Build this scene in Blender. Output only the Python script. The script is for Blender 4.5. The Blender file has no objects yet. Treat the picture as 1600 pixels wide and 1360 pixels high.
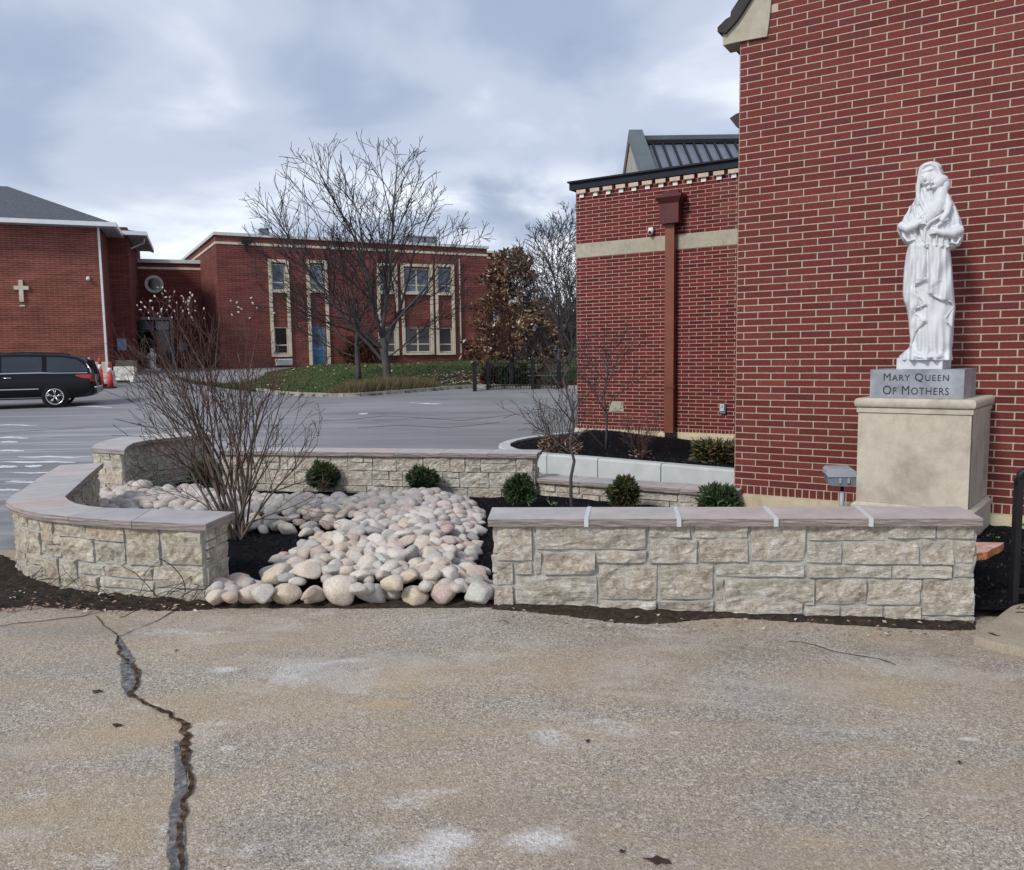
import bpy, bmesh, math, random
import numpy as np
from mathutils import Vector, Matrix, noise

SC = bpy.context.scene
COL = SC.collection
R = math.radians
rnd = random.Random(7)

# ------------------------------------------------------------------ camera
CAM_H, PITCH, ROLL, FPX = 1.55, R(5.66), R(0.8), 1250.0
cam_d = bpy.data.cameras.new("camera")
cam = bpy.data.objects.new("camera", cam_d)
COL.objects.link(cam)
cam_d.sensor_width = 36.0
cam_d.lens = 36.0 * FPX / 1600.0
cam_d.clip_start, cam_d.clip_end = 0.05, 3000.0
cam.matrix_world = (Matrix.Translation((0, 0, CAM_H)) @ Matrix.Rotation(math.pi/2 - PITCH, 4, 'X')
                    @ Matrix.Rotation(-ROLL, 4, 'Z'))
SC.camera = cam

# ------------------------------------------------------------------ view, sky, sun
SC.view_settings.view_transform = 'Standard'
SC.view_settings.look = 'None'
SC.view_settings.gamma = 1.0
SC.view_settings.use_curve_mapping = False
SC.view_settings.exposure = 0.76
SUN_AZ, SUN_EL = R(224), R(38)      # azimuth measured clockwise from +Y, sun behind the camera to the left

world = bpy.data.worlds.new("World")
SC.world = world
world.use_nodes = True
wn, wl = world.node_tree.nodes, world.node_tree.links
wn.clear()
def wnode(t, **kw):
    n = wn.new(t)
    for k, v in kw.items():
        setattr(n, k, v)
    return n
def wmath(op, a, b=None, clamp=False):
    n = wnode('ShaderNodeMath', operation=op, use_clamp=clamp)
    for i, v in enumerate((a, b)):
        if v is None: continue
        if isinstance(v, (int, float)): n.inputs[i].default_value = v
        else: wl.new(v, n.inputs[i])
    return n.outputs[0]
w_out = wnode('ShaderNodeOutputWorld')
w_bg = wnode('ShaderNodeBackground'); w_bg.inputs['Strength'].default_value = 0.1
sky = wnode('ShaderNodeTexSky', sky_type='NISHITA', sun_disc=False, sun_elevation=SUN_EL, sun_rotation=SUN_AZ,
            air_density=1.0, dust_density=2.0, ozone_density=1.5)
tc = wnode('ShaderNodeTexCoord')
sep = wnode('ShaderNodeSeparateXYZ'); wl.new(tc.outputs['Generated'], sep.inputs[0])
zc = wmath('MAXIMUM', sep.outputs[2], 0.0)
den = wmath('ADD', zc, 0.30)
px_ = wmath('DIVIDE', sep.outputs[0], den)
py_ = wmath('DIVIDE', sep.outputs[1], den)
cmb = wnode('ShaderNodeCombineXYZ'); wl.new(px_, cmb.inputs[0]); wl.new(py_, cmb.inputs[1])
def wnoise(scale, detail, rough, off, dist=0.0):
    mp = wnode('ShaderNodeMapping'); mp.inputs['Location'].default_value = off
    mp.inputs['Scale'].default_value = (1.0, 1.0, 1)
    wl.new(cmb.outputs[0], mp.inputs[0])
    n = wnode('ShaderNodeTexNoise'); n.inputs['Scale'].default_value = scale
    n.inputs['Detail'].default_value = detail; n.inputs['Roughness'].default_value = rough
    n.inputs['Distortion'].default_value = dist
    wl.new(mp.outputs[0], n.inputs['Vector'])
    return n.outputs['Fac']
def wramp(fac, stops, ip='EASE'):
    n = wnode('ShaderNodeValToRGB'); n.color_ramp.interpolation = ip
    e = n.color_ramp.elements
    while len(e) < len(stops): e.new(0.5)
    for i, (p, c) in enumerate(stops):
        e[i].position = p; e[i].color = (*c, 1)
    wl.new(fac, n.inputs[0])
    return n.outputs[0]
big = wnoise(0.62, 3, 0.45, (3.1, 1.7, 0), 0.25)
fine = wnoise(1.9, 5, 0.5, (7.3, 2.2, 0), 0.3)
mixf = wmath('ADD', wmath('MULTIPLY', big, 0.58), wmath('MULTIPLY', fine, 0.42))
cloud = wramp(mixf, [(0.39, (.25, .315, .44)), (0.46, (.345, .405, .545)), (0.53, (.48, .535, .66)), (0.61, (.76, .81, .89))])
# the thin bright break under the cloud deck
el = wmath('ARCSINE', sep.outputs[2])
wob = wmath('MULTIPLY', wmath('SUBTRACT', big, 0.5), 0.20)
elw = wmath('ADD', el, wob)
band = wnode('ShaderNodeMapRange', interpolation_type='SMOOTHSTEP')
wl.new(elw, band.inputs[0]); band.inputs[1].default_value = R(13.5); band.inputs[2].default_value = R(10.0)
band.inputs[3].default_value = 0; band.inputs[4].default_value = 1
patch = wnode('ShaderNodeMapRange', interpolation_type='SMOOTHSTEP')
wl.new(fine, patch.inputs[0]); patch.inputs[1].default_value = 0.42; patch.inputs[2].default_value = 0.60
bandf = wmath('MULTIPLY', band.outputs[0], wmath('ADD', wmath('MULTIPLY', patch.outputs[0], 0.72), 0.12), True)
mixb = wnode('ShaderNodeMix', data_type='RGBA'); wl.new(bandf, mixb.inputs[0])
wl.new(cloud, mixb.inputs[6]); mixb.inputs[7].default_value = (.96, 1.0, 1.06, 1)
scl = wnode('ShaderNodeVectorMath', operation='SCALE'); scl.inputs[3].default_value = 10.0 * 0.72
wl.new(mixb.outputs[2], scl.inputs[0])
mixs = wnode('ShaderNodeMix', data_type='RGBA'); mixs.inputs[0].default_value = 0.93
wl.new(sky.outputs[0], mixs.inputs[6]); wl.new(scl.outputs[0], mixs.inputs[7])
wl.new(mixs.outputs[2], w_bg.inputs[0]); wl.new(w_bg.outputs[0], w_out.inputs[0])

sun_d = bpy.data.lights.new("sun", 'SUN')
sun_d.energy = 1.5; sun_d.angle = R(11); sun_d.color = (1.0, .955, .90)
sun = bpy.data.objects.new("sun", sun_d); COL.objects.link(sun)
_sd = Vector((math.sin(SUN_AZ)*math.cos(SUN_EL), math.cos(SUN_AZ)*math.cos(SUN_EL), math.sin(SUN_EL)))
sun.rotation_euler = (-_sd).to_track_quat('-Z', 'Y').to_euler()

# ------------------------------------------------------------------ survey helpers: sight lines to real places
_ct, _st, _cr, _sr = math.cos(PITCH), math.sin(PITCH), math.cos(ROLL), math.sin(ROLL)
def ray(u, v):
    a, b = (u-800)/FPX, -(v-680)/FPX
    a0, b0 = a*_cr + b*_sr, -a*_sr + b*_cr
    return Vector((a0, _ct + b0*_st, -_st + b0*_ct))
def W(u, v, Y):
    d = ray(u, v); t = Y/d.y
    return Vector((d.x*t, Y, CAM_H + d.z*t))
def G(u, v, z=0.0):
    d = ray(u, v); t = (z-CAM_H)/d.z
    return Vector((d.x*t, d.y*t, z))

class Frame:
    """vertical plane frame: s along it, n out of it (towards the viewer side), z up"""
    def __init__(self, o, ang):
        self.o = Vector((o[0], o[1], 0)); self.ang = ang
        self.d = Vector((math.cos(ang), math.sin(ang), 0)); self.n = Vector((self.d.y, -self.d.x, 0))
    def pt(self, s, n, z): 
        p = self.o + self.d*s + self.n*n
        return Vector((p.x, p.y, z))
    def hit(self, u, v, n=0.0):
        r = ray(u, v); c = Vector((0, 0, CAM_H)); q = self.o + self.n*n
        t = (q-c).dot(self.n)/r.dot(self.n)
        p = c + r*t; w = p - self.o
        return w.dot(self.d), p.z
    @staticmethod
    def through(a, b):
        return Frame(a, math.atan2(b[1]-a[1], b[0]-a[0]))

# ------------------------------------------------------------------ mesh and object helpers
WORLDLOC = {}
class MB:
    def __init__(self):
        self.v, self.f, self.uv, self.rv, self.mi = [], [], [], [], []
        self.cur = 0.5; self.m = 0
    def add(self, vs, fs, uvs=None):
        b = len(self.v)
        self.v += [tuple(p) for p in vs]
        self.uv += [tuple(p) for p in uvs] if uvs else [(p[0], p[1]) for p in vs]
        self.rv += [self.cur]*len(vs)
        self.f += [tuple(i+b for i in f) for f in fs]
        self.mi += [self.m]*len(fs)
    def fbox(self, F, s0, s1, n0, n1, z0, z1):
        P = [(s, n, z) for z in (z0, z1) for n in (n0, n1) for s in (s0, s1)]
        vs = [F.pt(*p) for p in P]; uvs = [(p[0]+p[1], p[2]) for p in P]
        fs = [(0, 1, 3, 2), (4, 6, 7, 5), (0, 4, 5, 1), (2, 3, 7, 6), (0, 2, 6, 4), (1, 5, 7, 3)]
        self.add(vs, fs, uvs)
    def box(self, x0, x1, y0, y1, z0, z1):
        self.fbox(Frame((0, 0), 0), x0, x1, -y1, -y0, z0, z1)
    def prism(self, poly, z0, z1, cap=True):
        n = len(poly)
        vs = [(p[0], p[1], z0) for p in poly] + [(p[0], p[1], z1) for p in poly]
        fs = [(i, (i+1) % n, n+(i+1) % n, n+i) for i in range(n)]
        if cap: fs += [tuple(range(n, 2*n)), tuple(range(n-1, -1, -1))]
        self.add(vs, fs)
    def fpoly(self, F, pts, n0, n1):
        """polygon pts [(s,z)] extruded from n0 to n1"""
        k = len(pts)
        vs = [F.pt(s, n0, z) for s, z in pts] + [F.pt(s, n1, z) for s, z in pts]
        uvs = [(s, z) for s, z in pts]*2
        fs = [(i, (i+1) % k, k+(i+1) % k, k+i) for i in range(k)] + [tuple(range(k, 2*k)), tuple(range(k-1, -1, -1))]
        self.add(vs, fs, uvs)
    def tube(self, pts, rad, sides=6, cap=True):
        pts = [Vector(p) for p in pts]; n = len(pts)
        if n < 2: return
        if not hasattr(rad, '__len__'): rad = [rad]*n
        b = len(self.v); t = (pts[1]-pts[0]).normalized()
        a = t.orthogonal().normalized()
        vs = []
        for i, p in enumerate(pts):
            t = (pts[min(i+1, n-1)] - pts[max(i-1, 0)])
            if t.length < 1e-9: t = Vector((0, 0, 1))
            t.normalize(); a = a - t*a.dot(t)
            if a.length < 1e-6: a = t.orthogonal()
            a.normalize(); c = t.cross(a)
            for k in range(sides):
                w = 2*math.pi*k/sides
                vs.append(p + (a*math.cos(w) + c*math.sin(w))*rad[i])
        fs = []
        for i in range(n-1):
            for k in range(sides):
                k2 = (k+1) % sides
                fs.append((i*sides+k, i*sides+k2, (i+1)*sides+k2, (i+1)*sides+k))
        if cap:
            fs += [tuple(range(sides-1, -1, -1)), tuple((n-1)*sides+k for k in range(sides))]
        self.add(vs, fs)
    def ball(self, c, r, seg=10, rings=6, sc=(1, 1, 1)):
        vs, fs = [], []
        for i in range(rings+1):
            th = math.pi*i/rings
            for k in range(seg):
                ph = 2*math.pi*k/seg
                vs.append((c[0]+r*sc[0]*math.sin(th)*math.cos(ph), c[1]+r*sc[1]*math.sin(th)*math.sin(ph), c[2]+r*sc[2]*math.cos(th)))
        for i in range(rings):
            for k in range(seg):
                k2 = (k+1) % seg
                fs.append((i*seg+k, (i+1)*seg+k, (i+1)*seg+k2, i*seg+k2))
        self.add(vs, fs)
    def disc(self, F, s, z, r0, r1, n0, n1, seg=28):
        """ring (or disc when r0=0) standing in frame F"""
        vs, fs = [], []
        for (r, n) in ((r0, n0), (r1, n0), (r1, n1), (r0, n1)):
            for k in range(seg):
                w = 2*math.pi*k/seg
                vs.append(F.pt(s+r*math.cos(w), n, z+r*math.sin(w)))
        for j in range(4):
            for k in range(seg):
                k2 = (k+1) % seg; j2 = (j+1) % 4
                fs.append((j*seg+k, j*seg+k2, j2*seg+k2, j2*seg+k))
        self.add(vs, fs)
    def build(self, name, mat, parent=None, smooth=False, kind=None, loc=None):
        me = bpy.data.meshes.new(name)
        o = Vector(WORLDLOC.get(parent.name, (0, 0, 0))) if parent else Vector((0, 0, 0))
        L = Vector(loc) if loc is not None else o
        A = np.array(self.v, dtype=np.float64).reshape(-1, 3) - np.array(L)
        me.from_pydata(A.tolist(), [], self.f)
        mats = mat if isinstance(mat, (list, tuple)) else [mat]
        for m in mats: me.materials.append(m)
        if len(mats) > 1: me.polygons.foreach_set('material_index', self.mi)
        li = np.empty(len(me.loops), dtype=np.int32); me.loops.foreach_get('vertex_index', li)
        uvl = me.uv_layers.new(name='UVMap')
        uvl.data.foreach_set('uv', np.array(self.uv, dtype=np.float32)[li].ravel())
        at = me.attributes.new('rv', 'FLOAT', 'POINT'); at.data.foreach_set('value', np.array(self.rv, dtype=np.float32))
        if smooth: me.polygons.foreach_set('use_smooth', [True]*len(me.polygons))
        me.update()
        ob = bpy.data.objects.new(name, me); COL.objects.link(ob)
        ob.location = L - o
        WORLDLOC[ob.name] = tuple(L)
        if parent: ob.parent = parent
        if kind: ob['kind'] = kind
        return ob

def tag(o, label=None, cat=None, group=None, kind=None):
    if label: o['label'] = label
    if cat: o['category'] = cat
    if group: o['group'] = group
    if kind: o['kind'] = kind
    return o
def thing(name, label, cat, loc=(0, 0, 0), group=None):
    o = bpy.data.objects.new(name, None); COL.objects.link(o)
    o.location = loc; o.empty_display_size = 0.2
    WORLDLOC[o.name] = tuple(loc)
    return tag(o, label, cat, group)
def copy_tree(o, parent=None):
    c = o.copy(); COL.objects.link(c)
    if parent: c.parent = parent
    for ch in list(o.children): copy_tree(ch, c)
    return c
def place(mesh, name, parent, loc, rotz=0.0, kind=None):
    ob = bpy.data.objects.new(name, mesh); COL.objects.link(ob)
    o = Vector(WORLDLOC.get(parent.name, (0, 0, 0))) if parent else Vector((0, 0, 0))
    ob.parent = parent; ob.location = Vector(loc)-o; ob.rotation_euler = (0, 0, rotz)
    return ob

# ------------------------------------------------------------------ materials
class NT:
    def __init__(self, name):
        self.m = bpy.data.materials.new(name); self.m.use_nodes = True
        self.t = self.m.node_tree; self.t.nodes.clear()
        self.out = self.t.nodes.new('ShaderNodeOutputMaterial')
        self.b = self.t.nodes.new('ShaderNodeBsdfPrincipled')
        self.t.links.new(self.b.outputs[0], self.out.inputs[0])
        self.co = None
    def n(self, t, **kw):
        x = self.t.nodes.new(t)
        for k, v in kw.items(): setattr(x, k, v)
        return x
    def l(self, a, b): self.t.links.new(a, b)
    def setin(self, node, i, v):
        if isinstance(v, (int, float)): node.inputs[i].default_value = v
        elif isinstance(v, tuple): node.inputs[i].default_value = (*v, 1) if len(v) == 3 else v
        else: self.l(v, node.inputs[i])
    def coord(self, kind='Object', scale=(1, 1, 1), rot=(0, 0, 0), loc=(0, 0, 0)):
        c = self.n('ShaderNodeTexCoord'); m = self.n('ShaderNodeMapping')
        m.inputs['Scale'].default_value = scale; m.inputs['Rotation'].default_value = rot; m.inputs['Location'].default_value = loc
        self.l(c.outputs[kind], m.inputs[0]); return m.outputs[0]
    def noise(self, vec, scale, detail=4, rough=0.5, dist=0.0, out='Fac'):
        x = self.n('ShaderNodeTexNoise'); self.l(vec, x.inputs['Vector'])
        x.inputs['Scale'].default_value = scale; x.inputs['Detail'].default_value = detail
        x.inputs['Roughness'].default_value = rough; x.inputs['Distortion'].default_value = dist
        return x.outputs[out]
    def voro(self, vec, scale, feature='F1', out='Distance', rand=1.0):
        x = self.n('ShaderNodeTexVoronoi', feature=feature); self.l(vec, x.inputs['Vector'])
        x.inputs['Scale'].default_value = scale; x.inputs['Randomness'].default_value = rand
        return x.outputs[out]
    def math(self, op, a, b=0.0, clamp=False):
        x = self.n('ShaderNodeMath', operation=op, use_clamp=clamp)
        self.setin(x, 0, a); self.setin(x, 1, b); return x.outputs[0]
    def ramp(self, fac, stops, ip='LINEAR'):
        x = self.n('ShaderNodeValToRGB'); x.color_ramp.interpolation = ip
        e = x.color_ramp.elements
        while len(e) < len(stops): e.new(0.5)
        for i, (p, c) in enumerate(stops):
            e[i].position = p
            e[i].color = (*c, 1) if isinstance(c, tuple) else (c, c, c, 1)
        self.l(fac, x.inputs[0]); return x.outputs[0]
    def mix(self, fac, a, b, blend='MIX'):
        x = self.n('ShaderNodeMix', data_type='RGBA', blend_type=blend)
        self.setin(x, 0, fac); self.setin(x, 6, a); self.setin(x, 7, b); return x.outputs[2]
    def bump(self, h, strength=0.3, dist=0.01, prev=None):
        x = self.n('ShaderNodeBump'); self.l(h, x.inputs['Height'])
        x.inputs['Strength'].default_value = strength; x.inputs['Distance'].default_value = dist
        if prev: self.l(prev, x.inputs['Normal'])
        return x.outputs[0]
    def attr(self, name, out='Fac'):
        x = self.n('ShaderNodeAttribute'); x.attribute_name = name; return x.outputs[out]
    def orand(self):
        return self.n('ShaderNodeObjectInfo').outputs['Random']
    def white(self, v):
        x = self.n('ShaderNodeTexWhiteNoise', noise_dimensions='1D'); self.l(v, x.inputs['W']); return x.outputs['Value']
    def fin(self, col, rough=0.8, normal=None, spec=0.3, metal=0.0):
        self.setin(self.b, 'Base Color', col); self.setin(self.b, 'Roughness', rough)
        self.b.inputs['Specular IOR Level'].default_value = spec
        self.b.inputs['Metallic'].default_value = metal
        if normal: self.l(normal, self.b.inputs['Normal'])
        return self.m

def simple(name, col, rough=0.7, var=0.12, scale=6.0, bump=0.0, bscale=60, spec=0.3, metal=0.0, uv=False):
    t = NT(name); c = t.coord('UV' if uv else 'Object')
    n = t.noise(c, scale, 5, 0.6)
    dark = tuple(x*(1-var*1.6) for x in col); lite = tuple(min(1, x*(1+var)) for x in col)
    cc = t.ramp(n, [(0.3, dark), (0.7, lite)])
    nb = t.bump(t.noise(c, bscale, 4, 0.6), bump, 0.01) if bump else None
    return t.fin(cc, rough, nb, spec, metal)

M = {}
M['white_paint'] = simple('white paint', (.72, .72, .70), .6, .06)
M['dark_metal'] = simple('dark metal fascia', (.010, .014, .022), .6, .2, 3, spec=.25)
M['bronze'] = simple('painted brown downspout', (.20, .062, .032), .45, .22, 1.6, spec=.4)
M['bronze_dark'] = simple('oxblood leader head', (.10, .024, .024), .45, .15, 3)
M['cream'] = simple('cream window surround', (.62, .56, .43), .7, .12, 3)
M['coping'] = simple('pale coping metal', (.62, .62, .60), .5, .08, 2)
M['black'] = simple('black iron', (.012, .012, .014), .5, .2)
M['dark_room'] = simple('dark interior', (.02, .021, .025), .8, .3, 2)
M['mortar'] = simple('light mortar', (.50, .405, .32), .9, .12, 40, .3, 200)
M['concrete_new'] = simple('new pale concrete kerb', (.50, .53, .51), .8, .08, 5, .25, 120)
M['shingle'] = simple('grey asphalt shingles', (.095, .105, .12), .9, .35, 9, .5, 40)

def glass_mat(name, col, rough=0.06):
    t = NT(name); c = t.coord('Object')
    cc = t.ramp(t.noise(c, 1.3, 3, .5), [(0.35, tuple(x*.4 for x in col)), (0.65, col)])
    return t.fin(cc, rough, None, .6)
M['glass'] = glass_mat('window glass', (.010, .012, .016), .12)
M['glass_up'] = glass_mat('upper window glass', (.16, .21, .28))  # sky reflection in the upper panes is painted into this paler blue
M['glass_blue'] = glass_mat('blue door panel', (.05, .16, .28), .3)
# ------------------------------------------------------------------ more materials
def brick_mat(name, stops, src):
    t = NT(name)
    r = t.orand() if src == 'obj' else t.attr('rv')
    r2 = t.white(r) if src != 'obj' else r
    c = t.coord('UV' if src != 'obj' else 'Object')
    col = t.ramp(r2, stops)
    g = t.noise(t.coord('Object'), 35, 6, .7)
    col = t.mix(0.34, col, t.ramp(g, [(0.3, (.25, .25, .25)), (0.7, (.85, .85, .85))]), 'OVERLAY')
    nb = t.bump(t.noise(t.coord('Object'), 160, 4, .7), .35, .004)
    return t.fin(col, .82, nb, .25)
ST_MAIN = [(0.0, (.102, .022, .020)), (0.3, (.138, .028, .023)), (0.6, (.156, .034, .027)), (0.85, (.118, .026, .028)), (1.0, (.182, .046, .033))]
ST_WING = [(0.0, (.075, .009, .011)), (0.3, (.13, .014, .016)), (0.6, (.155, .019, .019)), (0.8, (.10, .012, .016)), (1.0, (.19, .030, .024))]
M['brick_main'] = brick_mat('red face brick', ST_MAIN, 'obj'); M['brick_main_s'] = brick_mat('red face brick joined', ST_MAIN, 'rv')
M['brick_wing'] = brick_mat('dark red face brick', ST_WING, 'obj'); M['brick_wing_s'] = brick_mat('dark red face brick joined', ST_WING, 'rv')

def limestone(name, col, stain=.35):
    t = NT(name); c = t.coord('Object')
    a = t.noise(c, 2.2, 6, .62, .4); b = t.noise(c, 14, 5, .65)
    cc = t.ramp(a, [(0.28, tuple(x*(1-stain) for x in col)), (0.5, col), (0.78, tuple(min(1, x*1.1) for x in col))])
    cc = t.mix(.25, cc, t.ramp(b, [(0.3, .3), (0.7, .75)]), 'OVERLAY')
    s = t.noise(t.coord('Object', (9, 9, .9)), 1.6, 4, .6)
    cc = t.mix(t.math('MULTIPLY', t.math('GREATER_THAN', s, .63), .16), cc, tuple(x*.5 for x in col))
    return t.fin(cc, .85, t.bump(t.noise(c, 120, 5, .7), .25, .004), .2)
M['limestone'] = limestone('limestone trim', (.40, .37, .29), .22)
M['limestone_ped'] = limestone('limestone pedestal', (.52, .47, .38), .40)
M['limestone_base'] = limestone('yellowish limestone base', (.56, .49, .34), .35)

def wall_stone_mat(name, hue):
    """split faced manufactured stone, each stone its own tint"""
    t = NT(name); c = t.coord('Object'); r = t.orand()
    base = t.ramp(r, hue)
    # move the noise so that stones sharing nothing but the material differ
    cm = t.n('ShaderNodeVectorMath', operation='ADD'); t.l(c, cm.inputs[0])
    cb = t.n('ShaderNodeCombineXYZ'); t.l(t.math('MULTIPLY', r, 37.0), cb.inputs[0]); t.l(t.math('MULTIPLY', r, 11.0), cb.inputs[2])
    t.l(cb.outputs[0], cm.inputs[1]); v = cm.outputs[0]
    n1 = t.noise(v, 6, 7, .65, .6); n2 = t.noise(v, 26, 6, .7, .3)
    patchy = t.ramp(n1, [(0.30, (.34, .28, .21)), (0.42, (.52, .46, .37)), (0.55, (.66, .61, .51)), (0.70, (.82, .79, .72))])
    col = t.mix(.55, base, patchy)
    col = t.mix(.6, col, t.ramp(n2, [(0.30, .06), (0.48, .46), (0.70, .92)]), 'OVERLAY')
    rim = t.attr('rv')
    col = t.mix(t.math('MULTIPLY', t.ramp(t.math('ADD', rim, t.math('MULTIPLY', t.math('SUBTRACT', n2, .5), 1.3)), [(0.1, 1.), (0.75, 0.)]), .5), col, (.66, .65, .60))
    rust = t.noise(v, 3.2, 4, .6)
    col = t.mix(t.math('MULTIPLY', t.ramp(rust, [(0.56, 0.), (0.74, 1.)]), .35), col, (.40, .27, .19))
    wave = t.noise(t.coord('Object', (1, 1, 3)), 14, 6, .7, 1.2)
    nb = t.bump(wave, .9, .03); nb = t.bump(n2, .9, .018, nb); nb = t.bump(t.noise(v, 150, 3, .6), .3, .003, nb)
    return t.fin(col, .88, nb, .2)
M['stone_a'] = wall_stone_mat('split stone', [(0, (.56, .46, .36)), (.25, (.66, .60, .50)), (.45, (.52, .44, .35)), (.65, (.55, .53, .46)), (.85, (.70, .64, .54)), (1, (.60, .50, .41))])
M['stone_b'] = wall_stone_mat('split stone mossy buff', [(0, (.44, .39, .27)), (.3, (.60, .54, .39)), (.55, (.38, .375, .29)), (.8, (.68, .59, .42)), (1, (.48, .36, .25))])
M['joint'] = simple('grey bed mortar', (.42, .42, .385), .95, .18, 22, .6, 90)
M['joint_white'] = simple('fresh white joint', (.56, .60, .60), .7, .06, 30, .3, 90)

def cap_mat(name, edge=False):
    t = NT(name); c = t.coord('Object'); r = t.orand()
    base = t.ramp(r, [(0, (.42, .40, .392)), (.35, (.46, .435, .42)), (.6, (.40, .385, .385)), (.88, (.47, .43, .405)), (1, (.48, .40, .37))])
    n1 = t.noise(c, 3.5, 6, .6, .5)
    col = t.mix(.38, base, t.ramp(n1, [(0.3, .25), (0.7, .72)]), 'OVERLAY')
    if edge:
        lay = t.noise(t.coord('Object', (1.2, 1.2, 26)), 2.6, 6, .7, .6)
        col = t.mix(.75, col, t.ramp(lay, [(0.35, (.11, .085, .08)), (0.5, (.30, .25, .22)), (0.66, (.52, .42, .36))]))
        nb = t.bump(lay, .9, .02)
    else:
        nb = t.bump(t.noise(c, 60, 5, .6), .15, .004)
    return t.fin(col, .6 if not edge else .85, nb, .35)
M['cap'] = cap_mat('flagstone cap'); M['cap_edge'] = cap_mat('rock faced cap edge', True)

def far_brick(name, c1, c2, mort, row=.098, width=.42):
    t = NT(name); uv = t.coord('UV')
    b = t.n('ShaderNodeTexBrick'); t.l(uv, b.inputs['Vector'])
    b.inputs['Scale'].default_value = 1.0; b.inputs['Row Height'].default_value = row; b.inputs['Brick Width'].default_value = width
    b.inputs['Mortar Size'].default_value = .012; b.inputs['Mortar Smooth'].default_value = .3; b.inputs['Bias'].default_value = 0
    b.inputs['Color1'].default_value = (*c1, 1); b.inputs['Color2'].default_value = (*c2, 1); b.inputs['Mortar'].default_value = (*mort, 1)
    n = t.noise(t.coord('UV', (1, 2.2, 1)), .8, 6, .65)
    col = t.mix(.55, b.outputs[0], t.ramp(n, [(0.32, .24), (0.68, .72)]), 'OVERLAY')
    rowt = t.noise(t.coord('UV', (.35, 7.5, 1)), 1.6, 2, .5)
    col = t.mix(.45, col, t.ramp(rowt, [(0.4, .34), (0.6, .62)]), 'OVERLAY')
    return t.fin(col, .85, t.bump(b.outputs['Fac'], -.4, .01), .2)
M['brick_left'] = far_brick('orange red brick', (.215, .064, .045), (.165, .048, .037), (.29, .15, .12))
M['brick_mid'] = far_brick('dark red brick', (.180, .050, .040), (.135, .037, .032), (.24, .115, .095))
M['brick_link'] = far_brick('shaded red brick', (.165, .038, .031), (.12, .027, .026), (.20, .08, .068))  # darker brick copy, shade of the side and recessed walls put into the colour

# ------------------------------------------------------------------ terrain
def sm(a, b, x):
    t = max(0.0, min(1.0, (x-a)/(b-a))); return t*t*(3-2*t)
def lotz(x, y):
    if y < 20: z = 0.0
    elif y < 38: z = .0026*(y-20)**2
    elif y < 44: z = .0026*324 + .0936*.45*(y-38)
    else: z = .0026*324 + .0936*.45*6
    return z
def fallz(x, y):           # the apron falls slightly to the right in front of the straight wall
    return -.034*max(0.0, x)*(1-sm(5.4, 7.5, y)) * (1 if x < 4 else 4/x)

def sheet(name, xs, ys, zf, mat, kind='structure', inside=None, parent=None, smooth=True):
    mb = MB(); idx = {}
    for j, y in enumerate(ys):
        for i, x in enumerate(xs):
            idx[i, j] = len(mb.v); mb.v.append((x, y, zf(x, y))); mb.uv.append((x, y)); mb.rv.append(.5)
    for j in range(len(ys)-1):
        for i in range(len(xs)-1):
            if inside and not inside((xs[i]+xs[i+1])/2, (ys[j]+ys[j+1])/2): continue
            mb.f.append((idx[i, j], idx[i+1, j], idx[i+1, j+1], idx[i, j+1])); mb.mi.append(0)
    return mb.build(name, mat, parent, smooth, kind)

def lin(a, b, n): return [a+(b-a)*i/(n-1) for i in range(n)]
def inpoly(x, y, P):
    c = False; n = len(P)
    for i in range(n):
        x1, y1 = P[i][0], P[i][1]; x2, y2 = P[(i+1) % n][0], P[(i+1) % n][1]
        if (y1 > y) != (y2 > y) and x < (x2-x1)*(y-y1)/(y2-y1)+x1: c = not c
    return c
def polydist(x, y, P, closed=True):
    best = 1e9; n = len(P)
    for i in range(n if closed else n-1):
        ax, ay = P[i][0], P[i][1]; bx, by = P[(i+1) % n][0], P[(i+1) % n][1]
        dx, dy = bx-ax, by-ay; L = dx*dx+dy*dy
        t = 0 if L == 0 else max(0, min(1, ((x-ax)*dx+(y-ay)*dy)/L))
        best = min(best, math.hypot(x-ax-dx*t, y-ay-dy*t))
    return best

# asphalt lot
t = NT('weathered asphalt'); c = t.coord('Object')
n1 = t.noise(c, .16, 5, .6, .4); n2 = t.noise(t.coord('Object', (.35, 1.6, 1)), .55, 6, .65, .6)
asp = t.ramp(n1, [(0.3, (.175, .178, .188)), (0.5, (.225, .228, .236)), (0.7, (.265, .268, .275))])
asp = t.mix(.6, asp, t.ramp(n2, [(0.30, .22), (0.46, .48), (0.72, .64)]), 'OVERLAY')
streak = t.noise(t.coord('Object', (.10, 1.15, 1)), 1.25, 6, .6, .9)
nearf = t.n('ShaderNodeMapRange'); sx = t.n('ShaderNodeSeparateXYZ'); t.l(c, sx.inputs[0])
t.l(sx.outputs[1], nearf.inputs[0]); nearf.inputs[1].default_value = 30; nearf.inputs[2].default_value = 12
leftf = t.n('ShaderNodeMapRange'); t.l(sx.outputs[0], leftf.inputs[0]); leftf.inputs[1].default_value = -2.5; leftf.inputs[2].default_value = -7
wornf = t.math('MULTIPLY', t.math('MULTIPLY', nearf.outputs[0], leftf.outputs[0]), t.ramp(streak, [(0.50, 0.), (0.60, 1.)]))
asp = t.mix(t.math('MULTIPLY', wornf, .55), asp, (.46, .47, .48))
spk = t.noise(c, 60, 3, .7)
asp = t.mix(.3, asp, t.ramp(spk, [(0.35, .3), (0.65, .7)]), 'OVERLAY')
M['asphalt'] = t.fin(asp, .85, t.bump(spk, .3, .006), .3)

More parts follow.
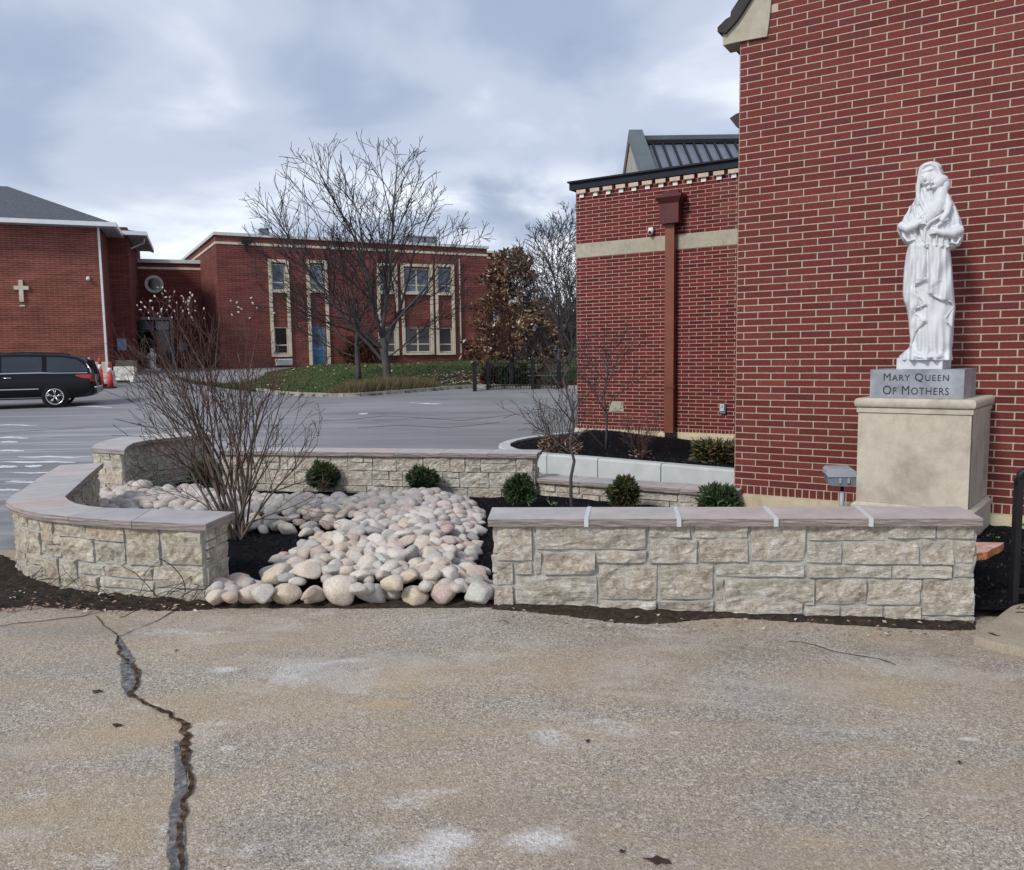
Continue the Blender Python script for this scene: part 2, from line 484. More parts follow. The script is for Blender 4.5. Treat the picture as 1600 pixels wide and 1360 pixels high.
# exposed aggregate apron in front of the walls
t = NT('exposed aggregate concrete'); c = t.coord('Object')
v1 = t.voro(c, 115, out='Color'); v2 = t.voro(c, 260, out='Color')
sp = t.n('ShaderNodeSeparateColor'); t.l(v1, sp.inputs[0]); sp2 = t.n('ShaderNodeSeparateColor'); t.l(v2, sp2.inputs[0])
agg = t.ramp(sp.outputs[0], [(0.0, (.055, .05, .045)), (0.18, (.19, .17, .145)), (0.5, (.33, .30, .25)), (0.8, (.47, .425, .36)), (1.0, (.80, .77, .71))])
agg2 = t.ramp(sp2.outputs[1], [(0.0, (.07, .065, .06)), (0.5, (.33, .295, .25)), (1.0, (.70, .66, .60))])
agg = t.mix(.5, agg, agg2); agg = t.mix(.08, agg, (.36, .315, .25))
b1 = t.noise(c, .9, 7, .68, .5); b2 = t.noise(t.coord('Object', (.8, 1.5, 1)), 1.7, 7, .68, .6)
agg = t.mix(.9, agg, t.ramp(b1, [(0.3, (.42, .40, .385)), (0.55, (.52, .50, .475)), (0.72, (.58, .56, .53))]), 'OVERLAY')
tan = t.ramp(t.noise(t.coord('Object', (.7, 1.6, 1)), .75, 6, .68, .6), [(0.42, 0.), (0.60, 1.)])
agg = t.mix(t.math('MULTIPLY', tan, .50), agg, (.43, .325, .20))
pale = t.ramp(t.noise(t.coord('Object', (.6, 1.4, 1), loc=(11, 4, 0)), 1.1, 7, .7, .5), [(0.54, 0.), (0.66, 1.)])
agg = t.mix(t.math('MULTIPLY', pale, .44), agg, (.56, .53, .48))
grey = t.ramp(t.noise(t.coord('Object', (1, 1.3, 1), loc=(5, 3, 0)), .9, 6, .65), [(0.5, 0.), (0.68, 1.)])
agg = t.mix(t.math('MULTIPLY', grey, .45), agg, t.mix(.5, (.20, .20, .20), agg))
salt = t.math('MULTIPLY', t.ramp(b2, [(0.575, 0.), (0.66, 1.)]), t.ramp(t.noise(c, 46, 5, .75), [(0.42, 0.), (0.56, 1.)]))
agg = t.mix(t.math('MULTIPLY', salt, .72), agg, (.66, .655, .64))
def blob(t, cx, cy, rx, ry, seedloc, soft=.45):
    s = t.n('ShaderNodeSeparateXYZ'); t.l(t.coord('Object'), s.inputs[0])
    dx = t.math('DIVIDE', t.math('SUBTRACT', s.outputs[0], cx), rx); dy = t.math('DIVIDE', t.math('SUBTRACT', s.outputs[1], cy), ry)
    d = t.math('SQRT', t.math('ADD', t.math('MULTIPLY', dx, dx), t.math('MULTIPLY', dy, dy)))
    nn = t.noise(t.coord('Object', loc=seedloc), 5.5, 6, .7, .3)
    d = t.math('ADD', d, t.math('MULTIPLY', t.math('SUBTRACT', nn, .5), 1.9))
    gr_ = t.noise(t.coord('Object'), 55, 4, .8)
    return t.math('MULTIPLY', t.ramp(d, [(1-soft*1.6, 1.), (1.0, 0.)]), t.ramp(gr_, [(0.38, .15), (0.56, 1.)]))
def blobpx(u, v): g = G(u, v); return g.x, g.y
for (u, v, rx, ry, colr, amt) in ((625, 1062, .30, .20, (.46, .32, .17), .5), (600, 1100, .16, .08, (.55, .36, .16), .5), (350, 1047, .09, .045, (.74, .76, .76), .8),
                                  (700, 1310, .12, .08, (.80, .80, .80), .7), (850, 1310, .15, .085, (.80, .80, .80), .7), (655, 1340, .14, .07, (.78, .79, .80), .6),
                                  (355, 1170, .05, .03, (.72, .72, .70), .7), (1440, 1050, .9, .35, (.46, .35, .22), .25), (1275, 1300, .22, .05, (.50, .36, .22), .35),
                                  (230, 1150, .3, .12, (.52, .36, .22), .3), (1055, 1137, .04, .02, (.75, .75, .72), .8), (1515, 1132, .05, .02, (.75, .75, .72), .7)):
    cx, cy = blobpx(u, v)
    agg = t.mix(t.math('MULTIPLY', blob(t, cx, cy, rx, ry, (cx*7, cy*3, 0)), amt), agg, colr)
mossf = t.math('MULTIPLY', blob(t, *blobpx(1220, 1000), 1.6, .28, (2, 9, 0), .7), t.ramp(t.noise(c, 9, 6, .7), [(0.42, 0.), (0.62, 1.)]))
agg = t.mix(t.math('MULTIPLY', mossf, .6), agg, (.12, .125, .085))
leftdark = blob(t, *blobpx(130, 985), .9, .22, (4, 1, 0), .7)
agg = t.mix(t.math('MULTIPLY', leftdark, .5), agg, (.17, .175, .18))
nb = t.bump(t.voro(c, 135), .5, .006); nb = t.bump(t.noise(c, 220, 3, .7), .35, .004, nb); nb = t.bump(t.noise(c, 7, 5, .6), .25, .02, nb)
M['apron'] = t.fin(agg, .86, nb, .25)
def apron_in(x, y):
    lim = 6.6 if x < -3.2 else 5.4
    return y < lim + .15*math.sin(x*3.1)
sheet('pavement', lin(-9, 9, 121), lin(-1.5, 7.0, 110), lambda x, y: fallz(x, y), M['apron'], inside=apron_in)

# hairline and open cracks in the apron
t = NT('open crack silt'); c = t.coord('Object')
cr = t.ramp(t.noise(c, 34, 6, .75), [(0.34, (.010, .008, .007)), (0.50, (.075, .046, .030)), (0.60, (.19, .115, .07)), (0.72, (.34, .26, .18))])
M['crack'] = t.fin(cr, .95, t.bump(t.noise(c, 60, 5, .7), .9, .02), .15)
t = NT('old patching'); c = t.coord('Object')
cr = t.ramp(t.noise(c, 28, 7, .8), [(0.30, (.05, .05, .052)), (0.45, (.12, .12, .12)), (0.58, (.24, .235, .225)), (0.70, (.52, .51, .49))])
M['patch'] = t.fin(cr, .9, t.bump(t.noise(c, 70, 5, .8), .8, .012), .25)
M['hairline'] = simple('hairline crack', (.028, .027, .03), .95, .3, 20)
def crop_pts(P, sc, ox, oy): return [(ox+x/sc, oy+y/sc) for x, y in P]
def ribbon(name, pts, widths, z, mat, jag=.35, sub=5, seed=1, lab=None, zf=None, fr=9.0):
    zf = zf or fallz
    rr = random.Random(seed); mb = MB(); L = []
    for i in range(len(pts)-1):
        for k in range(sub):
            f = k/sub; L.append((pts[i].lerp(pts[i+1], f), widths[i]*(1-f)+widths[i+1]*f))
    L.append((pts[-1], widths[-1]))
    vs = []
    for i, (p, w) in enumerate(L):
        d = (L[min(i+1, len(L)-1)][0]-L[max(i-1, 0)][0]); d.z = 0
        d = d.normalized() if d.length else Vector((0, 1, 0))
        n = Vector((-d.y, d.x, 0)); o = n*(noise.noise(Vector((p.x*fr, p.y*fr, seed)))*jag*2.2)*w*.9
        for s in (-1, 1):
            q = p + o + n*s*w*.5*(1+noise.noise(Vector((p.x*fr*1.7, p.y*fr*1.7, seed+s*5)))*jag*2.4); vs.append((q.x, q.y, zf(q.x, q.y)+z))
    mb.add(vs, [(2*i, 2*i+1, 2*i+3, 2*i+2) for i in range(len(L)-1)])
    return mb.build(name, mat, kind='structure')
CR = [(480, 75), (520, 125), (590, 175), (585, 215), (600, 240), (593, 268), (625, 285), (640, 315), (690, 345), (685, 385), (683, 430), (645, 468), (690, 500), (740, 522), (850, 572), (935, 620), (922, 650), (938, 700), (925, 760), (925, 800), (945, 860), (960, 935), (950, 962), (915, 1000), (925, 1060), (895, 1110), (905, 1200), (905, 1344), (905, 1460)]
CW = [5, 6, 7, 16, 18, 12, 14, 22, 26, 24, 18, 30, 26, 28, 26, 40, 44, 50, 40, 40, 34, 34, 30, 26, 34, 26, 26, 24, 24]
cp = [G(*p) for p in crop_pts(CR, 3.2, 0, 940)]
def m_per_px(p): return (p.y)/FPX*1.05
ribbon('pavement_crack', cp, [w/3.2*m_per_px(p)*.78 for w, p in zip(CW, cp)], .0075, M['crack'], .42, 9, 3, fr=16)
PT = [(880, 700), (895, 800), (905, 900), (895, 1000), (885, 1100), (885, 1200), (888, 1344), (888, 1460)]
PW = [30, 80, 105, 120, 145, 160, 165, 165]
pp = [G(*p) for p in crop_pts(PT, 3.2, 0, 940)]
ribbon('crack_patch', pp, [w/3.2*m_per_px(p)*.52 for w, p in zip(PW, pp)], .0038, M['patch'], .09, 12, 5, fr=14)
PT = [(590, 175), (640, 300), (650, 420), (650, 480)]
pp = [G(*p) for p in crop_pts(PT, 3.2, 0, 940)]
ribbon('crack_patch', pp, [w/3.2*m_per_px(p) for w, p in zip([8, 60, 80, 20], pp)], .0036, M['patch'], .1, 8, 6, fr=14)
for sd, P, w in ((7, [(-40, 130), (90, 110), (200, 102), (300, 88), (400, 78), (480, 60), (560, 40)], 7), (8, [(600, 178), (640, 160), (720, 125), (800, 92), (870, 50)], 5)):
    q = [G(*p) for p in crop_pts(P, 3.2, 0, 940)]
    ribbon('hairline_crack', q, [w/3.2*m_per_px(p) for p in q], .0045, M['hairline'], .5, 6, sd)
q = [G(*p) for p in crop_pts([(420, 28), (480, 30), (550, 42), (640, 70), (760, 88), (880, 102), (962, 130)], 3.2, 1100, 980)]
ribbon('hairline_crack', q, [6/3.2*m_per_px(p) for p in q], .0045, M['hairline'], .6, 6, 11)
# ------------------------------------------------------------------ mortared stone garden walls
class Path:
    """open 2d polyline; outward normal on its right hand side when walking (viewer side)"""
    def __init__(self, pts):
        self.p = [Vector((q[0], q[1], 0)) for q in pts]
        self.L = [0]
        for a, b in zip(self.p, self.p[1:]): self.L.append(self.L[-1]+(b-a).length)
        self.len = self.L[-1]
        ns = []
        for a, b in zip(self.p, self.p[1:]):
            d = (b-a).normalized(); ns.append(Vector((d.y, -d.x, 0)))
        self.ns = ns
    def at(self, s):
        s = max(0, min(self.len-1e-6, s))
        for i in range(len(self.p)-1):
            if s <= self.L[i+1]: break
        f = (s-self.L[i])/(self.L[i+1]-self.L[i])
        p = self.p[i].lerp(self.p[i+1], f)
        n = self.ns[i]
        # blend normals close to a vertex
        if f < .5 and i > 0: n = (self.ns[i-1]*(.5-f) + self.ns[i]*(.5+f)).normalized()
        elif f > .5 and i < len(self.ns)-1: n = (self.ns[i+1]*(f-.5) + self.ns[i]*(1.5-f)).normalized()
        return p, n
    def pt(self, s, n, z):
        p, nn = self.at(s); q = p + nn*n; return Vector((q.x, q.y, z))

def stone(path, parent, s0, s1, z0, z1, mat, rr, proud=.013, wob=.018, gap=.004, name='stone', dn=0.0):
    s0 += gap; s1 -= gap; z0 += gap; z1 -= gap
    if s1-s0 < .02 or z1-z0 < .015: return
    nx = max(3, min(9, int((s1-s0)/.035)+1)); nz = max(3, min(6, int((z1-z0)/.03)+1))
    e = min(.004, (s1-s0)*.2, (z1-z0)*.2)
    ss = [s0, s0+e] + [s0+e+(s1-s0-2*e)*i/nx for i in range(1, nx)] + [s1-e, s1]
    zz = [z0, z0+e] + [z0+e+(z1-z0-2*e)*i/nz for i in range(1, nz)] + [z1-e, z1]
    j = [rr.uniform(-.004, .004) for _ in range(4)]
    off = Vector((rr.uniform(0, 99), rr.uniform(0, 99), rr.uniform(0, 99)))
    mb = MB(); vs = []; uv = []; rvs = []
    tilt = rr.uniform(-.006, .006); base = proud*rr.uniform(.7, 1.3)
    for a, z in enumerate(zz):
        for b, s in enumerate(ss):
            fx = (s-s0)/(s1-s0); fz = (z-z0)/(z1-z0)
            sj = s + (j[0]*(1-fz)+j[1]*fz if fx < .5 else j[2]*(1-fz)+j[3]*fz)
            edge = a in (0, len(zz)-1) or b in (0, len(ss)-1)
            nn = noise.noise(Vector((s*9, z*13, 0))+off)*wob + noise.noise(Vector((s*30, z*34, 5))+off)*wob*.5
            n = -.012 if edge else base + nn + tilt*(fz-.5)*2
            p = path.pt(sj, n+dn, z); vs.append(p); uv.append((s, z)); rvs.append(0.0 if edge else .25 if (a in (1, len(zz)-2) or b in (1, len(ss)-2)) else 1.0)
    W_ = len(ss)
    fs = [(a*W_+b, a*W_+b+1, (a+1)*W_+b+1, (a+1)*W_+b) for a in range(len(zz)-1) for b in range(len(ss)-1)]
    mb.add(vs, fs, uv); mb.rv = rvs
    c = path.pt((s0+s1)/2, 0, (z0+z1)/2)
    o = mb.build(name, mat, parent, False, loc=c)
    return o

def ashlar(path, parent, s0, s1, z0, z1, mat, rr, bands, wmin=.16, wmax=.36, **kw):
    """random ashlar courses; bands = relative heights, big cells sometimes split in two"""
    tot = sum(bands); z = z0
    for h in bands:
        hz = (z1-z0)*h/tot; s = s0
        while s < s1-1e-6:
            w = rr.uniform(wmin, wmax)
            if s1-(s+w) < wmin*.7: w = s1-s
            q = rr.random()
            if q < .38 and hz > .10:
                f = rr.uniform(.38, .62)
                stone(path, parent, s, s+w, z, z+hz*f, mat, rr, **kw)
                if w > .27 and rr.random() < .5:
                    g = rr.uniform(.35, .65)
                    stone(path, parent, s, s+w*g, z+hz*f, z+hz, mat, rr, **kw); stone(path, parent, s+w*g, s+w, z+hz*f, z+hz, mat, rr, **kw)
                else: stone(path, parent, s, s+w, z+hz*f, z+hz, mat, rr, **kw)
            else: stone(path, parent, s, s+w, z, z+hz, mat, rr, **kw)
            s += w
        z += hz

def slab(parent, o0, o1, i1, i0, z0, z1, name='cap_slab', over=0.0):
    """one flagstone cap piece between two station lines; rough edge on the outer (o) and inner (i) sides"""
    mb = MB(); rr = random.Random(int(o0.x*1000)+int(i1.y*777))
    n = 10
    def side(a, b, inward, lay):
        pts = []
        for k in range(n+1):
            p = a.lerp(b, k/n); pts.append(p)
        return pts
    A = [o0.lerp(o1, k/n) for k in range(n+1)]; B = [i0.lerp(i1, k/n) for k in range(n+1)]
    top, mid, bot = [], [], []
    vs = []; fs = []
    def outv(p, q, amt): d = (p-q); d.z = 0; d.normalize(); return p + d*amt
    rows = []
    for k in range(n+1):
        a, b = A[k], B[k]; h = z1-z0
        r = []
        prof = [(.0, 1.0), (.004, .93)] + [(.002+.011*noise.noise(Vector((a.x*11+a.y*7, f*5, 3.3))), f) for f in (.7, .5, .3)] + [(.0, .0)]
        for am, f in prof: q = outv(a, b, am); r.append((q.x, q.y, z0+h*f))
        for am, f in reversed(prof):
            q = outv(b, a, am); r.append((q.x, q.y, z0+h*f))
        rows.append(r)
    m = len(rows[0]); k6 = m//2
    for r in rows: vs += r
    for k in range(n):
        for j in range(m):
            j2 = (j+1) % m
            fs.append((k*m+j, k*m+j2, (k+1)*m+j2, (k+1)*m+j))
    fs += [tuple(range(m-1, -1, -1)), tuple(n*m+j for j in range(m))]
    mb.add(vs, fs)
    mb.mi = []
    for k in range(n):
        for j in range(m):
            mb.mi.append(0 if j == m-1 else 1)     # the loop closes over the top
    mb.mi += [1, 1]
    c = (o0+o1+i0+i1)/4
    ob = mb.build(name, [M['cap'], M['cap_edge']], parent, False, loc=(c.x, c.y, z0))
    return ob

ZT, ZTA, CT = .52, .56, .048        # top of caps, thickness
rr = random.Random(11)
# ---- wall A : the straight seat wall on the right
fl, fr = G(762, 811, ZTA), G(1536, 810, ZTA)
bl, br = G(769, 793, ZTA), G(1503, 793, ZTA)
wall_a = thing('stone_wall', 'straight low stone wall right of the river rocks, flagstone caps with white joints', 'stone wall', ((fl.x+fr.x)/2, fl.y+.15, 0))
fa = Frame.through(fl, fr)
LA = (fr-fl).length
DA = (bl-fl).dot(-fa.n)
faceF = Frame(fl + (-fa.n)*.045, fa.ang)
pathA = Path([faceF.pt(0, 0, 0), faceF.pt(LA, 0, 0)])
def pa(u, v): return faceF.hit(u, v)
sL, _ = pa(775, 880); sR, _ = pa(1521, 880)
core = MB(); core.fbox(faceF, sL+.006, sR-.006, -(DA-.09), -.002, -.22, ZTA-CT)
core.build('mortar_core', M['joint'], wall_a)
C1 = [(135, 172, 350, 367), (370, 172, 1028, 300), (1037, 168, 1293, 230), (135, 370, 238, 512), (240, 375, 350, 447), (362, 318, 405, 447),
      (412, 312, 728, 450), (728, 302, 1035, 380), (1040, 238, 1332, 380), (135, 515, 240, 642), (248, 455, 738, 640), (742, 390, 1092, 598),
      (1103, 388, 1428, 595), (742, 602, 1090, 668), (1095, 600, 1430, 672), (248, 642, 738, 664), (1313, 172, 1632, 234), (1342, 238, 1632, 375),
      (1438, 385, 1970, 462), (1436, 470, 1484, 602), (1490, 470, 2028, 630), (1434, 606, 1960, 682), (1964, 632, 2178, 694)]
C2 = [(122, 172, 450, 370), (468, 172, 925, 248), (935, 172, 1220, 236), (1226, 172, 1455, 238), (458, 253, 668, 380), (678, 250, 1124, 388), (1132, 243, 1328, 390),
      (1336, 243, 1455, 382), (458, 392, 962, 467), (968, 392, 1316, 472), (1322, 388, 1455, 465), (508, 472, 812, 628), (818, 474, 1135, 630),
      (1140, 470, 1455, 692), (660, 634, 908, 700), (914, 634, 1138, 712), (1142, 696, 1455, 742)]
boxes = [(740+a/3.81, 780+b/3.81, 740+c/3.81, 780+d/3.81) for a, b, c, d in C1] + [(1140+a/3.81, 780+b/3.81, 1140+c/3.81, 780+d/3.81) for a, b, c, d in C2]
for (x0, y0, x1, y1) in boxes:
    sa, za = pa(x0, (y0+y1)/2); sb, _ = pa(x1, (y0+y1)/2)
    _, z1_ = pa((x0+x1)/2, y0); _, z0_ = pa((x0+x1)/2, y1)
    z1_ = min(z1_, ZTA-CT+.004)
    if y0 < 780+176/3.81: z1_ = ZTA-CT+.004
    stone(pathA, wall_a, sa, sb, z0_, z1_, M['stone_a'], rr, gap=.0022, proud=.014, wob=.020)
# low plinth stones partly sunk in the soil
s = sL
while s < sR-.05:
    w = rr.uniform(.18, .36); w = min(w, sR-s)
    if sR-(s+w) < .1: w = sR-s
    zb = fallz(faceF.pt(s, 0, 0).x, 4.9)
    stone(pathA, wall_a, s, s+w, zb-.13, zb+.012+.02*rr.random(), M['stone_a'], rr, dn=-.003); s += w
# ends
for (sx, sg) in ((sR, 1), (sL, -1)):
    if sg > 0: P = Path([faceF.pt(sx, 0, 0), faceF.pt(sx, -(DA-.09), 0)])
    else: P = Path([faceF.pt(sx, -(DA-.09), 0), faceF.pt(sx, 0, 0)])
    ashlar(P, wall_a, 0, P.len, -.15, ZTA-CT, M['stone_a'], rr, [.12, .17, .1, .15], .16, .3)
P = Path([faceF.pt(sR, -(DA-.09), 0), faceF.pt(sL, -(DA-.09), 0)])
ashlar(P, wall_a, 0, P.len, -.05, ZTA-CT, M['stone_a'], rr, [.14, .12, .16, .1], .2, .4)
# caps
js = [(921, 793, 916, 811), (1056, 793, 1061, 811), (1196, 793, 1213, 811), (1341, 793, 1362, 811)]
st = [(fl, bl)] + [(G(c_, d_, ZTA), G(a_, b_, ZTA)) for a_, b_, c_, d_ in js] + [(fr, br)]
def onl(p, F, n): 
    w = p-F.o; return F.pt(w.dot(F.d), n, 0)
capF = Frame(fl, fa.ang)
st = [(onl(a, capF, 0), onl(b, capF, -DA)) for a, b in st]
for i in range(len(st)-1):
    d = (st[i+1][0]-st[i][0]).normalized()*.011
    a0 = st[i][0] + (d if i else d*0); b0 = st[i][1] + (d if i else d*0)
    a1 = st[i+1][0] - (d if i < len(st)-2 else d*0); b1 = st[i+1][1] - (d if i < len(st)-2 else d*0)
    slab(wall_a, a0, a1, b1, b0, ZTA-CT, ZTA + rr.uniform(-.001, .002))
    if i:
        mb = MB(); L = []
        for k in range(9):
            p = st[i][0].lerp(st[i][1], k/8); w = .013+.005*noise.noise(Vector((k*1.3, i, 2)))
            L.append((p-d.normalized()*w, p+d.normalized()*w))
        vs = []
        for a, b in L: vs += [(a.x, a.y, ZTA+.004), (b.x, b.y, ZTA+.004), (a.x, a.y, ZTA-CT), (b.x, b.y, ZTA-CT)]
        # the joint runs over the front edge
        fs = []
        for k in range(8): fs += [(4*k, 4*k+1, 4*k+5, 4*k+4), (4*k, 4*k+4, 4*k+6, 4*k+2), (4*k+1, 4*k+3, 4*k+7, 4*k+5)]
        nn = capF.n*.012
        vs = [(x+(nn.x if q < 4 else 0), y+(nn.y if q < 4 else 0), z) for q, (x, y, z) in enumerate(vs)]
        fs += [(0, 2, 3, 1)]
        mb.add(vs, fs); mb.build('joint', M['joint_white'], wall_a)

# ---- walls on curves: pairs of outer / inner cap points
def curved_wall(root, pairs, ZTOP, mat, bands, face_out=True, face_in=True, zb=-.06, ends=(True, True), inset=.05, seed=3, split=3, wr=(.16, .34), ct=CT, groups=None, explicit=None):
    rr = random.Random(seed)
    O = [p[0] for p in pairs]; I = [p[1] for p in pairs]
    fo, fi = [], []
    for o, i in pairs:
        d = (i-o); d.z = 0; L = d.length; d.normalize()
        fo.append(o+d*inset); fi.append(i-d*inset)
    # end insets
    def endin(lst):
        a = (lst[1]-lst[0]).normalized()*inset; b = (lst[-2]-lst[-1]).normalized()*inset
        return [lst[0]+a]+lst[1:-1]+[lst[-1]+b]
    fo, fi = endin(fo), endin(fi)
    core = MB(); n = len(fo)
    def shr(p, q): d = (q-p).normalized()*.003; return p+d
    vs = []
    for o, i in zip(fo, fi):
        a, b = shr(o, i), shr(i, o)
        vs += [(a.x, a.y, zb-.1), (b.x, b.y, zb-.1), (b.x, b.y, ZTOP-ct), (a.x, a.y, ZTOP-ct)]
    fs = []
    for k in range(n-1):
        for j in range(4):
            j2 = (j+1) % 4; fs.append((4*k+j, 4*k+j2, 4*k+4+j2, 4*k+4+j))
    fs += [(3, 2, 1, 0), tuple(4*(n-1)+j for j in range(4))]
    core.add(vs, fs); core.build('mortar_core', M['joint'], root)
    # the outer side has its normal away from the inner side
    def mkpath(lst, other):
        P = Path(lst); p, nn = P.at(P.len/2); 
        q = min(other, key=lambda w: (w-p).length)
        if nn.dot(p-q) < 0: P = Path(lst[::-1]); return P, True
        return P, False
    if face_out:
        P, rev = mkpath(fo, fi)
        if explicit: explicit(P, rev, root, rr)
        else: ashlar(P, root, 0, P.len, zb, ZTOP-ct, mat, rr, bands, *wr)
    if face_in:
        P, rev = mkpath(fi, fo); ashlar(P, root, 0, P.len, zb, ZTOP-ct, mat, rr, bands, *wr)
    for e, k in ((ends[0], 0), (ends[1], -1)):
        if e:
            P, rev = mkpath([fo[k], fi[k]], [ (fo[1 if k == 0 else -2]+fi[1 if k == 0 else -2])/2 ])
            ashlar(P, root, 0, P.len, zb, ZTOP-ct, mat, rr, bands[::-1], .12, .24)
    # caps
    groups = groups or [(k, k+1) for k in range(n-1)]
    for a, b in groups:
        slab_poly(root, O[a:b+1], I[a:b+1], ZTOP-ct, ZTOP)
    return fo, fi

def slab_poly(root, O, I, z0, z1):
    g = .0025
    d0 = (O[1]-O[0]).normalized()*g; d1 = (O[-1]-O[-2]).normalized()*g
    O = [O[0]+d0]+O[1:-1]+[O[-1]-d1]; I = [I[0]+d0]+I[1:-1]+[I[-1]-d1]
    # resample
    def res(L, n):
        P = Path(L); return [P.at(P.len*k/n)[0] for k in range(n+1)]
    n = 10; A, B = res(O, n), res(I, n)
    mb = MB(); vs = []; h = z1-z0; fs = []; mi = []
    for k in range(n+1):
        a, b = A[k], B[k]; w = (a-b).normalized()
        prof = [(.0, 1.0), (.003, .93)] + [(.002+.010*noise.noise(Vector((a.x*11+a.y*9, f*5, 3.3))), f) for f in (.7, .5, .3)] + [(0, 0)]
        for am, f in prof: q = a+w*am; vs.append((q.x, q.y, z0+h*f))
        for am, f in reversed(prof): q = b-w*am; vs.append((q.x, q.y, z0+h*f))
    m = 12
    for k in range(n):
        for j in range(m):
            fs.append((k*m+j, k*m+(j+1) % m, (k+1)*m+(j+1) % m, (k+1)*m+j)); mi.append(0 if j == m-1 else 1)
    fs += [tuple(range(m-1, -1, -1)), tuple(n*m+j for j in range(m))]; mi += [1, 1]
    mb.add(vs, fs); mb.mi = mi
    c = (A[0]+A[-1]+B[0]+B[-1])/4
    return mb.build('cap_slab', [M['cap'], M['cap_edge']], root, False, loc=(c.x, c.y, z0))

PB = [((322, 819), (367.5, 800)), ((262, 817), (300, 797.5)), ((205, 814.5), (238, 795.5)), ((150, 811), (194, 794.5)), ((107, 807), (165, 793.5)), ((65, 803), (140, 791)),
      ((36, 797), (119, 787)), ((19, 791), (108, 782)), ((9, 784), (101, 776)), ((18, 775), (110, 768)), ((37, 764), (121, 758)), ((62, 746), (138, 742.5)), ((94, 727), (161, 723.5))]
PBw = [(G(*a, ZT), G(*b, ZT)) for a, b in PB]
wall_b = thing('stone_wall', 'low stone wall curving round the left corner of the planting bed, plain lilac flagstone caps', 'stone wall', (PBw[0][0].x-.6, PBw[0][0].y+.2, 0))
C3 = [(200, 318, 320, 445), (323, 335, 548, 398), (553, 350, 810, 415), (320, 385, 380, 445), (198, 447, 376, 522), (383, 400, 608, 542), (610, 418, 815, 560),
      (820, 362, 1024, 565), (1030, 366, 1276, 565), (200, 526, 360, 738), (364, 535, 492, 715), (496, 562, 684, 628), (688, 572, 980, 645),
      (510, 632, 652, 762), (656, 648, 985, 710), (988, 572, 1278, 712), (656, 714, 990, 792), (994, 716, 1278, 800), (364, 718, 506, 765), (200, 741, 360, 764)]
def explicitB(P, rev, root, rr):
    # front plane of the nearly straight stretch
    a = P.p[-1] if rev else P.p[0]
    pts = P.p[::-1] if rev else P.p
    F = Frame.through(pts[4], pts[0])
    def s_of(u, v):
        s, z = F.hit(u, v); q = F.pt(s, 0, 0)
        best = None
        for k in range(400):
            ss = P.len*k/399; d = (P.at(ss)[0]-q).length
            if best is None or d < best[0]: best = (d, ss)
        return best[1], z
    smin = 1e9; lo = []
    for (x0, y0, x1, y1) in C3:
        x0, x1, y0, y1 = x0/4, x1/4, 740+y0/4, 740+y1/4
        ym = (y0+y1)/2
        sa, _ = s_of(x0, ym); sb, _ = s_of(x1, ym); _, za = s_of((x0+x1)/2, y1); _, zb_ = s_of((x0+x1)/2, y0)
        s0, s1 = min(sa, sb), max(sa, sb)
        if x1 > 318: s1, s0 = (P.len, s0) if abs(P.len-s1) < abs(s0) else (s1, 0.0)
        if y0 < 740+372/4: zb_ = ZT-CT
        lo.append(s0 if P.len-s1 < s0 else s1)
        stone(P, root, s0, s1, za, min(zb_, ZT-CT), M['stone_b'], rr, gap=.0022, proud=.014, wob=.020)
    edge_s, _ = s_of(49, 850)
    near_end = P.len if abs(edge_s-P.len) < abs(edge_s) else 0
    if near_end: ashlar(P, root, 0, edge_s, -.06, ZT-CT, M['stone_b'], rr, [.14, .11, .18, .1], .16, .3)
    else: ashlar(P, root, edge_s, P.len, -.06, ZT-CT, M['stone_b'], rr, [.14, .11, .18, .1], .16, .3)
    s = 0
    while s < P.len-.01:
        w = min(rr.uniform(.2, .35), P.len-s)
        if P.len-(s+w) < .1: w = P.len-s
        stone(P, root, s, s+w, -.1, .028, M['stone_b'], rr, dn=-.004); s += w
curved_wall(wall_b, PBw, ZT, M['stone_b'], [.15, .12, .17, .11], zb=-.03, seed=5,
            groups=[(0, 2), (2, 4), (4, 6), (6, 8), (8, 9), (9, 10), (10, 11), (11, 12)], explicit=explicitB)

# ---- wall C : far left curved wall with its square end
ZC = .56
PC = [((141, 700.5), (194, 704)), ((150, 694), (198, 698)), ((165, 688), (208, 692.5)), ((184, 684.5), (226, 688.5)), ((212, 681), (252, 685.5)), ((255, 677.5), (290, 682)), ((318, 673.5), (335, 678.5))]
PCw = [(G(*a, ZC), G(*b, ZC)) for a, b in PC]
wall_c = thing('stone_wall', 'far left curved stone wall with a square end, behind the bare bush', 'stone wall', (PCw[0][0].x+.2, PCw[0][0].y+.4, 0))
curved_wall(wall_c, PCw, ZC, M['stone_b'], [.15, .17, .16], seed=9, zb=-.02, groups=[(0, 2), (2, 4), (4, 5), (5, 6)], wr=(.2, .42))

# ---- wall D : long back wall
ZD = .45
Dl, Dr = G(338, 704.5, ZD), G(839, 709.5, ZD)
wall_d = thing('stone_wall', 'long straight stone wall along the back of the bed, beside the parking lot', 'stone wall', ((Dl.x+Dr.x)/2, (Dl.y+Dr.y)/2, 0))
FD = Frame.through(Dl, Dr); LD = (Dr-Dl).length; DD = .40
nD = 7; pr = []
for k in range(nD+1):
    a = FD.pt(LD*k/nD, 0, 0); b = FD.pt(LD*k/nD, -DD, 0); pr.append((a, b))
curved_wall(wall_d, pr, ZD, M['stone_a'], [.12, .15, .15], seed=15, zb=-.10, wr=(.17, .42))
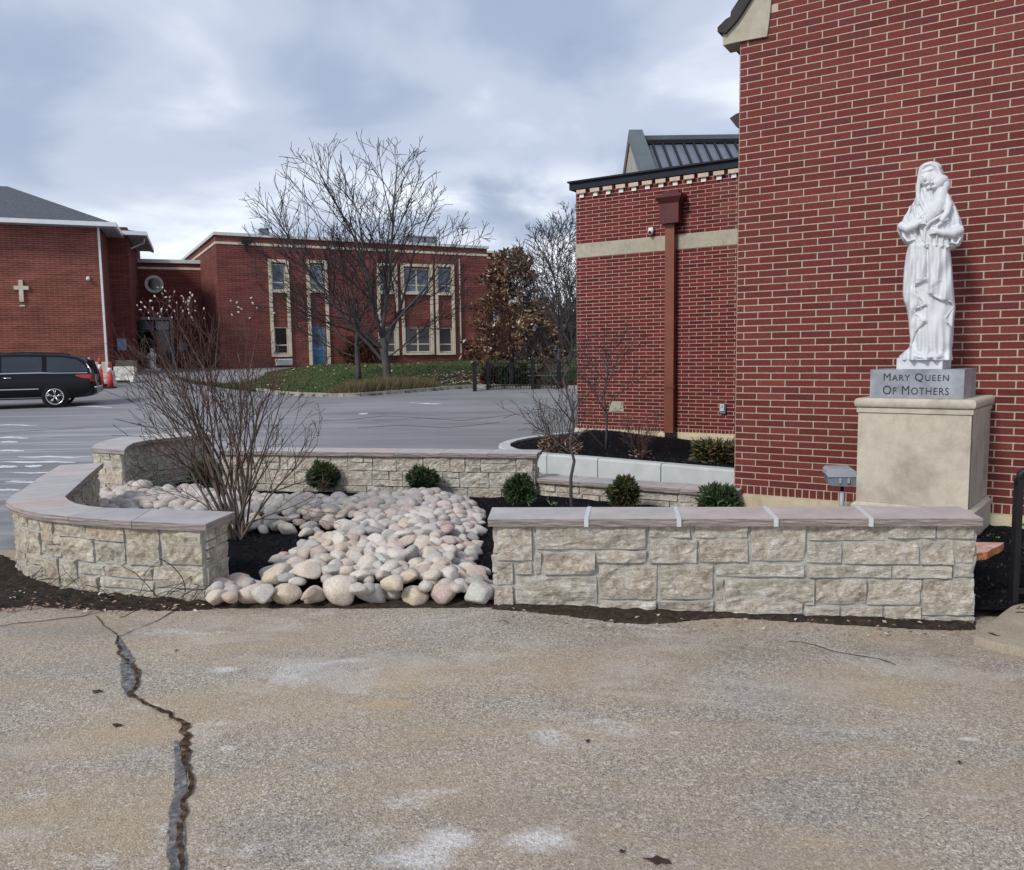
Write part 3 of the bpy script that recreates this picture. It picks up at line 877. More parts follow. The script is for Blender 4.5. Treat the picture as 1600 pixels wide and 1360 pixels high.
# ---- wall E : the lower stepped wall running to the church corner
ZE = .155
El, Er = G(832, 747.5, ZE), G(1150, 770.5, ZE)
wall_e = thing('stone_wall', 'lowest stone wall stepping down between the back wall and the church corner', 'stone wall', ((El.x+Er.x)/2, (El.y+Er.y)/2, 0))
FE = Frame.through(El, Er); LE = (Er-El).length-.01; DE = .36
pr = [(FE.pt(LE*k/4, 0, 0), FE.pt(LE*k/4, -DE, 0)) for k in range(5)]
curved_wall(wall_e, pr, ZE, M['stone_a'], [.14, .11], seed=21, zb=-.12, wr=(.2, .5))

# ---- planting bed mulch between the walls
t = NT('black mulch'); c = t.coord('Object')
mn = t.noise(c, 70, 6, .75); 
mc = t.ramp(mn, [(0.35, (.0035, .0035, .005)), (0.6, (.012, .012, .016)), (0.75, (.032, .032, .038))])
M['mulch'] = t.fin(mc, .95, t.bump(mn, 1.0, .02), .08)
t = NT('black mulch chips'); M['mulch_chip'] = t.fin(t.ramp(t.attr('rv'), [(0, (.006, .006, .008)), (.75, (.018, .018, .023)), (.93, (.04, .038, .042)), (1, (.11, .095, .085))]), .9, None, .12)
bed_poly = [PBw[0][1], PBw[3][1], PBw[5][1], PBw[8][1], PBw[12][1], PCw[0][1], PCw[3][1], PCw[6][1], Dl, Dr, El, Er,
            Vector((5.4, 6.2, 0)), Vector((5.4, 5.5, 0)), Vector((4.3, 4.4, 0)), faceF.pt(sR-.02, -.2, 0), faceF.pt(sL+.02, -.2, 0), faceF.pt(sL-.0, -.05, 0), faceF.pt(sL-1.0, -.02, 0), PBw[0][0]+Vector((.1, .1, 0))]
bp = [(p.x, p.y) for p in bed_poly]
RZ = [Vector(p) for p in ()]
rock_px = [(322, 946), (775, 948), (768, 905), (742, 880), (745, 835), (752, 800), (735, 783), (690, 772), (600, 777), (520, 782), (450, 780), (400, 776), (300, 768), (150, 765), (150, 812), (300, 818), (400, 822), (445, 828), (515, 832), (470, 850), (432, 868), (428, 885), (410, 905), (350, 905), (326, 915)]
rock_poly = [G(u, v, .08) for u, v in rock_px]
rp = [(p.x, p.y) for p in rock_poly]
def bedz(x, y):
    z = .035 + .02*noise.noise(Vector((x*1.3, y*1.3, 0))) + .012*noise.noise(Vector((x*6, y*6, 3)))
    d = polydist(x, y, bp)
    z -= .085*sm(6.6, 8.4, y+.35*max(0, x))
    if y < 5.2 and -2 < x < .2: z -= .03
    if x > 2.7 and y < 5.4: z = -.06+.02*noise.noise(Vector((x*4, y*4, 1)))+.12*sm(4.2, 6.4, y)
    if x > 3.0: z += .05*sm(5.6, 6.6, y)
    return z
xs = lin(-5.4, 5.5, 160); ys = lin(4.2, 11.0, 110)
bed_poly_big = bp
sheet('mulch_bed', xs, ys, bedz, M['mulch'], inside=lambda x, y: inpoly(x, y, bp) or polydist(x, y, bp) < .06)
def chips(name, n, region, zf, mat, seed, size=(.008, .03), box=None, label=None):
    rr = random.Random(seed); mb = MB(); k = 0; tries = 0
    x0, x1, y0, y1 = box
    while k < n and tries < n*12:
        tries += 1
        # denser near the viewer
        y = y0 + (y1-y0)*rr.random()**1.5; x = rr.uniform(x0, x1)
        if not region(x, y): continue
        k += 1
        L = rr.uniform(*size); w = L*rr.uniform(.18, .4); a = rr.uniform(0, math.pi)
        dx, dy = math.cos(a)*L/2, math.sin(a)*L/2; ex, ey = -math.sin(a)*w/2, math.cos(a)*w/2
        mb.cur = rr.random(); z = zf(x, y)+.004+rr.random()*.007; tl = rr.uniform(-.35, .35)*L; tw = rr.uniform(-.3, .3)*w
        mb.add([(x-dx-ex, y-dy-ey, z-tl), (x+dx-ex, y+dy-ey, z+tl), (x+dx+ex, y+dy+ey, z+tl+tw), (x-dx+ex, y-dy+ey, z-tl+tw)], [(0, 1, 2, 3)])
    o = mb.build(name, mat, None, False, 'stuff')
    return tag(o, label)
chips('mulch_chips', 26000, lambda x, y: inpoly(x, y, bp), bedz, M['mulch_chip'], 4, (.01, .035), (-5, 4.6, 4.3, 10.4), 'loose black wood mulch covering the planting bed')

def lot_z(x, y):
    z = lotz(x, y)-.012-.3*(1-sm(5, 8, y))*sm(-3.2, -1.5, x)-.02*(1-sm(5, 8, y))
    if 4 < y < 17 and -6 < x < 7:
        P = bp if inpoly(x, y, bp) else bed2 if inpoly(x, y, bed2) else None
        if P: z -= .45*sm(.0, .25, polydist(x, y, P)+(.25 if P is bp else 0))
        elif polydist(x, y, bp) < .30: z -= .45
    return z
# ------------------------------------------------------------------ the church: brick gable wall on the right
COURSE, BL, JT = .0677, .277, .0082
o = W(1150, 570, 8.2)
FM = Frame((o.x, o.y), R(-32.2))
mbx = {}
def brick_mesh(w, h, d=.03, name='brick'):
    key = (round(w, 4), round(h, 4), name)
    if key not in mbx:
        me = bpy.data.meshes.new(name); e = .0022
        vs = [(0, 0, 0), (w, 0, 0), (w, 0, h), (0, 0, h), (e, -d, e), (w-e, -d, e), (w-e, -d, h-e), (e, -d, h-e)]
        # local +y is into the wall; front lies at -d
        fs = [(4, 5, 6, 7), (0, 1, 5, 4), (1, 2, 6, 5), (2, 3, 7, 6), (3, 0, 4, 7)]
        me.from_pydata(vs, [], fs); me.update(); mbx[key] = me
    return mbx[key]
def see(u_s, F, z):
    """apparent size of a brick: 1/distance, 0 outside the frame"""
    p = F.pt(u_s, 0, z) - Vector((0, 0, CAM_H))
    dep = p.y*_ct - p.z*_st
    if dep < .5: return 0
    u = 800 + FPX*p.x/dep; v = 680 - FPX*(p.y*_st + p.z*_ct)/dep
    # undo nothing for the small roll: only used for ranking
    if u < -20 or u > 1625 or v < -25 or v > 1385: return 0
    return 1/dep
def brick_wall(root, F, s0, s1, z0, z1, m_ind, m_join, holes=(), clip=None, start=(.075, .2135), limit=300, soldier=None, seed=1, proud=.005):
    rr = random.Random(seed); L = []
    z = z0; row = 0
    while z < z1-.01:
        s = s0; first = start[row % 2]; w = first
        while s < s1-.01:
            e = min(s+w, s1)
            if not any(s < h[1]-.005 and e > h[0]+.005 and z < h[3]-.005 and z+COURSE > h[2]+.005 for h in holes):
                if not clip or clip((s+e)/2, z+COURSE/2): L.append((s, e, z, z+COURSE))
            else:
                for h in holes:
                    if s < h[0] < e and z < h[3] and z+COURSE > h[2]: L.append((s, h[0]+JT, z, z+COURSE))
                    if s < h[1] < e and z < h[3] and z+COURSE > h[2]: L.append((h[1], e, z, z+COURSE))
            s = e; w = BL
        z += COURSE; row += 1
    if soldier:
        s = s0
        while s < s1-.01:
            e = min(s+COURSE, s1)
            if not any(s < h[1] and e > h[0] and soldier[0] < h[3] and soldier[1] > h[2] for h in holes): L.append((s, e, soldier[0], soldier[1]))
            s = e
    sc = sorted(range(len(L)), key=lambda i: -see((L[i][0]+L[i][1])/2, F, L[i][2])*(1 if L[i][1]-L[i][0] > .1 else .6))
    ind = set(sc[:limit]); ind = {i for i in ind if see((L[i][0]+L[i][1])/2, F, L[i][2]) > 0}
    mb = MB()
    for i, (a, b, c, d) in enumerate(L):
        a2, b2, c2, d2 = a+JT/2, b-JT/2, c+JT/2, d-JT/2
        if b2-a2 < .012: continue
        j = rr.uniform(-.0012, .0012)
        if i in ind:
            ob = place(brick_mesh(b2-a2, d2-c2), 'brick', root, F.pt(a2, -.03+proud+j+.0, c2), F.ang)
            ob.rotation_euler = (0, 0, F.ang)
            me = ob.data
            if not me.materials: me.materials.append(m_ind)
        else:
            mb.cur = rr.random()
            n1 = proud+j; n0 = -.03
            P = [(a2, n0, c2), (b2, n0, c2), (b2, n0, d2), (a2, n0, d2), (a2+.002, n1, c2+.002), (b2-.002, n1, c2+.002), (b2-.002, n1, d2-.002), (a2+.002, n1, d2-.002)]
            mb.add([F.pt(*q) for q in P], [(4, 5, 6, 7), (0, 1, 5, 4), (1, 2, 6, 5), (2, 3, 7, 6), (3, 0, 4, 7)], [(q[0], q[2]) for q in P])
    if mb.v: mb.build('bricks', m_join, root, False, 'stuff')

church = thing('church_building', 'tall red brick gable wall behind the white statue, pale stone block under its roof edge', 'building', (FM.pt(1.5, 0, 0).x, FM.pt(1.5, 0, 0).y, 0))
_, zb0 = FM.hit(1150, 757); _, zb1 = FM.hit(1150, 770.5); _, zb2 = FM.hit(1150, 790)
SOL0, SOL1 = zb1, zb1+.205
SOL1 = SOL0 + .21*.0 + (zb0-zb1) if (zb0-zb1) > .09 else SOL0+.1
zcb = FM.hit(1145, 77)[1]        # underside of the stone kneeler
skn = FM.hit(1200, 58)[0]
WT = 8.4
# mortar body, its gable end sloping up from the kneeler
KZ = FM.hit(1122, 45)[1]
_a, _b = FM.hit(1172, -2, .07), FM.hit(1260, -152, .07); SLP = (_b[1]-_a[1])/(_b[0]-_a[0]); SR = 3.75
top_at = lambda s: _a[1]+(min(s, 2*SR-s)-_a[0])*SLP-.12
mb = MB(); mb.fpoly(FM, [(0, -.3), (7.5, -.3), (7.5, top_at(7.5)), (SR, top_at(SR)), (.25, top_at(.25)), (.0, zcb+.0)], -9.0, 0.0)
mb.build('wall', M['mortar'], church)
slope_at = lambda s: KZ+.25 + (s+.3)*1.12
_zt = SOL1
n_courses = int((top_at(SR)-_zt)/COURSE)
brick_wall(church, FM, 0, 7.5, SOL1, SOL1+n_courses*COURSE, M['brick_main'], M['brick_main_s'], soldier=(SOL0, SOL1),
           clip=lambda s, z: z < top_at(s-.08)-.04, seed=5)
# side return of the corner, facing away to the left
FMS = Frame(FM.pt(0, -9, 0), FM.ang-math.pi/2)   # runs from the back to the corner
mb = MB(); rr = random.Random(3)
z = SOL0; row = 0
FS2 = Frame(FM.pt(0, 0, 0), FM.ang+math.pi/2)
while z < zcb-.02:
    s = 0; w = (.138, .277)[row % 2]
    while s < 6:
        e = s+w; mb.cur = rr.random()
        q = [FM.pt(-.005, -s-.005, z+.005), FM.pt(-.005, -e+.005, z+.005), FM.pt(-.005, -e+.005, z+COURSE-.005), FM.pt(-.005, -s-.005, z+COURSE-.005),
             FM.pt(.02, -s-.005, z+.005), FM.pt(.02, -e+.005, z+.005), FM.pt(.02, -e+.005, z+COURSE-.005), FM.pt(.02, -s-.005, z+COURSE-.005)]
        mb.add(q, [(3, 2, 1, 0), (0, 1, 5, 4), (3, 2, 6, 7), (0, 3, 7, 4), (1, 2, 6, 5)]); s = e; w = BL
    z += COURSE; row += 1
mb.build('bricks', M['brick_main_s'], church, False, 'stuff')
# limestone base course
mb = MB(); mb.fbox(FM, -.03, 7.5, -.25, .045, -.3, SOL0-.003)
mb.build('base_course', M['limestone_base'], church)
# kneeler stone: profile traced on the wall face
kn = [(1129.5, 50), (1129.5, 71), (1155, 65), (1198, 57), (1202, 30), (1206, -14), (1200, -30), (1172, -14), (1148, 34), (1135, 48)]
pts = [FM.hit(u, v, .03) for u, v in kn]
mb = MB(); mb.fpoly(FM, pts, -.22, .03)
mb.build('kneeler_stone', M['limestone'], church)
# underside depth block to the left face
# roof edge: dark verge board and shingles riding above the kneeler
rf = [(1121, 43), (1121, 50), (1133, 52), (1152, 31), (1172, 0), (1205, -58), (1260, -150), (1262, -175), (1205, -85), (1168, -22), (1142, 18), (1141, 26), (1134, 30)]
pts = [FM.hit(u, v, .07) for u, v in rf]
mb = MB(); mb.fpoly(FM, pts, -9.2, .07)
mb.fpoly(FM, [(_b[0], _b[1]-.02), (_b[0]-.02, _b[1]+.2), (SR, top_at(SR)+.36), (2*SR+.3, top_at(2*SR+.3)+.36), (2*SR+.3, top_at(2*SR+.3)+.1), (SR, top_at(SR)+.1)], -9.2, .072)
mb.build('roof_edge', simple('dark brown verge', (.035, .028, .028), .7, .3), church)
# gutter end of the lower eave on the hidden side, peeping round the corner
mb = MB(); p0 = [FM.hit(u, v, -1.6) for u, v in [(1140, 185), (1150, 178), (1168, 172), (1168, 200), (1150, 198)]]
mb.fpoly(FM, p0, -3.6, -1.6)
mb.build('eave_end', simple('dark eave', (.06, .035, .035), .6, .3), church)

# ------------------------------------------------------------------ the lower brick wing
o = W(901.5, 560, 15.86)
FW = Frame((o.x, o.y), R(-32.2))
wing = thing('brick_wing', 'low dark red brick wing with a stone band, black fascia and brown downspout', 'building', (FW.pt(2, 0, 0).x, FW.pt(2, 0, 0).y, 0))
WS = FW.hit(1152, 500)[0]+1.2
ztop = FW.hit(903, 297)[1]; zfas = FW.hit(896, 283, .12)[1]
zbase = FW.hit(1000, 673)[1]; 
b_lo, b_hi = FW.hit(960, 397.5)[1], FW.hit(960, 375.0)[1]
mb = MB(); mb.fbox(FW, 0, WS, -7, 0, -.2, ztop+.06)
mb.build('wall', M['mortar'], wing)
def snap(z): return zsol + round((z-zsol)/COURSE)*COURSE
zsol = zbase + .07
b_lo, b_hi = snap(b_lo), snap(b_hi)
ds0, _ = FW.hit(1040, 500); ds1, _ = FW.hit(1052, 500)
psl, pzh = FW.hit(951.5, 626); psr, pzl = FW.hit(974, 643)
pzl, pzh = snap(pzl), snap(pzh)
brick_wall(wing, FW, 0, WS, zsol, ztop-.02, M['brick_wing'], M['brick_wing_s'], holes=[(-.1, WS+1, b_lo, b_hi), (psl, psr, pzl, pzh)], soldier=(zbase, zsol), seed=8)
mb = MB(); mb.fbox(FW, -.01, WS, -.2, .012, b_lo+.006, b_hi-.006); mb.build('stone_band', M['limestone'], wing)
mb = MB(); mb.fbox(FW, psl+.01, psr-.01, -.1, .004, pzl+.006, pzh-.006); mb.build('stone_plaque', M['limestone'], wing)
mb = MB(); mb.fbox(FW, -.06, WS, -.3, .06, -.2, zbase-.05); mb.fbox(FW, -.04, WS, -.3, .035, zbase-.05, zbase-.002)
mb.build('base_course', M['limestone_base'], wing)
# left return bricks
mb = MB(); rr = random.Random(30); z = zsol; row = 0
while z < ztop-.02:
    s = 0; w = (.138, .277)[row % 2]
    while s < 4:
        e = s+w; mb.cur = rr.random()
        q = [FW.pt(-.005, -s-.005, z+.005), FW.pt(-.005, -e+.005, z+.005), FW.pt(-.005, -e+.005, z+COURSE-.005), FW.pt(-.005, -s-.005, z+COURSE-.005)]
        mb.add(q, [(3, 2, 1, 0)]); s = e; w = BL
    z += COURSE; row += 1
mb.build('bricks', M['brick_wing_s'], wing, False, 'stuff')
# fascia
mb = MB(); mb.fbox(FW, -.10, WS, -7.1, .09, ztop-.005, zfas-.03); mb.fbox(FW, -.12, WS, -7.12, .14, zfas-.03, zfas)
mb.build('fascia', M['dark_metal'], wing)
# light dentil bricks under the fascia
M['dentil'] = simple('pale dentil brick', (.60, .46, .36), .85, .15, 20); M['dentil_w'] = simple('white dentil brick', (.80, .76, .70), .85, .06, 20)
ts = [905, 926, 946, 966, 986, 1007, 1028, 1050, 1072, 1094, 1118, 1141]
sA = FW.hit(909, 305)[0]
ms = []
for i, u in enumerate(ts):
    s0_ = FW.hit(u-1.5, 303-(u-903)*.155)[0]
    mb = MB(); mb.fbox(FW, s0_, s0_+.19, -.02, .075, ztop-.088, ztop-.020); mb.build('dentil_brick', M['dentil'], wing)
    mb = MB(); mb.fbox(FW, s0_+.045, s0_+.135, -.02, .035, ztop-.092-.07, ztop-.092); mb.build('dentil_brick', M['dentil_w'], wing)

# downspout with leader head
ds = thing('downspout', 'brown square downspout with a flared box at its top on the dark brick wing', 'downspout', FW.pt(ds0+.06, .1, 0))
zt_, zb_ = FW.hit(1045, 350, .1)[1], FW.hit(1045, 686, .1)[1]
sa = FW.hit(1038.5, 500, .17)[0]; sb = FW.hit(1052.5, 500, .17)[0]
mb = MB(); mb.fbox(FW, sa, sb, .03, .17, zb_+.13, zt_); mb.build('pipe', M['bronze'], ds)
mb = MB(); mb.fbox(FW, sa-.01, sb+.012, .02, .185, zb_+.95, zb_+1.0); mb.fbox(FW, sa-.01, sb+.012, .02, .185, zb_+.12, zb_+.14); mb.build('pipe_strap', M['bronze'], ds)
mb = MB(); mb.fbox(FW, sa+.01, sb+.03, .03, .17, zb_-.12, zb_+.13); mb.build('boot', M['black'], ds)
h0, h1 = FW.hit(1029.5, 340, .3)[0], FW.hit(1059, 340, .3)[0]
za, zb1_, zc_, zd_ = FW.hit(1045, 349, .25)[1], FW.hit(1045, 318, .25)[1], FW.hit(1045, 309, .25)[1], FW.hit(1045, 301, .25)[1]
mb = MB(); mb.fbox(FW, h0, h1, .02, .27, za, zb1_)
a = .07
vs = [FW.pt(*p) for p in [(h0, .02, zb1_), (h1, .02, zb1_), (h1, .27, zb1_), (h0, .27, zb1_), (h0-a, .02, zc_), (h1+a, .02, zc_), (h1+a, .27+a, zc_), (h0-a, .27+a, zc_)]]
mb.add(vs, [(0, 1, 5, 4), (1, 2, 6, 5), (2, 3, 7, 6), (3, 0, 4, 7), (4, 5, 6, 7)])
mb.fbox(FW, h0-a, h1+a, .02, .27+a, zc_+.001, zc_+.05); mb.fbox(FW, h0+.03, h1-.03, .02, .2, zc_+.05, zd_+.03)
mb.build('leader_head', M['bronze_dark'], ds)

# security camera and outlet on the wing
t_ = FW.hit(1019, 361)
cm = thing('wall_camera', 'small white dome camera on the brick wing above the stone band', 'camera', FW.pt(t_[0], 0, t_[1]))
mb = MB(); mb.ball(FW.pt(t_[0], .07, t_[1]-.03), .055, 12, 8); mb.build('dome', M['white_paint'], cm, True)
mb = MB(); mb.fbox(FW, t_[0]-.04, t_[0]+.05, 0.0, .09, t_[1]-.01, t_[1]+.05); mb.build('bracket', M['white_paint'], cm)
mb = MB(); q = FW.pt(t_[0]-.0, .12, t_[1]-.04); mb.ball(q, .028, 10, 6); mb.build('lens', M['black'], cm, True)
t_ = FW.hit(1130.5, 638)
ob_ = thing('outlet_box', 'small grey weatherproof outlet box low on the brick wing', 'outlet box', FW.pt(t_[0], 0, t_[1]))
mb = MB(); mb.fbox(FW, t_[0]-.05, t_[0]+.05, 0, .06, t_[1]-.09, t_[1]+.08); mb.build('box', simple('grey plastic', (.22, .25, .29), .5, .1), ob_)
mb = MB(); mb.fbox(FW, t_[0]-.045, t_[0]+.035, .06, .085, t_[1]-.05, t_[1]+.075); mb.fbox(FW, t_[0]-.03, t_[0]+.01, .085, .10, t_[1]+.03, t_[1]+.06); mb.build('cover', simple('pale grey plastic', (.50, .55, .62), .4, .1), ob_)

# ------------------------------------------------------------------ gabled metal roof rising behind the wing
M['seam_metal'] = simple('slate blue standing seam', (.13, .145, .185), .38, .12, 1.5, spec=.5, metal=.0)
M['parapet_metal'] = simple('grey green parapet cap', (.10, .125, .135), .5, .12, 2)
M['stucco'] = simple('grey beige gable infill', (.40, .38, .34), .9, .15, 3, .2, 60)
Y0 = 22.0
ap = W(985, 204, Y0); x0 = ap.x; zr = ap.z
ft = W(1006, 268, 19.9); bk = W(972, 270, 24.1)
sl = (zr-ft.z)/(Y0-19.9)
gr = thing('gabled_roof', 'dark standing seam metal roof with a pale gable end, rising behind the brick wing', 'building', (x0, Y0, 0))
Fg = Frame((x0, Y0+6), R(-90))      # gable plane, s runs towards the viewer (s=6 at the ridge)
def gz(y): return zr - abs(y-Y0)*sl
# gable wall
mb = MB(); n = [(2.2, 0), (9.8, 0), (9.8, gz(Y0-3.8)-.2), (6, zr-.25), (2.2, gz(Y0+3.8)-.2)]
mb.fpoly(Fg, n, -.25, .0); mb.build('gable_wall', M['stucco'], gr)
# parapet strips
mb = MB()
mb.fpoly(Fg, [(6, zr+.02), (9.9, gz(Y0-3.9)+.02), (9.9, gz(Y0-3.9)-.22), (6, zr-.3)], -.32, .04)
mb.build('parapet', M['parapet_metal'], gr)
mb = MB(); mb.fpoly(Fg, [(6, zr+.02), (6, zr-.3), (2.1, gz(Y0+3.9)-.22), (2.1, gz(Y0+3.9)+.02)], -.32, .04)
mb.build('parapet', simple('brown parapet return', (.16, .12, .10), .7, .2), gr)
# roof planes
rz = W(1080, 221, Y0).z
X1 = x0+.3; X2 = x0+9
def rp_(y): return rz - abs(y-Y0)*sl
mb = MB(); mb.add([(X1, Y0, rz), (X2, Y0, rz), (X2, Y0-3.8, rp_(Y0-3.8)), (X1, Y0-3.8, rp_(Y0-3.8)), (X2, Y0+3.8, rp_(Y0+3.8)), (X1, Y0+3.8, rp_(Y0+3.8)),
        (X2, Y0, rz-.1), (X2, Y0, 0), (X2, Y0-3.8, 0), (X1, Y0-3.8, 0)], [(0, 3, 2, 1), (0, 1, 4, 5), (3, 9, 8, 2)])
mb.build('roof_panel', M['seam_metal'], gr)
k = 0; xx = X1+.25
while xx < X2:
    mb = MB()
    w = .022
    a = [(xx-w, Y0-.12, rp_(Y0-.12)+.004), (xx+w, Y0-.12, rp_(Y0-.12)+.004), (xx+w, Y0-3.8, rp_(Y0-3.8)+.004), (xx-w, Y0-3.8, rp_(Y0-3.8)+.004)]
    b = [(p[0], p[1]-.0, p[2]+.07) for p in a]
    mb.add(a+b, [(0, 1, 5, 4), (1, 2, 6, 5), (2, 3, 7, 6), (3, 0, 4, 7), (4, 5, 6, 7)])
    mb.build('seam', M['black'], gr); xx += .272
mb = MB(); mb.box(X1-.01, X2, Y0-.10, Y0+.1, rz-.05, rz+.14); mb.build('ridge_cap', M['parapet_metal'], gr)
mb = MB(); mb.box(X1-.01, X2, Y0-.2, Y0-.103, rz-.1, rz+.005); mb.build('ridge_flashing', M['black'], gr)

# ------------------------------------------------------------------ pale kerb round the wing's bed
kz0, kz1 = -.08, .235
ko = [G(1160, 736.0, kz1), G(1000, 722.5, kz1), G(920, 715.5, kz1), G(860, 710.8, kz1), G(838, 709.0, kz1), G(812, 706.5, kz1), G(790, 702.5, kz1), G(779, 697.5, kz1), G(780, 692.5, kz1), G(792, 687.8, kz1), G(815, 683.2, kz1), G(848, 679.2, kz1), G(880, 675.5, kz1), G(905, 672.5, kz1)]
Pk = Path(ko); nk = 60
mb = MB(); vs = []
for i in range(nk+1):
    p, n_ = Pk.at(Pk.len*i/nk)
    q = p - n_*(-.0)
    inn = p - n_*-.15 if False else p
    vs.append((p, n_))
# the kerb's inner side lies towards the bed centre
cen = G(930, 695, kz1)
prof = []
mb2 = []
segs = [0, 9, 17, 24, 31, 38, 46, 60]
kerb = thing('kerb', 'pale new concrete kerb curving round the bed at the foot of the brick wing', 'kerb', tuple(G(900, 713, 0)))
def off(p, n_, d):
    s = -1 if (p-cen).dot(n_) > 0 else 1
    return p + n_*d*s
for a_, b_ in zip(segs, segs[1:]):
    mb = MB(); V = []
    for i in range(a_, b_+1):
        p, n_ = vs[i]
        if i == a_: p = p + (vs[i+1][0]-p).normalized()*.006
        if i == b_: p = p + (vs[i-1][0]-p).normalized()*.006
        i_ = off(p, n_, .17); j_ = off(p, n_, .022)
        V += [(p.x, p.y, kz0), (p.x, p.y, kz1-.02), (j_.x, j_.y, kz1), (i_.x, i_.y, kz1), (i_.x, i_.y, kz0)]
    F_ = []
    m_ = b_-a_
    for k in range(m_):
        for j in range(4): F_.append((5*k+j, 5*k+5+j, 5*k+6+j, 5*k+1+j))
    F_ += [(0, 1, 2, 3, 4), tuple(5*m_+j for j in (4, 3, 2, 1, 0))]
    mb.add(V, F_); mb.build('kerb_segment', M['concrete_new'], kerb)
# bed behind the kerb
kp = [off(vs[i][0], vs[i][1], .1) for i in range(nk+1)]
bed2 = [(p.x, p.y) for p in kp] + [(FW.pt(0, .0, 0).x, FW.pt(0, 0, 0).y), (FW.pt(WS, 0, 0).x, FW.pt(WS, 0, 0).y), (FM.pt(0, -.2, 0).x+.5, FM.pt(0, -.2, 0).y+.5)]
def bed2z(x, y):
    d = polydist(x, y, [(p.x, p.y) for p in kp], False)
    return kz1-.03 - .12*0 + .025*noise.noise(Vector((x*1.5, y*1.5, 3)))+.012*noise.noise(Vector((x*6, y*6, 1))) - .25*sm(.25, 2.4, d)
sheet('mulch_bed', lin(-.4, 5.6, 90), lin(8, 16.4, 110), bed2z, M['mulch'], inside=lambda x, y: inpoly(x, y, bed2))
chips('mulch_chips', 9000, lambda x, y: inpoly(x, y, bed2), bed2z, M['mulch_chip'], 44, (.012, .04), (-.3, 5.4, 8.4, 16), 'loose black mulch in the kerbed bed beside the brick wing')
# strip along the foot of the church wall is part of the main bed

sheet('parking_lot', lin(-90, -7, 30)+lin(-6.7, 7.2, 60)+lin(8, 90, 30), [-12, 2]+lin(4.2, 17, 64)+lin(17.6, 60, 66)+[80, 120, 200, 400, 900], lot_z, M['asphalt'])

# worn white parking marks on the left
t = NT('worn white paint'); c = t.coord('Object')
w_ = t.ramp(t.noise(t.coord('Object', (.5, 2.5, 1)), 2.2, 7, .75, .5), [(0.40, 0.), (0.52, 1.)])
M['worn_paint'] = t.fin(t.mix(w_, (.24, .245, .25), (.70, .71, .72)), .8, None, .3)
for k, (x0, x1, v, th) in enumerate(((0, 44, 683.5, 3), (0, 28, 690.5, 3), (0, 38, 704, 3.5), (28, 146, 713.5, 2.5), (0, 118, 721.5, 3), (-10, 27, 729, 4), (39, 66, 727.5, 4), (2, 92, 738, 2), (8, 60, 752, 5), (-10, 32, 765, 3), (120, 175, 640, 1.2), (-10, 60, 664, 1.6), (560, 575, 647, 2), (640, 690, 634, 1.4))):
    L = []; n = 12; rr = random.Random(k)
    for i in range(n+1):
        u = x0+(x1-x0)*i/n; w = th*.5*math.sin(math.pi*min(.97, max(.03, i/n)))**.4
        a = G(u, v-w*rr.uniform(.6, 1.1)-.5*math.sin(u*.1), 0); b = G(u, v+w*rr.uniform(.6, 1.1)-.5*math.sin(u*.1), 0)
        L += [(a.x, a.y, lot_z(a.x, a.y)+.0045), (b.x, b.y, lot_z(b.x, b.y)+.0045)]
    mb = MB(); mb.add(L, [(2*i, 2*i+1, 2*i+3, 2*i+2) for i in range(n)]); mb.build('parking_mark', M['worn_paint'], kind='structure')

for k, P in enumerate(([(498, 657), (540, 656), (600, 650), (650, 652), (720, 657), (790, 649), (850, 643), (905, 640)], [(560, 668), (620, 664), (700, 668), (780, 660)], [(180, 655), (240, 668), (330, 672), (430, 664)], [(0, 676), (60, 672), (130, 669)])):
    q = [G(*p) for p in P]
    ribbon('lot_seam', q, [.05]*len(q), .0042, M['hairline'], .5, 8, 20+k, zf=lot_z, fr=1.1)
# ------------------------------------------------------------------ far buildings
def facade(mb, F, s0, s1, z0, z1, holes, reveal=.14, n=0.0):
    S = sorted({s0, s1, *[h[0] for h in holes], *[h[1] for h in holes]}); Z = sorted({z0, z1, *[h[2] for h in holes], *[h[3] for h in holes]})
    for a, b in zip(S, S[1:]):
        for c, d in zip(Z, Z[1:]):
            if any(a >= h[0]-1e-6 and b <= h[1]+1e-6 and c >= h[2]-1e-6 and d <= h[3]+1e-6 for h in holes): continue
            P = [(a, c), (b, c), (b, d), (a, d)]
            mb.add([F.pt(s, n, z) for s, z in P], [(0, 1, 2, 3)], P)
    for (a, b, c, d) in holes:
        for P in ([(a, c), (a, d)], [(b, d), (b, c)], [(a, d), (b, d)], [(b, c), (a, c)]):
            vs = [F.pt(P[0][0], n, P[0][1]), F.pt(P[1][0], n, P[1][1]), F.pt(P[1][0], n-reveal, P[1][1]), F.pt(P[0][0], n-reveal, P[0][1])]
            mb.add(vs, [(0, 1, 2, 3)], [(P[0][0], P[0][1]), (P[1][0], P[1][1]), (P[1][0]+reveal, P[1][1]), (P[0][0]+reveal, P[0][1])])
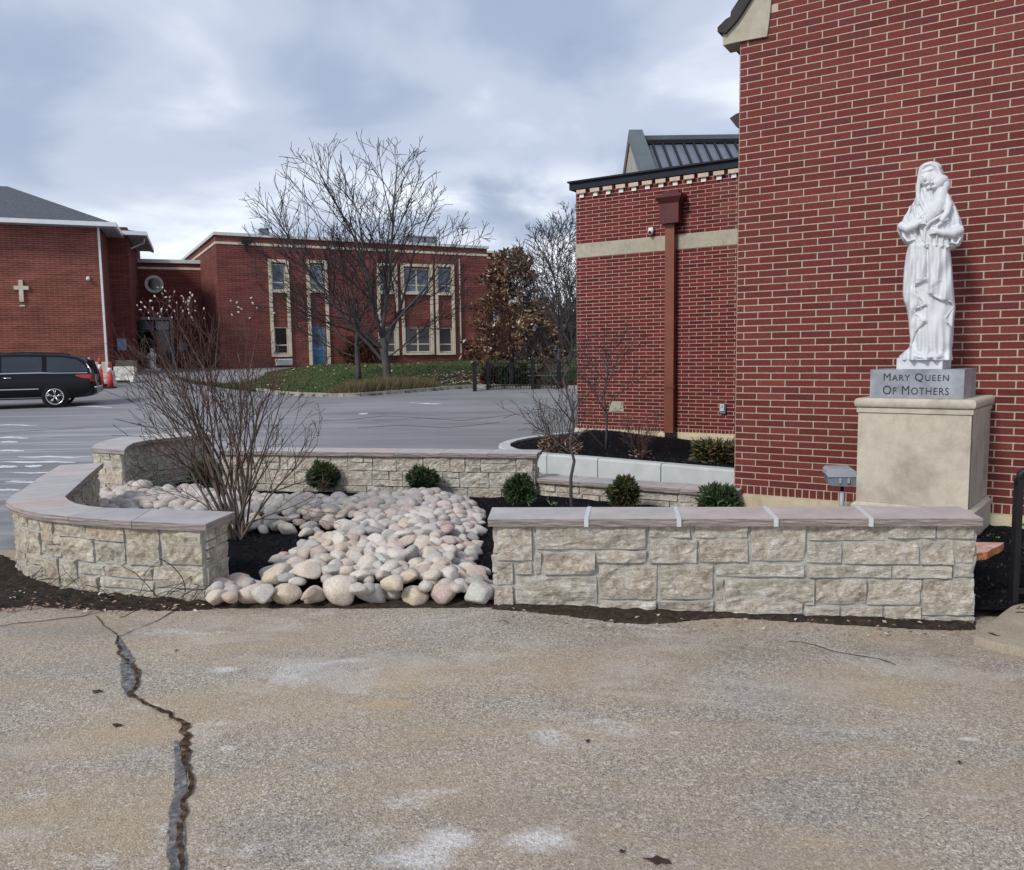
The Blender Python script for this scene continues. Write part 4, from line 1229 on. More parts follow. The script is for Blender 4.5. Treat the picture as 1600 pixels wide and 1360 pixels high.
def window(root, F, s0, s1, z0, z1, mull=0, trans=None, fw=.07, gl='glass', fr='cream', door=False, n=-.05):
    """frame part with its panes as sub-parts"""
    mb = MB(); e = .001
    mb.fbox(F, s0+e, s0+fw, n-.06, n, z0+e, z1-e); mb.fbox(F, s1-fw, s1-e, n-.06, n, z0+e, z1-e)
    mb.fbox(F, s0+fw, s1-fw, n-.06, n, z1-fw, z1-e); mb.fbox(F, s0+fw, s1-fw, n-.06, n, z0+e, z0+fw)
    cols = [(s0+fw, s1-fw)]
    if mull:
        m = (s0+s1)/2; mb.fbox(F, m-fw*.6, m+fw*.6, n-.055, n-.002, z0+fw, z1-fw); cols = [(s0+fw, m-fw*.6), (m+fw*.6, s1-fw)]
    rows = [(z0+fw, z1-fw)]
    if trans is not None:
        for a, b in cols: mb.fbox(F, a, b, n-.05, n-.004, trans-fw*.45, trans+fw*.45)
        rows = [(z0+fw, trans-fw*.45), (trans+fw*.45, z1-fw)]
    fo = mb.build('window_frame', M[fr] if isinstance(fr, str) else fr, root)
    for a, b in cols:
        for k, (c, d) in enumerate(rows):
            q = MB(); q.fbox(F, a, b, n-.045, n-.03, c, d)
            g = gl if not isinstance(gl, (list, tuple)) else gl[k]
            q.build('pane', M[g], fo)
    return fo

# ---- the two storey school building in the middle
CL = W(346, 566, 43.0); CR_ = W(763.5, 566, 50.0)
FB = Frame.through(CL, CR_); LB = (CR_-CL).length
mid = thing('school_building', 'two storey flat roofed brick building behind the bare trees, with cream window bays', 'building', (CL.x+6, CL.y+4, .8))
def fb(u, v, n=0.0): return FB.hit(u, v, n)
ztopB = fb(346, 368)[1]; zBase = .6
# openings
bays = [dict(x=(420, 453), up=(408, 457), lo=(511, 557), gu=(426, 447), glo=(429.5, 450.5), mull=0),
        dict(x=(479, 513), up=(409, 457), lo=None, gu=(484, 503), mull=0),
        dict(x=(588.5, 621), up=(414, 459), lo=(511, 555), gu=(594, 616), glo=(596, 617), mull=0),
        dict(x=(626, 676), up=(415, 460), lo=(511.5, 554), gu=(630, 669.5), glo=(631, 671), mull=1),
        dict(x=(679, 709.5), up=(415.5, 461), lo=(512, 554), gu=(683.5, 702), glo=(685, 705.5), mull=0)]
holes = []; wins = []
for b in bays:
    xm = (b['x'][0]+b['x'][1])/2
    sL_, sR_ = fb(b['x'][0]+1.5, 485)[0], fb(b['x'][1]+.5, 485)[0]
    b['s'] = (sL_, sR_)
    zu1 = fb(xm, b['up'][0])[1]; zu0 = fb(xm, b['up'][1])[1]
    holes.append((sL_+.17, sR_-.17, zu0+.1, zu1-.16)); wins.append((b, holes[-1], 'up'))
    if b['lo']:
        zl1 = fb(xm, b['lo'][0])[1]; zl0 = fb(xm, b['lo'][1])[1]
        holes.append((sL_+.17, sR_-.17, zl0+.12, zl1)); wins.append((b, holes[-1], 'lo'))
dsl, dsr = fb(486.5, 540)[0], fb(509, 540)[0]; dz1 = fb(498, 509)[1]; dz0 = fb(498, 573)[1]
holes.append((dsl, dsr, dz0, dz1))
mb = MB(); facade(mb, FB, 0, LB, zBase-.8, ztopB, holes)
mb.build('wall', M['brick_mid'], mid)
# dark rooms behind the openings
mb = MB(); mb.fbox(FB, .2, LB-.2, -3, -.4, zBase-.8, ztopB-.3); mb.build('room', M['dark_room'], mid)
for b, h, k in wins:
    tr = h[2] + (h[3]-h[2])*(.30 if k == 'up' else .33)
    window(mid, FB, *h, mull=b['mull'], trans=tr, fw=.07, gl=['glass_up', 'glass_up'] if k == 'up' else ['glass', 'glass'])
window(mid, FB, dsl, dsr, dz0, dz1, trans=dz0+(dz1-dz0)*.43, fw=.13, gl=['glass_blue', 'glass_up'], fr=simple('steel blue door frame', (.12, .19, .30), .5, .1))
for b in bays:
    s0_, s1_ = b['s']; xm = (b['x'][0]+b['x'][1])/2
    zt = fb(xm, b['up'][0]-1.5)[1]+.02; zbt = dz0-.0 if not b['lo'] else fb(xm, b['lo'][1]+.5)[1]
    mb = MB()
    mb.fbox(FB, s0_, s0_+.165, -.05, .09, zbt, zt); mb.fbox(FB, s1_-.165, s1_, -.05, .09, zbt, zt)
    mb.fbox(FB, s0_+.166, s1_-.166, -.05, .085, zt-.16, zt-.002)
    mb.build('surround', M['cream'], mid)
    for key in ('up', 'lo'):
        if b[key]:
            mb = MB(); zz = fb(xm, b[key][1])[1]; mb.fbox(FB, s0_+.167, s1_-.167, -.05, .12, zz-.03, zz+.10); mb.build('sill', M['cream'], mid)
# bands and coping
zc0 = ztopB
mb = MB(); mb.fbox(FB, -.08, LB+.1, -.5, .10, zc0, zc0+.16)
mb.build('coping', M['coping'], mid)
zst = fb(346, 381.5)[1]
mb = MB(); mb.fbox(FB, -.03, LB+.04, -.1, .03, zst, zst+.13); mb.build('band', M['cream'], mid)
mb = MB(); z2 = fb(700, 569)[1]; mb.fbox(FB, fb(575, 560)[0], LB, -.1, .06, z2-.5, z2+.05); mb.build('base_course', M['limestone'], mid)
# left return wall
BK = W(288, 566, 56.0)
FL2 = Frame.through(BK, CL); LL = (CL-BK).length
mb = MB(); facade(mb, FL2, -6, LL, zBase-.8, ztopB, []); mb.build('wall', M['brick_mid'], mid)
mb = MB(); mb.fbox(FL2, -6, LL+.05, -.5, .1, zc0, zc0+.16); mb.build('coping', M['coping'], mid)
mb = MB(); mb.fbox(FL2, -6, LL+.02, -.1, .03, zst, zst+.13); mb.build('band', M['cream'], mid)
# flat roof
mb = MB(); q = [FB.pt(0, -.1, 0), FB.pt(LB, -.1, 0), FB.pt(LB, -15, 0), FL2.pt(-6, -.1, 0)]
mb.add([(p.x, p.y, ztopB-.1) for p in q], [(0, 1, 2, 3)]); mb.build('roof', simple('roof membrane', (.3, .3, .3), .9), mid)
# side wing beyond the right corner
F3 = Frame.through(FB.pt(LB-.5, -2.2, 0), FB.pt(LB+8, -2.2, 0))
zt3 = F3.hit(775, 396)[1]; s3 = F3.hit(771, 490)[0]; s4 = F3.hit(781, 490)[0]; zw0, zw1 = F3.hit(775, 501)[1], F3.hit(775, 479)[1]
hs = [(s3, s4, zw0, zw1)]; E3 = F3.hit(801, 480)[0]
mb = MB(); facade(mb, F3, 0, E3, zBase-.8, zt3, hs); mb.build('wall', M['brick_mid'], mid)
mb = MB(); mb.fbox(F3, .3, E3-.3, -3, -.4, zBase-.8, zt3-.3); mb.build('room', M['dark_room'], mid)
window(mid, F3, *hs[0], fw=.1, fr='white_paint')
mb = MB(); mb.fbox(F3, -.05, E3+.1, -.5, .08, zt3, zt3+.14); mb.build('coping', M['coping'], mid)
zs3 = F3.hit(775, 405)[1]; mb = MB(); mb.fbox(F3, 0, E3, -.1, .03, zs3, zs3+.1); mb.build('band', M['cream'], mid)
# right return of the main block
mb = MB(); Fr_ = Frame(FB.pt(LB, 0, 0), FB.ang+math.pi/2); facade(mb, Fr_, 0, 10, zBase-.8, ztopB, []); mb.build('wall', M['brick_mid'], mid)
# downspout, light, utility box, roof gear
sd = fb(719, 500)[0]
mb = MB(); mb.tube([FB.pt(sd, .07, fb(719, 405)[1]), FB.pt(sd, .07, fb(719, 556)[1]), FB.pt(sd-.25, .35, fb(719, 562)[1])], .05, 8); mb.build('drain_pipe', simple('grey pipe', (.35, .33, .32), .6), mid)
sl_, zl_ = fb(385, 381, .3)
lf = thing('flood_light', 'black twin floodlight on the corner of the two storey building', 'flood light', FB.pt(sl_, .1, zl_))
mb = MB(); mb.fbox(FB, sl_-.22, sl_+.02, .1, .34, zl_-.0, zl_+.2); mb.build('lamp_head', M['black'], lf)
mb = MB(); mb.fbox(FB, sl_+.06, sl_+.28, .1, .34, zl_+.02, zl_+.2); mb.build('lamp_head', M['black'], lf)
mb = MB(); mb.fbox(FB, sl_-.06, sl_+.1, 0, .16, zl_-.35, zl_-.01); mb.build('bracket', M['black'], lf)
a0, a1 = fb(430, 566)[0], fb(455.5, 566)[0]; z0_, z1_ = fb(442, 571)[1], fb(442, 561)[1]
ac = thing('wall_unit', 'cream louvred unit low on the wall under the leftmost lower window', 'wall unit', FB.pt(a0, 0, z0_))
mb = MB(); mb.fbox(FB, a0, a1, 0, .25, z0_, z1_); mb.build('casing', M['white_paint'], ac)
mb = MB()
for k in range(5): mb.fbox(FB, a0+.05, a1-.05, .25, .27, z0_+.03+k*.06, z0_+.06+k*.06)
mb.build('louvre', simple('grey louvre', (.35, .36, .36), .6), ac)
for nm, lab, u0, u1, v0, v1, dep in (('roof_vent', 'small grey vent hood on the flat roof, left of the bare trees', 408, 420, 357, 369, 2.0),
                                ('roof_unit', 'dark grey rooftop unit behind the branches, longer one', 636, 662, 369, 378, 3.0), ('roof_unit', 'small dark rooftop box right of the longer unit', 666, 682, 370, 379, 3.0)):
    a, zb_ = fb(u0, v1, -dep); b, zt_2 = fb(u1, v0, -dep)
    tv = thing(nm, lab, 'roof unit', FB.pt((a+b)/2, -dep, ztopB-.1))
    mb = MB(); mb.fbox(FB, a, b, -dep-.6, -dep, ztopB-.1, zt_2-.06); mb.build('casing', simple('roof unit grey', (.22, .23, .25), .6), tv)
    mb = MB(); mb.fbox(FB, a-.05, b+.05, -dep-.65, -dep+.05, zt_2-.058, zt_2); mb.build('lid', simple('roof unit lid', (.33, .34, .36), .6), tv)

# ---- the link with its round window
Lk = Frame.through(W(200, 566, 46.5), W(290, 566, 47.5))
link = thing('link_building', 'lower brick link with a round window between the two larger buildings', 'building', (Lk.pt(1.5, -1, 0).x, Lk.pt(1.5, -1, 0).y, .9))
zl1 = Lk.hit(245, 411)[1]; LLk = 4.6
rc, zc = Lk.hit(241, 444.5); rr_ = abs(Lk.hit(255, 444)[0]-rc)
mb = MB()
dl, dr = Lk.hit(219, 540)[0], Lk.hit(268, 540)[0]; dzt = Lk.hit(243, 500)[1]
zg = 1.0
h = .62
facade(mb, Lk, -1, LLk, zg-.8, zl1, [(dl, dr, zg-.3, dzt), (rc-h, rc+h, zc-h, zc+h)])
# fill round the circle
seg = 32
for k in range(seg):
    w0, w1 = 2*math.pi*k/seg, 2*math.pi*(k+1)/seg
    def sq(w):
        c, s = math.cos(w), math.sin(w); m = max(abs(c), abs(s)); return (rc+h*c/m, zc+h*s/m)
    P = [(rc+rr_*math.cos(w0), zc+rr_*math.sin(w0)), sq(w0), sq(w1), (rc+rr_*math.cos(w1), zc+rr_*math.sin(w1))]
    mb.add([Lk.pt(s, 0, z) for s, z in P], [(0, 1, 2, 3)], P)
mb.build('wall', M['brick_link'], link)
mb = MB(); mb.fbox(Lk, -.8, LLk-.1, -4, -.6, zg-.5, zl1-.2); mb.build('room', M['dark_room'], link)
mb = MB(); mb.disc(Lk, rc, zc, rr_*.72, rr_*1.05, .1, -.12, 36); wf = mb.build('round_window', simple('pale ring', (.60, .62, .58), .6, .08), link)
mb = MB(); mb.disc(Lk, rc, zc, .001, rr_*.74, -.08, -.1, 36); mb.build('pane', M['glass'], wf)
mb = MB(); mb.fbox(Lk, -1, LLk, -.5, .09, zl1, zl1+.2); mb.build('coping', M['coping'], link)
zz = Lk.hit(245, 421)[1]; mb = MB(); mb.fbox(Lk, -1, LLk, -.1, .03, zz, zz+.12); mb.build('band', M['cream'], link)
mb = MB(); mb.fbox(Lk, dl-.14, dl+.02, -.1, .08, zg-.3, dzt+.15); mb.fbox(Lk, dr-.02, dr+.14, -.1, .08, zg-.3, dzt+.15); mb.fbox(Lk, dl+.021, dr-.021, -.1, .075, dzt, dzt+.148)
mb.build('door_surround', simple('grey stone surround', (.33, .34, .33), .7), link)
window(link, Lk, dl+.03, dr-.03, zg-.2, dzt-.01, mull=1, trans=dzt-.6, fw=.07, gl=['glass', 'glass_up'], fr='black', n=-.12)
# white and dark figures and greenery by the door
M['evergreen_dark'] = simple('dark garland', (.012, .035, .014), .9, .4, 5)
M['garland'] = simple('green garland', (.03, .12, .03), .8, .4, 8)

# ---- the hip roofed building on the left
LC = W(170, 566, 38.0)
Fq = Frame(LC, R(21.0)); Fq = Frame(Fq.pt(-22, 0, 0), R(21.0)); SL = 22.0
left = thing('brick_building', 'orange red brick building with a grey hip roof and a pale wall cross', 'building', (Fq.pt(18, -3, 0).x, Fq.pt(18, -3, 0).y, .8))
def fq(u, v, n=0.0): return Fq.hit(u, v, n)
ze = fq(168, 359)[1]; zcb_ = fq(168, 565.5)[1]
mb = MB(); facade(mb, Fq, 0, SL, zcb_, ze+.3, []); mb.build('wall', M['brick_left'], left)
mb = MB(); mb.fbox(Fq, 0, SL+.06, -.5, .06, -.3, zcb_-.002); mb.build('base_course', M['limestone_base'], left)
Fqs = Frame(Fq.pt(SL, 0, 0), Fq.ang+math.pi/2)
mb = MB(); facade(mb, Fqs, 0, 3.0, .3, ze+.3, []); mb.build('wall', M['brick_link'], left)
# recess further back
Fr2 = Frame(Fq.pt(SL-1, -3.0, 0), R(21.0)); 
sR2 = Fr2.hit(206, 480)[0]
zE2 = Fr2.hit(200, 368)[1]; zc2 = Fr2.hit(195, 563)[1]
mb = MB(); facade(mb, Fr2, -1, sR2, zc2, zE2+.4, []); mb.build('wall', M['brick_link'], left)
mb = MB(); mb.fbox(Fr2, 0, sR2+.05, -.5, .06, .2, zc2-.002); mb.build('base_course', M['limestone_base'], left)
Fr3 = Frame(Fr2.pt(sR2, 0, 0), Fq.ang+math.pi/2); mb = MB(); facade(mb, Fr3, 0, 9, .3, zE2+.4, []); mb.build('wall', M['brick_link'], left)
# main hip roof
ov = .62
e0 = fq(193, 349.5, ov); zEv = e0[1]; sEv = SL+ov
pk = Vector(W(12, 291.5, 45.0)); spk, npk = (pk-Fq.o).dot(Fq.d), (Vector((pk.x, pk.y, 0))-Fq.o).dot(Fq.n)
A_ = Fq.pt(-1, ov, zEv); B_ = Fq.pt(sEv, ov, zEv); C_ = Fq.pt(sEv, 2*npk-ov, zEv); D_ = Fq.pt(-1, 2*npk-ov, zEv); Pk_ = Vector((pk.x, pk.y, pk.z)); Q_ = Fq.pt(3, npk, pk.z)
mb = MB(); mb.add([A_, B_, C_, D_, Pk_, Q_], [(0, 1, 4, 5), (1, 2, 4), (2, 3, 5, 4), (3, 0, 5)], [(-1, 0), (sEv, 0), (0, 0), (0, 0), (spk, 6), (3, 6)])
mb.build('roof', M['shingle'], left)
M['soffit'] = simple('grey soffit', (.42, .43, .45), .7)
M['gutter'] = simple('white gutter', (.74, .76, .78), .5, .05)
mb = MB(); mb.fbox(Fq, -1, sEv, 0.002, ov, zEv-.16, zEv-.14); mb.fbox(Fq, SL+.002, sEv, -9, 0, zEv-.16, zEv-.14); mb.build('soffit', M['soffit'], left)
mb = MB(); mb.fbox(Fq, -1, sEv+.12, ov, ov+.13, zEv-.17, zEv+.02); mb.fbox(Fq, sEv, sEv+.12, -9, ov-.002, zEv-.17, zEv+.02); mb.build('gutter', M['gutter'], left)
# lower roof over the recess
ov2 = .55
e2 = Fr2.hit(226, 368, ov2)
zE2r = Fr2.hit(200, 362, ov2)[1]; sE2 = e2[0]
mb = MB(); a = [Fr2.pt(-1, ov2, zE2r), Fr2.pt(sE2, ov2, zE2r), Fr2.pt(sE2, -8, zE2r), Fr2.pt(-1, -3.5, zE2r+1.05), Fr2.pt(sE2-3.4, -3.5, zE2r+.95)]
mb.add(a, [(0, 1, 4, 3), (1, 2, 4)]); mb.build('roof', M['shingle'], left)
mb = MB(); mb.fbox(Fr2, -1, sE2+.1, ov2, ov2+.12, zE2r-.17, zE2r+.02); mb.fbox(Fr2, sE2, sE2+.1, -6, ov2-.002, zE2r-.17, zE2r+.02); mb.build('gutter', M['gutter'], left)
mb = MB(); mb.fbox(Fr2, -1, sE2, .002, ov2, zE2r-.15, zE2r-.13); mb.fbox(Fr2, sR2, sE2, -6, 0, zE2r-.15, zE2r-.13); mb.build('soffit', M['soffit'], left)
mb = MB(); mb.tube([Fr2.pt(sE2-.08, -.3, zE2r-.2), Fr2.pt(sE2-.1, -.3, zE2r-.42), Fr2.pt(sR2+.1, -.3, zE2r-.72)], .05, 8); mb.build('drain_pipe', M['soffit'], left)
# corner downspout
mb = MB(); mb.fbox(Fq, SL-.12, SL-.03, .065, .15, 1.0, ze+.05); mb.build('drain_pipe', M['gutter'], left)
# cross
cx, cz = fq(33.5, 457); ch = fq(33.5, 438)[1]; cb = fq(33.5, 472)[1]; ca = fq(22, 450)[1]; cl_, cr_ = fq(22, 450)[0], fq(45, 450)[0]
cross = thing('wall_cross', 'cream cross mounted on the orange red brick wall above the black van', 'cross', Fq.pt(cx, 0, cz))
mb = MB(); w_ = .085
mb.fpoly(Fq, [(cx-w_, cb), (cx+w_, cb), (cx+w_, ca-w_), (cr_, ca-w_), (cr_, ca+w_), (cx+w_, ca+w_), (cx+w_, ch), (cx-w_, ch), (cx-w_, ca+w_), (cl_, ca+w_), (cl_, ca-w_), (cx-w_, ca-w_)], .01, .09)
mb.build('cross', M['cream'], cross)
a_, b_ = fq(34, 478)
mb = MB(); mb.fbox(Fq, cx-.10, cx+.10, 0.001, .03, b_-.03, b_+.03); mb.build('bracket', M['coping'], cross)
q = fq(138, 436)
wl_ = thing('wall_light', 'small round white light high on the orange red brick wall', 'wall light', Fq.pt(q[0], 0, q[1]))
mb = MB(); mb.ball(Fq.pt(q[0], .09, q[1]), .09, 12, 8); mb.build('globe', M['white_paint'], wl_, True)
mb = MB(); mb.fbox(Fq, q[0]-.06, q[0]+.06, 0, .05, q[1]-.02, q[1]+.12); mb.build('base', M['soffit'], wl_)
s_a, z_a = Fr2.hit(184.5, 547); s_b, z_b = Fr2.hit(196, 531)
sg = thing('notice_sign', 'small pale blue sign on the shaded brick wall beside the orange pylons', 'sign', Fr2.pt(s_a, 0, z_a))
mb = MB(); mb.fbox(Fr2, s_a, s_b, .02, .06, z_a, z_b); mb.build('panel', simple('pale blue sign', (.30, .38, .62), .5, .08), sg)
mb = MB(); mb.fbox(Fr2, s_a-.03, s_b+.03, 0, .02, z_a-.03, z_b+.05); mb.build('backing', M['soffit'], sg)

# ---- barriers, pylons, figures in the far left corner of the lot
def atg(u, v): 
    """point on the rising lot under a sight line"""
    lo_, hi_ = 5.0, 80.0
    for _ in range(60):
        Y = (lo_+hi_)/2; p = W(u, v, Y)
        if p.z > lotz(p.x, Y): lo_ = Y
        else: hi_ = Y
    return Vector((p.x, Y, lotz(p.x, Y)))
M['barrier'] = simple('dirty white barrier', (.55, .54, .49), .85, .3, 4)
def jersey(u0, u1, v, Y, hz, lab, hole=False):
    p0, p1 = W(u0, v, Y), W(u1, v, Y); z0 = lotz(p0.x, Y)
    F = Frame.through(p0, p1); L = (p1-p0).length
    root = thing('concrete_barrier', lab, 'barrier', (p0.x+L/2, Y, z0))
    mb = MB(); pr = [(0, -.3, z0), (0, .3, z0), (0, .26, z0+.14), (0, .13, z0+.3), (0, .1, z0+hz), (0, -.1, z0+hz), (0, -.13, z0+.3), (0, -.26, z0+.14)]
    vs = [F.pt(0, n, z) for _, n, z in pr]+[F.pt(L, n, z) for _, n, z in pr]; k = len(pr)
    mb.add(vs, [(i, (i+1) % k, k+(i+1) % k, k+i) for i in range(k)]+[tuple(range(k)), tuple(range(2*k-1, k-1, -1))]); mb.build('block', M['barrier'], root)
    mb = MB(); mb.fbox(F, .15, L-.15, .262, .30, z0+.01, z0+.10); mb.build('foot_slot', M['black'], root)
jersey(142, 178, 588, 33.9, .66, 'white concrete barrier right behind the back of the black van')
jersey(180, 212, 588, 35.4, .70, 'white concrete barrier at the foot of the shaded brick wall')
M['pylon_red'] = simple('faded red pylon', (.66, .065, .06), .5, .1); M['pylon_white'] = simple('pylon white band', (.72, .70, .68), .5)
for i, (u, top, lab) in enumerate(((140.5, 559, 'leftmost thin red and white pylon just behind the van roof'), (157, 559, 'middle red and white pylon before the white barrier'), (172, 566, 'right red pylon before the white barrier, widest'))):
    Y = 33.2; p = W(u, 588, Y); zt_ = W(u, top, Y).z; z0 = lotz(p.x, Y)
    root = thing('traffic_pylon', lab, 'pylon', (p.x, Y, z0), 'red and white pylons by the barriers')
    mb = MB(); mb.tube([(p.x, Y, z0+.03), (p.x, Y, z0+(zt_-z0)*.62)], [.13, .085], 14); mb.build('cone', M['pylon_red'], root, True)
    mb = MB(); mb.tube([(p.x, Y, z0+(zt_-z0)*.62), (p.x, Y, z0+(zt_-z0)*.78)], [.085, .07], 14); mb.build('band', M['pylon_white'], root, True)
    mb = MB(); mb.tube([(p.x, Y, z0+(zt_-z0)*.78), (p.x, Y, z0+(zt_-z0)*.94), (p.x, Y, zt_)], [.07, .05, .03], 12); mb.build('cap', M['pylon_red'] if i else M['pylon_white'], root, True)
    mb = MB(); mb.box(p.x-.18, p.x+.18, Y-.18, Y+.18, z0, z0+.04); mb.build('base', M['black'], root)
# ------------------------------------------------------------------ lawn slope, edging kerb, far woods
edge_px = [(236, 583), (300, 600), (345, 606), (400, 612), (440, 617.5), (520, 620.5), (560, 619.5), (600, 616.5), (680, 610.5), (740, 606), (800, 606.5), (850, 607), (900, 607.5), (960, 608)]
edge = [atg(u, v) for u, v in edge_px]
ex = [p.x for p in edge]; ey = [p.y for p in edge]
def edge_y(x): return float(np.interp(x, ex, ey))
def lawnz(x, y):
    e = edge_y(x); d = y-e
    return lotz(x, e) + .06 + .95*sm(0, 9, d)*(1 if x > -8 else sm(-16, -8, x)) + .03*noise.noise(Vector((x*.8, y*.8, 0)))
t = NT('winter lawn'); c = t.coord('Object')
g = t.ramp(t.noise(c, 1.1, 6, .65), [(0.36, (.085, .075, .045)), (0.50, (.055, .085, .03)), (0.66, (.035, .075, .022))])
g = t.mix(.6, g, t.ramp(t.noise(c, 22, 5, .7), [(0.3, .2), (0.7, .75)]), 'OVERLAY')
M['lawn'] = t.fin(g, .95, t.bump(t.noise(c, 40, 4, .7), .8, .03), .1)
lx = lin(edge[1].x-1.5, 12, 120)
def lawn_in(x, y): return y > edge_y(x) and x > -16.5 + (y-33)*.15
sheet('lawn', lx, lin(28.5, 60, 150), lawnz, M['lawn'], inside=lawn_in)
rr = random.Random(12)
M['blade'] = NT('grass blades')
t = M['blade']; r = t.attr('rv')
M['blade'] = t.fin(t.ramp(r, [(0, (.03, .06, .018)), (.5, (.055, .10, .03)), (.8, (.13, .12, .055)), (1, (.24, .19, .10))]), .9, None, .15)
mb = MB()
for _ in range(16000):
    x = rr.uniform(-16, 7); y = edge_y(x)+.1+rr.random()**1.3*11
    if not lawn_in(x, y): continue
    mb.cur = rr.random(); h = rr.uniform(.03, .08); a = rr.uniform(0, math.pi); w = .03; z = lawnz(x, y)
    dx, dy = math.cos(a)*w, math.sin(a)*w
    mb.add([(x-dx, y-dy, z-.01), (x+dx, y+dy, z-.01), (x+rr.uniform(-.05, .05), y+rr.uniform(-.05, .05), z+h)], [(0, 1, 2)])
tag(mb.build('grass', M['blade'], kind='stuff'), 'short winter grass on the slope before the two storey building')
# fallen leaves and litter on the lawn
mb = MB()
for _ in range(800):
    if rr.random() < .7: p = Vector((rr.gauss(-1.6, 1.1), rr.gauss(33.6, .9), 0))
    else: p = Vector((rr.uniform(-14, 4), rr.uniform(29.5, 38), 0))
    if not lawn_in(p.x, p.y-.2): continue
    mb.cur = rr.random(); s = rr.uniform(.035, .09); a = rr.uniform(0, 6.28); z = lawnz(p.x, p.y)+.05
    q = [(p.x+s*math.cos(a+k*1.57), p.y+s*.7*math.sin(a+k*1.57), z+rr.uniform(-.03, .05)) for k in range(4)]
    mb.add(q, [(0, 1, 2, 3)])
t = NT('dead leaves'); M['leaf_dead'] = t.fin(t.ramp(t.attr('rv'), [(0, (.16, .09, .06)), (.4, (.32, .20, .14)), (.75, (.44, .34, .27)), (1, (.62, .56, .50))]), .85, None, .2)
tag(mb.build('fallen_leaves', M['leaf_dead'], kind='stuff'), 'fallen dry leaves scattered over the lawn slope')
# dry grass hedge at the kerb
t = NT('dry grass'); M['drygrass'] = t.fin(t.ramp(t.attr('rv'), [(0, (.035, .04, .02)), (.4, (.085, .075, .04)), (.75, (.16, .125, .07)), (1, (.28, .21, .13))]), .9, None, .15)
mb = MB(); pL = atg(523, 616); pR = atg(690, 606)
for _ in range(9000):
    f = rr.random(); x = pL.x+(pR.x-pL.x)*f; e = edge_y(x); y = e+.15+rr.random()*1.5
    hh = .62*math.sin(math.pi*min(1, max(0.02, f*1.02)))**.35*rr.uniform(.5, 1)
    z = lawnz(x, y)-.03; a = rr.uniform(0, 6.28); le = rr.uniform(.05, .28); mb.cur = rr.random(); w = .014
    t1 = (x+math.cos(a)*le, y+math.sin(a)*le*.6, z+hh)
    mb.add([(x-w, y, z), (x+w, y, z), t1], [(0, 1, 2)])
dg = tag(mb.build('dry_grass', M['drygrass'], kind='stuff'), 'long strip of dry brown grass along the kerb under the bare trees')
# edging kerb
mb0 = []
kb = thing('lawn_kerb', 'low worn concrete kerb between the parking lot and the grass slope', 'kerb', tuple(atg(600, 616)))
Pq = Path([Vector((p.x, p.y, 0)) for p in edge[3:]])
n = 26
for i in range(n):
    a, na = Pq.at(Pq.len*i/n); b, nb_ = Pq.at(Pq.len*(i+1)/n)
    d = (b-a).normalized()*.012; nn = Vector((-d.y, d.x, 0)).normalized()*.22
    za = lotz(a.x, a.y)+.12; zb_ = lotz(b.x, b.y)+.12
    mb = MB(); a1, b1 = a+d, b-d
    vs = []
    for q, z in ((a1, za), (b1, zb_)):
        for o_ in (Vector((0, 0, 0)), nn):
            vs += [(q.x+o_.x, q.y+o_.y, z-.3), (q.x+o_.x, q.y+o_.y, z)]
    mb.add(vs, [(0, 1, 3, 2), (4, 6, 7, 5), (0, 4, 5, 1), (2, 3, 7, 6), (1, 5, 7, 3)])
    mb.build('kerb_segment', simple('worn kerb', (.34, .32, .28), .9, .25, 3) if i == 0 else bpy.data.materials['worn kerb'], kb)

# ------------------------------------------------------------------ bare trees
def bark(name, a, b, sc=14):
    t = NT(name); c = t.coord('Object', (1, 1, .25))
    n1 = t.noise(c, sc, 6, .7)
    return t.fin(t.ramp(n1, [(0.3, a), (0.7, b)]), .95, t.bump(n1, .7, .01), .15)
M['bark'] = bark('grey bark', (.050, .047, .048), (.125, .115, .11))
M['bark_dark'] = bark('dark bark', (.028, .024, .026), (.075, .062, .060))
M['bark_red'] = bark('reddish twig bark', (.050, .029, .026), (.14, .085, .068), 40)
M['bark_bush'] = bark('grey brown magnolia bark', (.055, .042, .036), (.20, .165, .13), 30)

def grow(out, p, d, L, r, lvl, rr, P):
    """out: list of (level, pts, radii)"""
    n = max(4, int(L/P['seg'][min(lvl, len(P['seg'])-1)])); sg = L/n
    pts, rad = [Vector(p)], [r]; rt = r*P.get('taper', .35)
    d = Vector(d).normalized(); kids = []
    wob = P['wob'][min(lvl, len(P['wob'])-1)]; up = P['up'][min(lvl, len(P['up'])-1)]
    for i in range(n):
        d = (d + Vector((rr.gauss(0, wob), rr.gauss(0, wob), rr.gauss(0, wob))) + Vector((0, 0, up))).normalized()
        q = pts[-1] + d*sg
        if P.get('env') and not P['env'](q) and i > 1: break
        pts.append(q); f = (i+1)/n; rad.append(r+(rt-r)*f)
        kids.append((q.copy(), d.copy(), f, rad[-1]))
    out.append((lvl, pts, rad))
    if lvl < P['levels']:
        nk = P['kids'][lvl]; cand = [k for k in kids if k[2] > P['start'][lvl]]
        if not cand: return
        az = rr.uniform(0, 6.28)
        for j in range(nk):
            k = cand[min(len(cand)-1, int((j+rr.random()*.8)*len(cand)/nk))]
            az += 2.4+rr.uniform(-.5, .5)
            ax = k[1].orthogonal().normalized(); bx = k[1].cross(ax)
            side = ax*math.cos(az)+bx*math.sin(az)
            ang = R(rr.uniform(*P['ang'][lvl]))
            nd = k[1]*math.cos(ang)+side*math.sin(ang)
            nl = L*rr.uniform(*P['ratio'][lvl])*(1.15-.55*k[2])
            grow(out, k[0], nd, nl, min(k[3]*.8, k[3]*P['rr'][lvl]), lvl+1, rr, P)

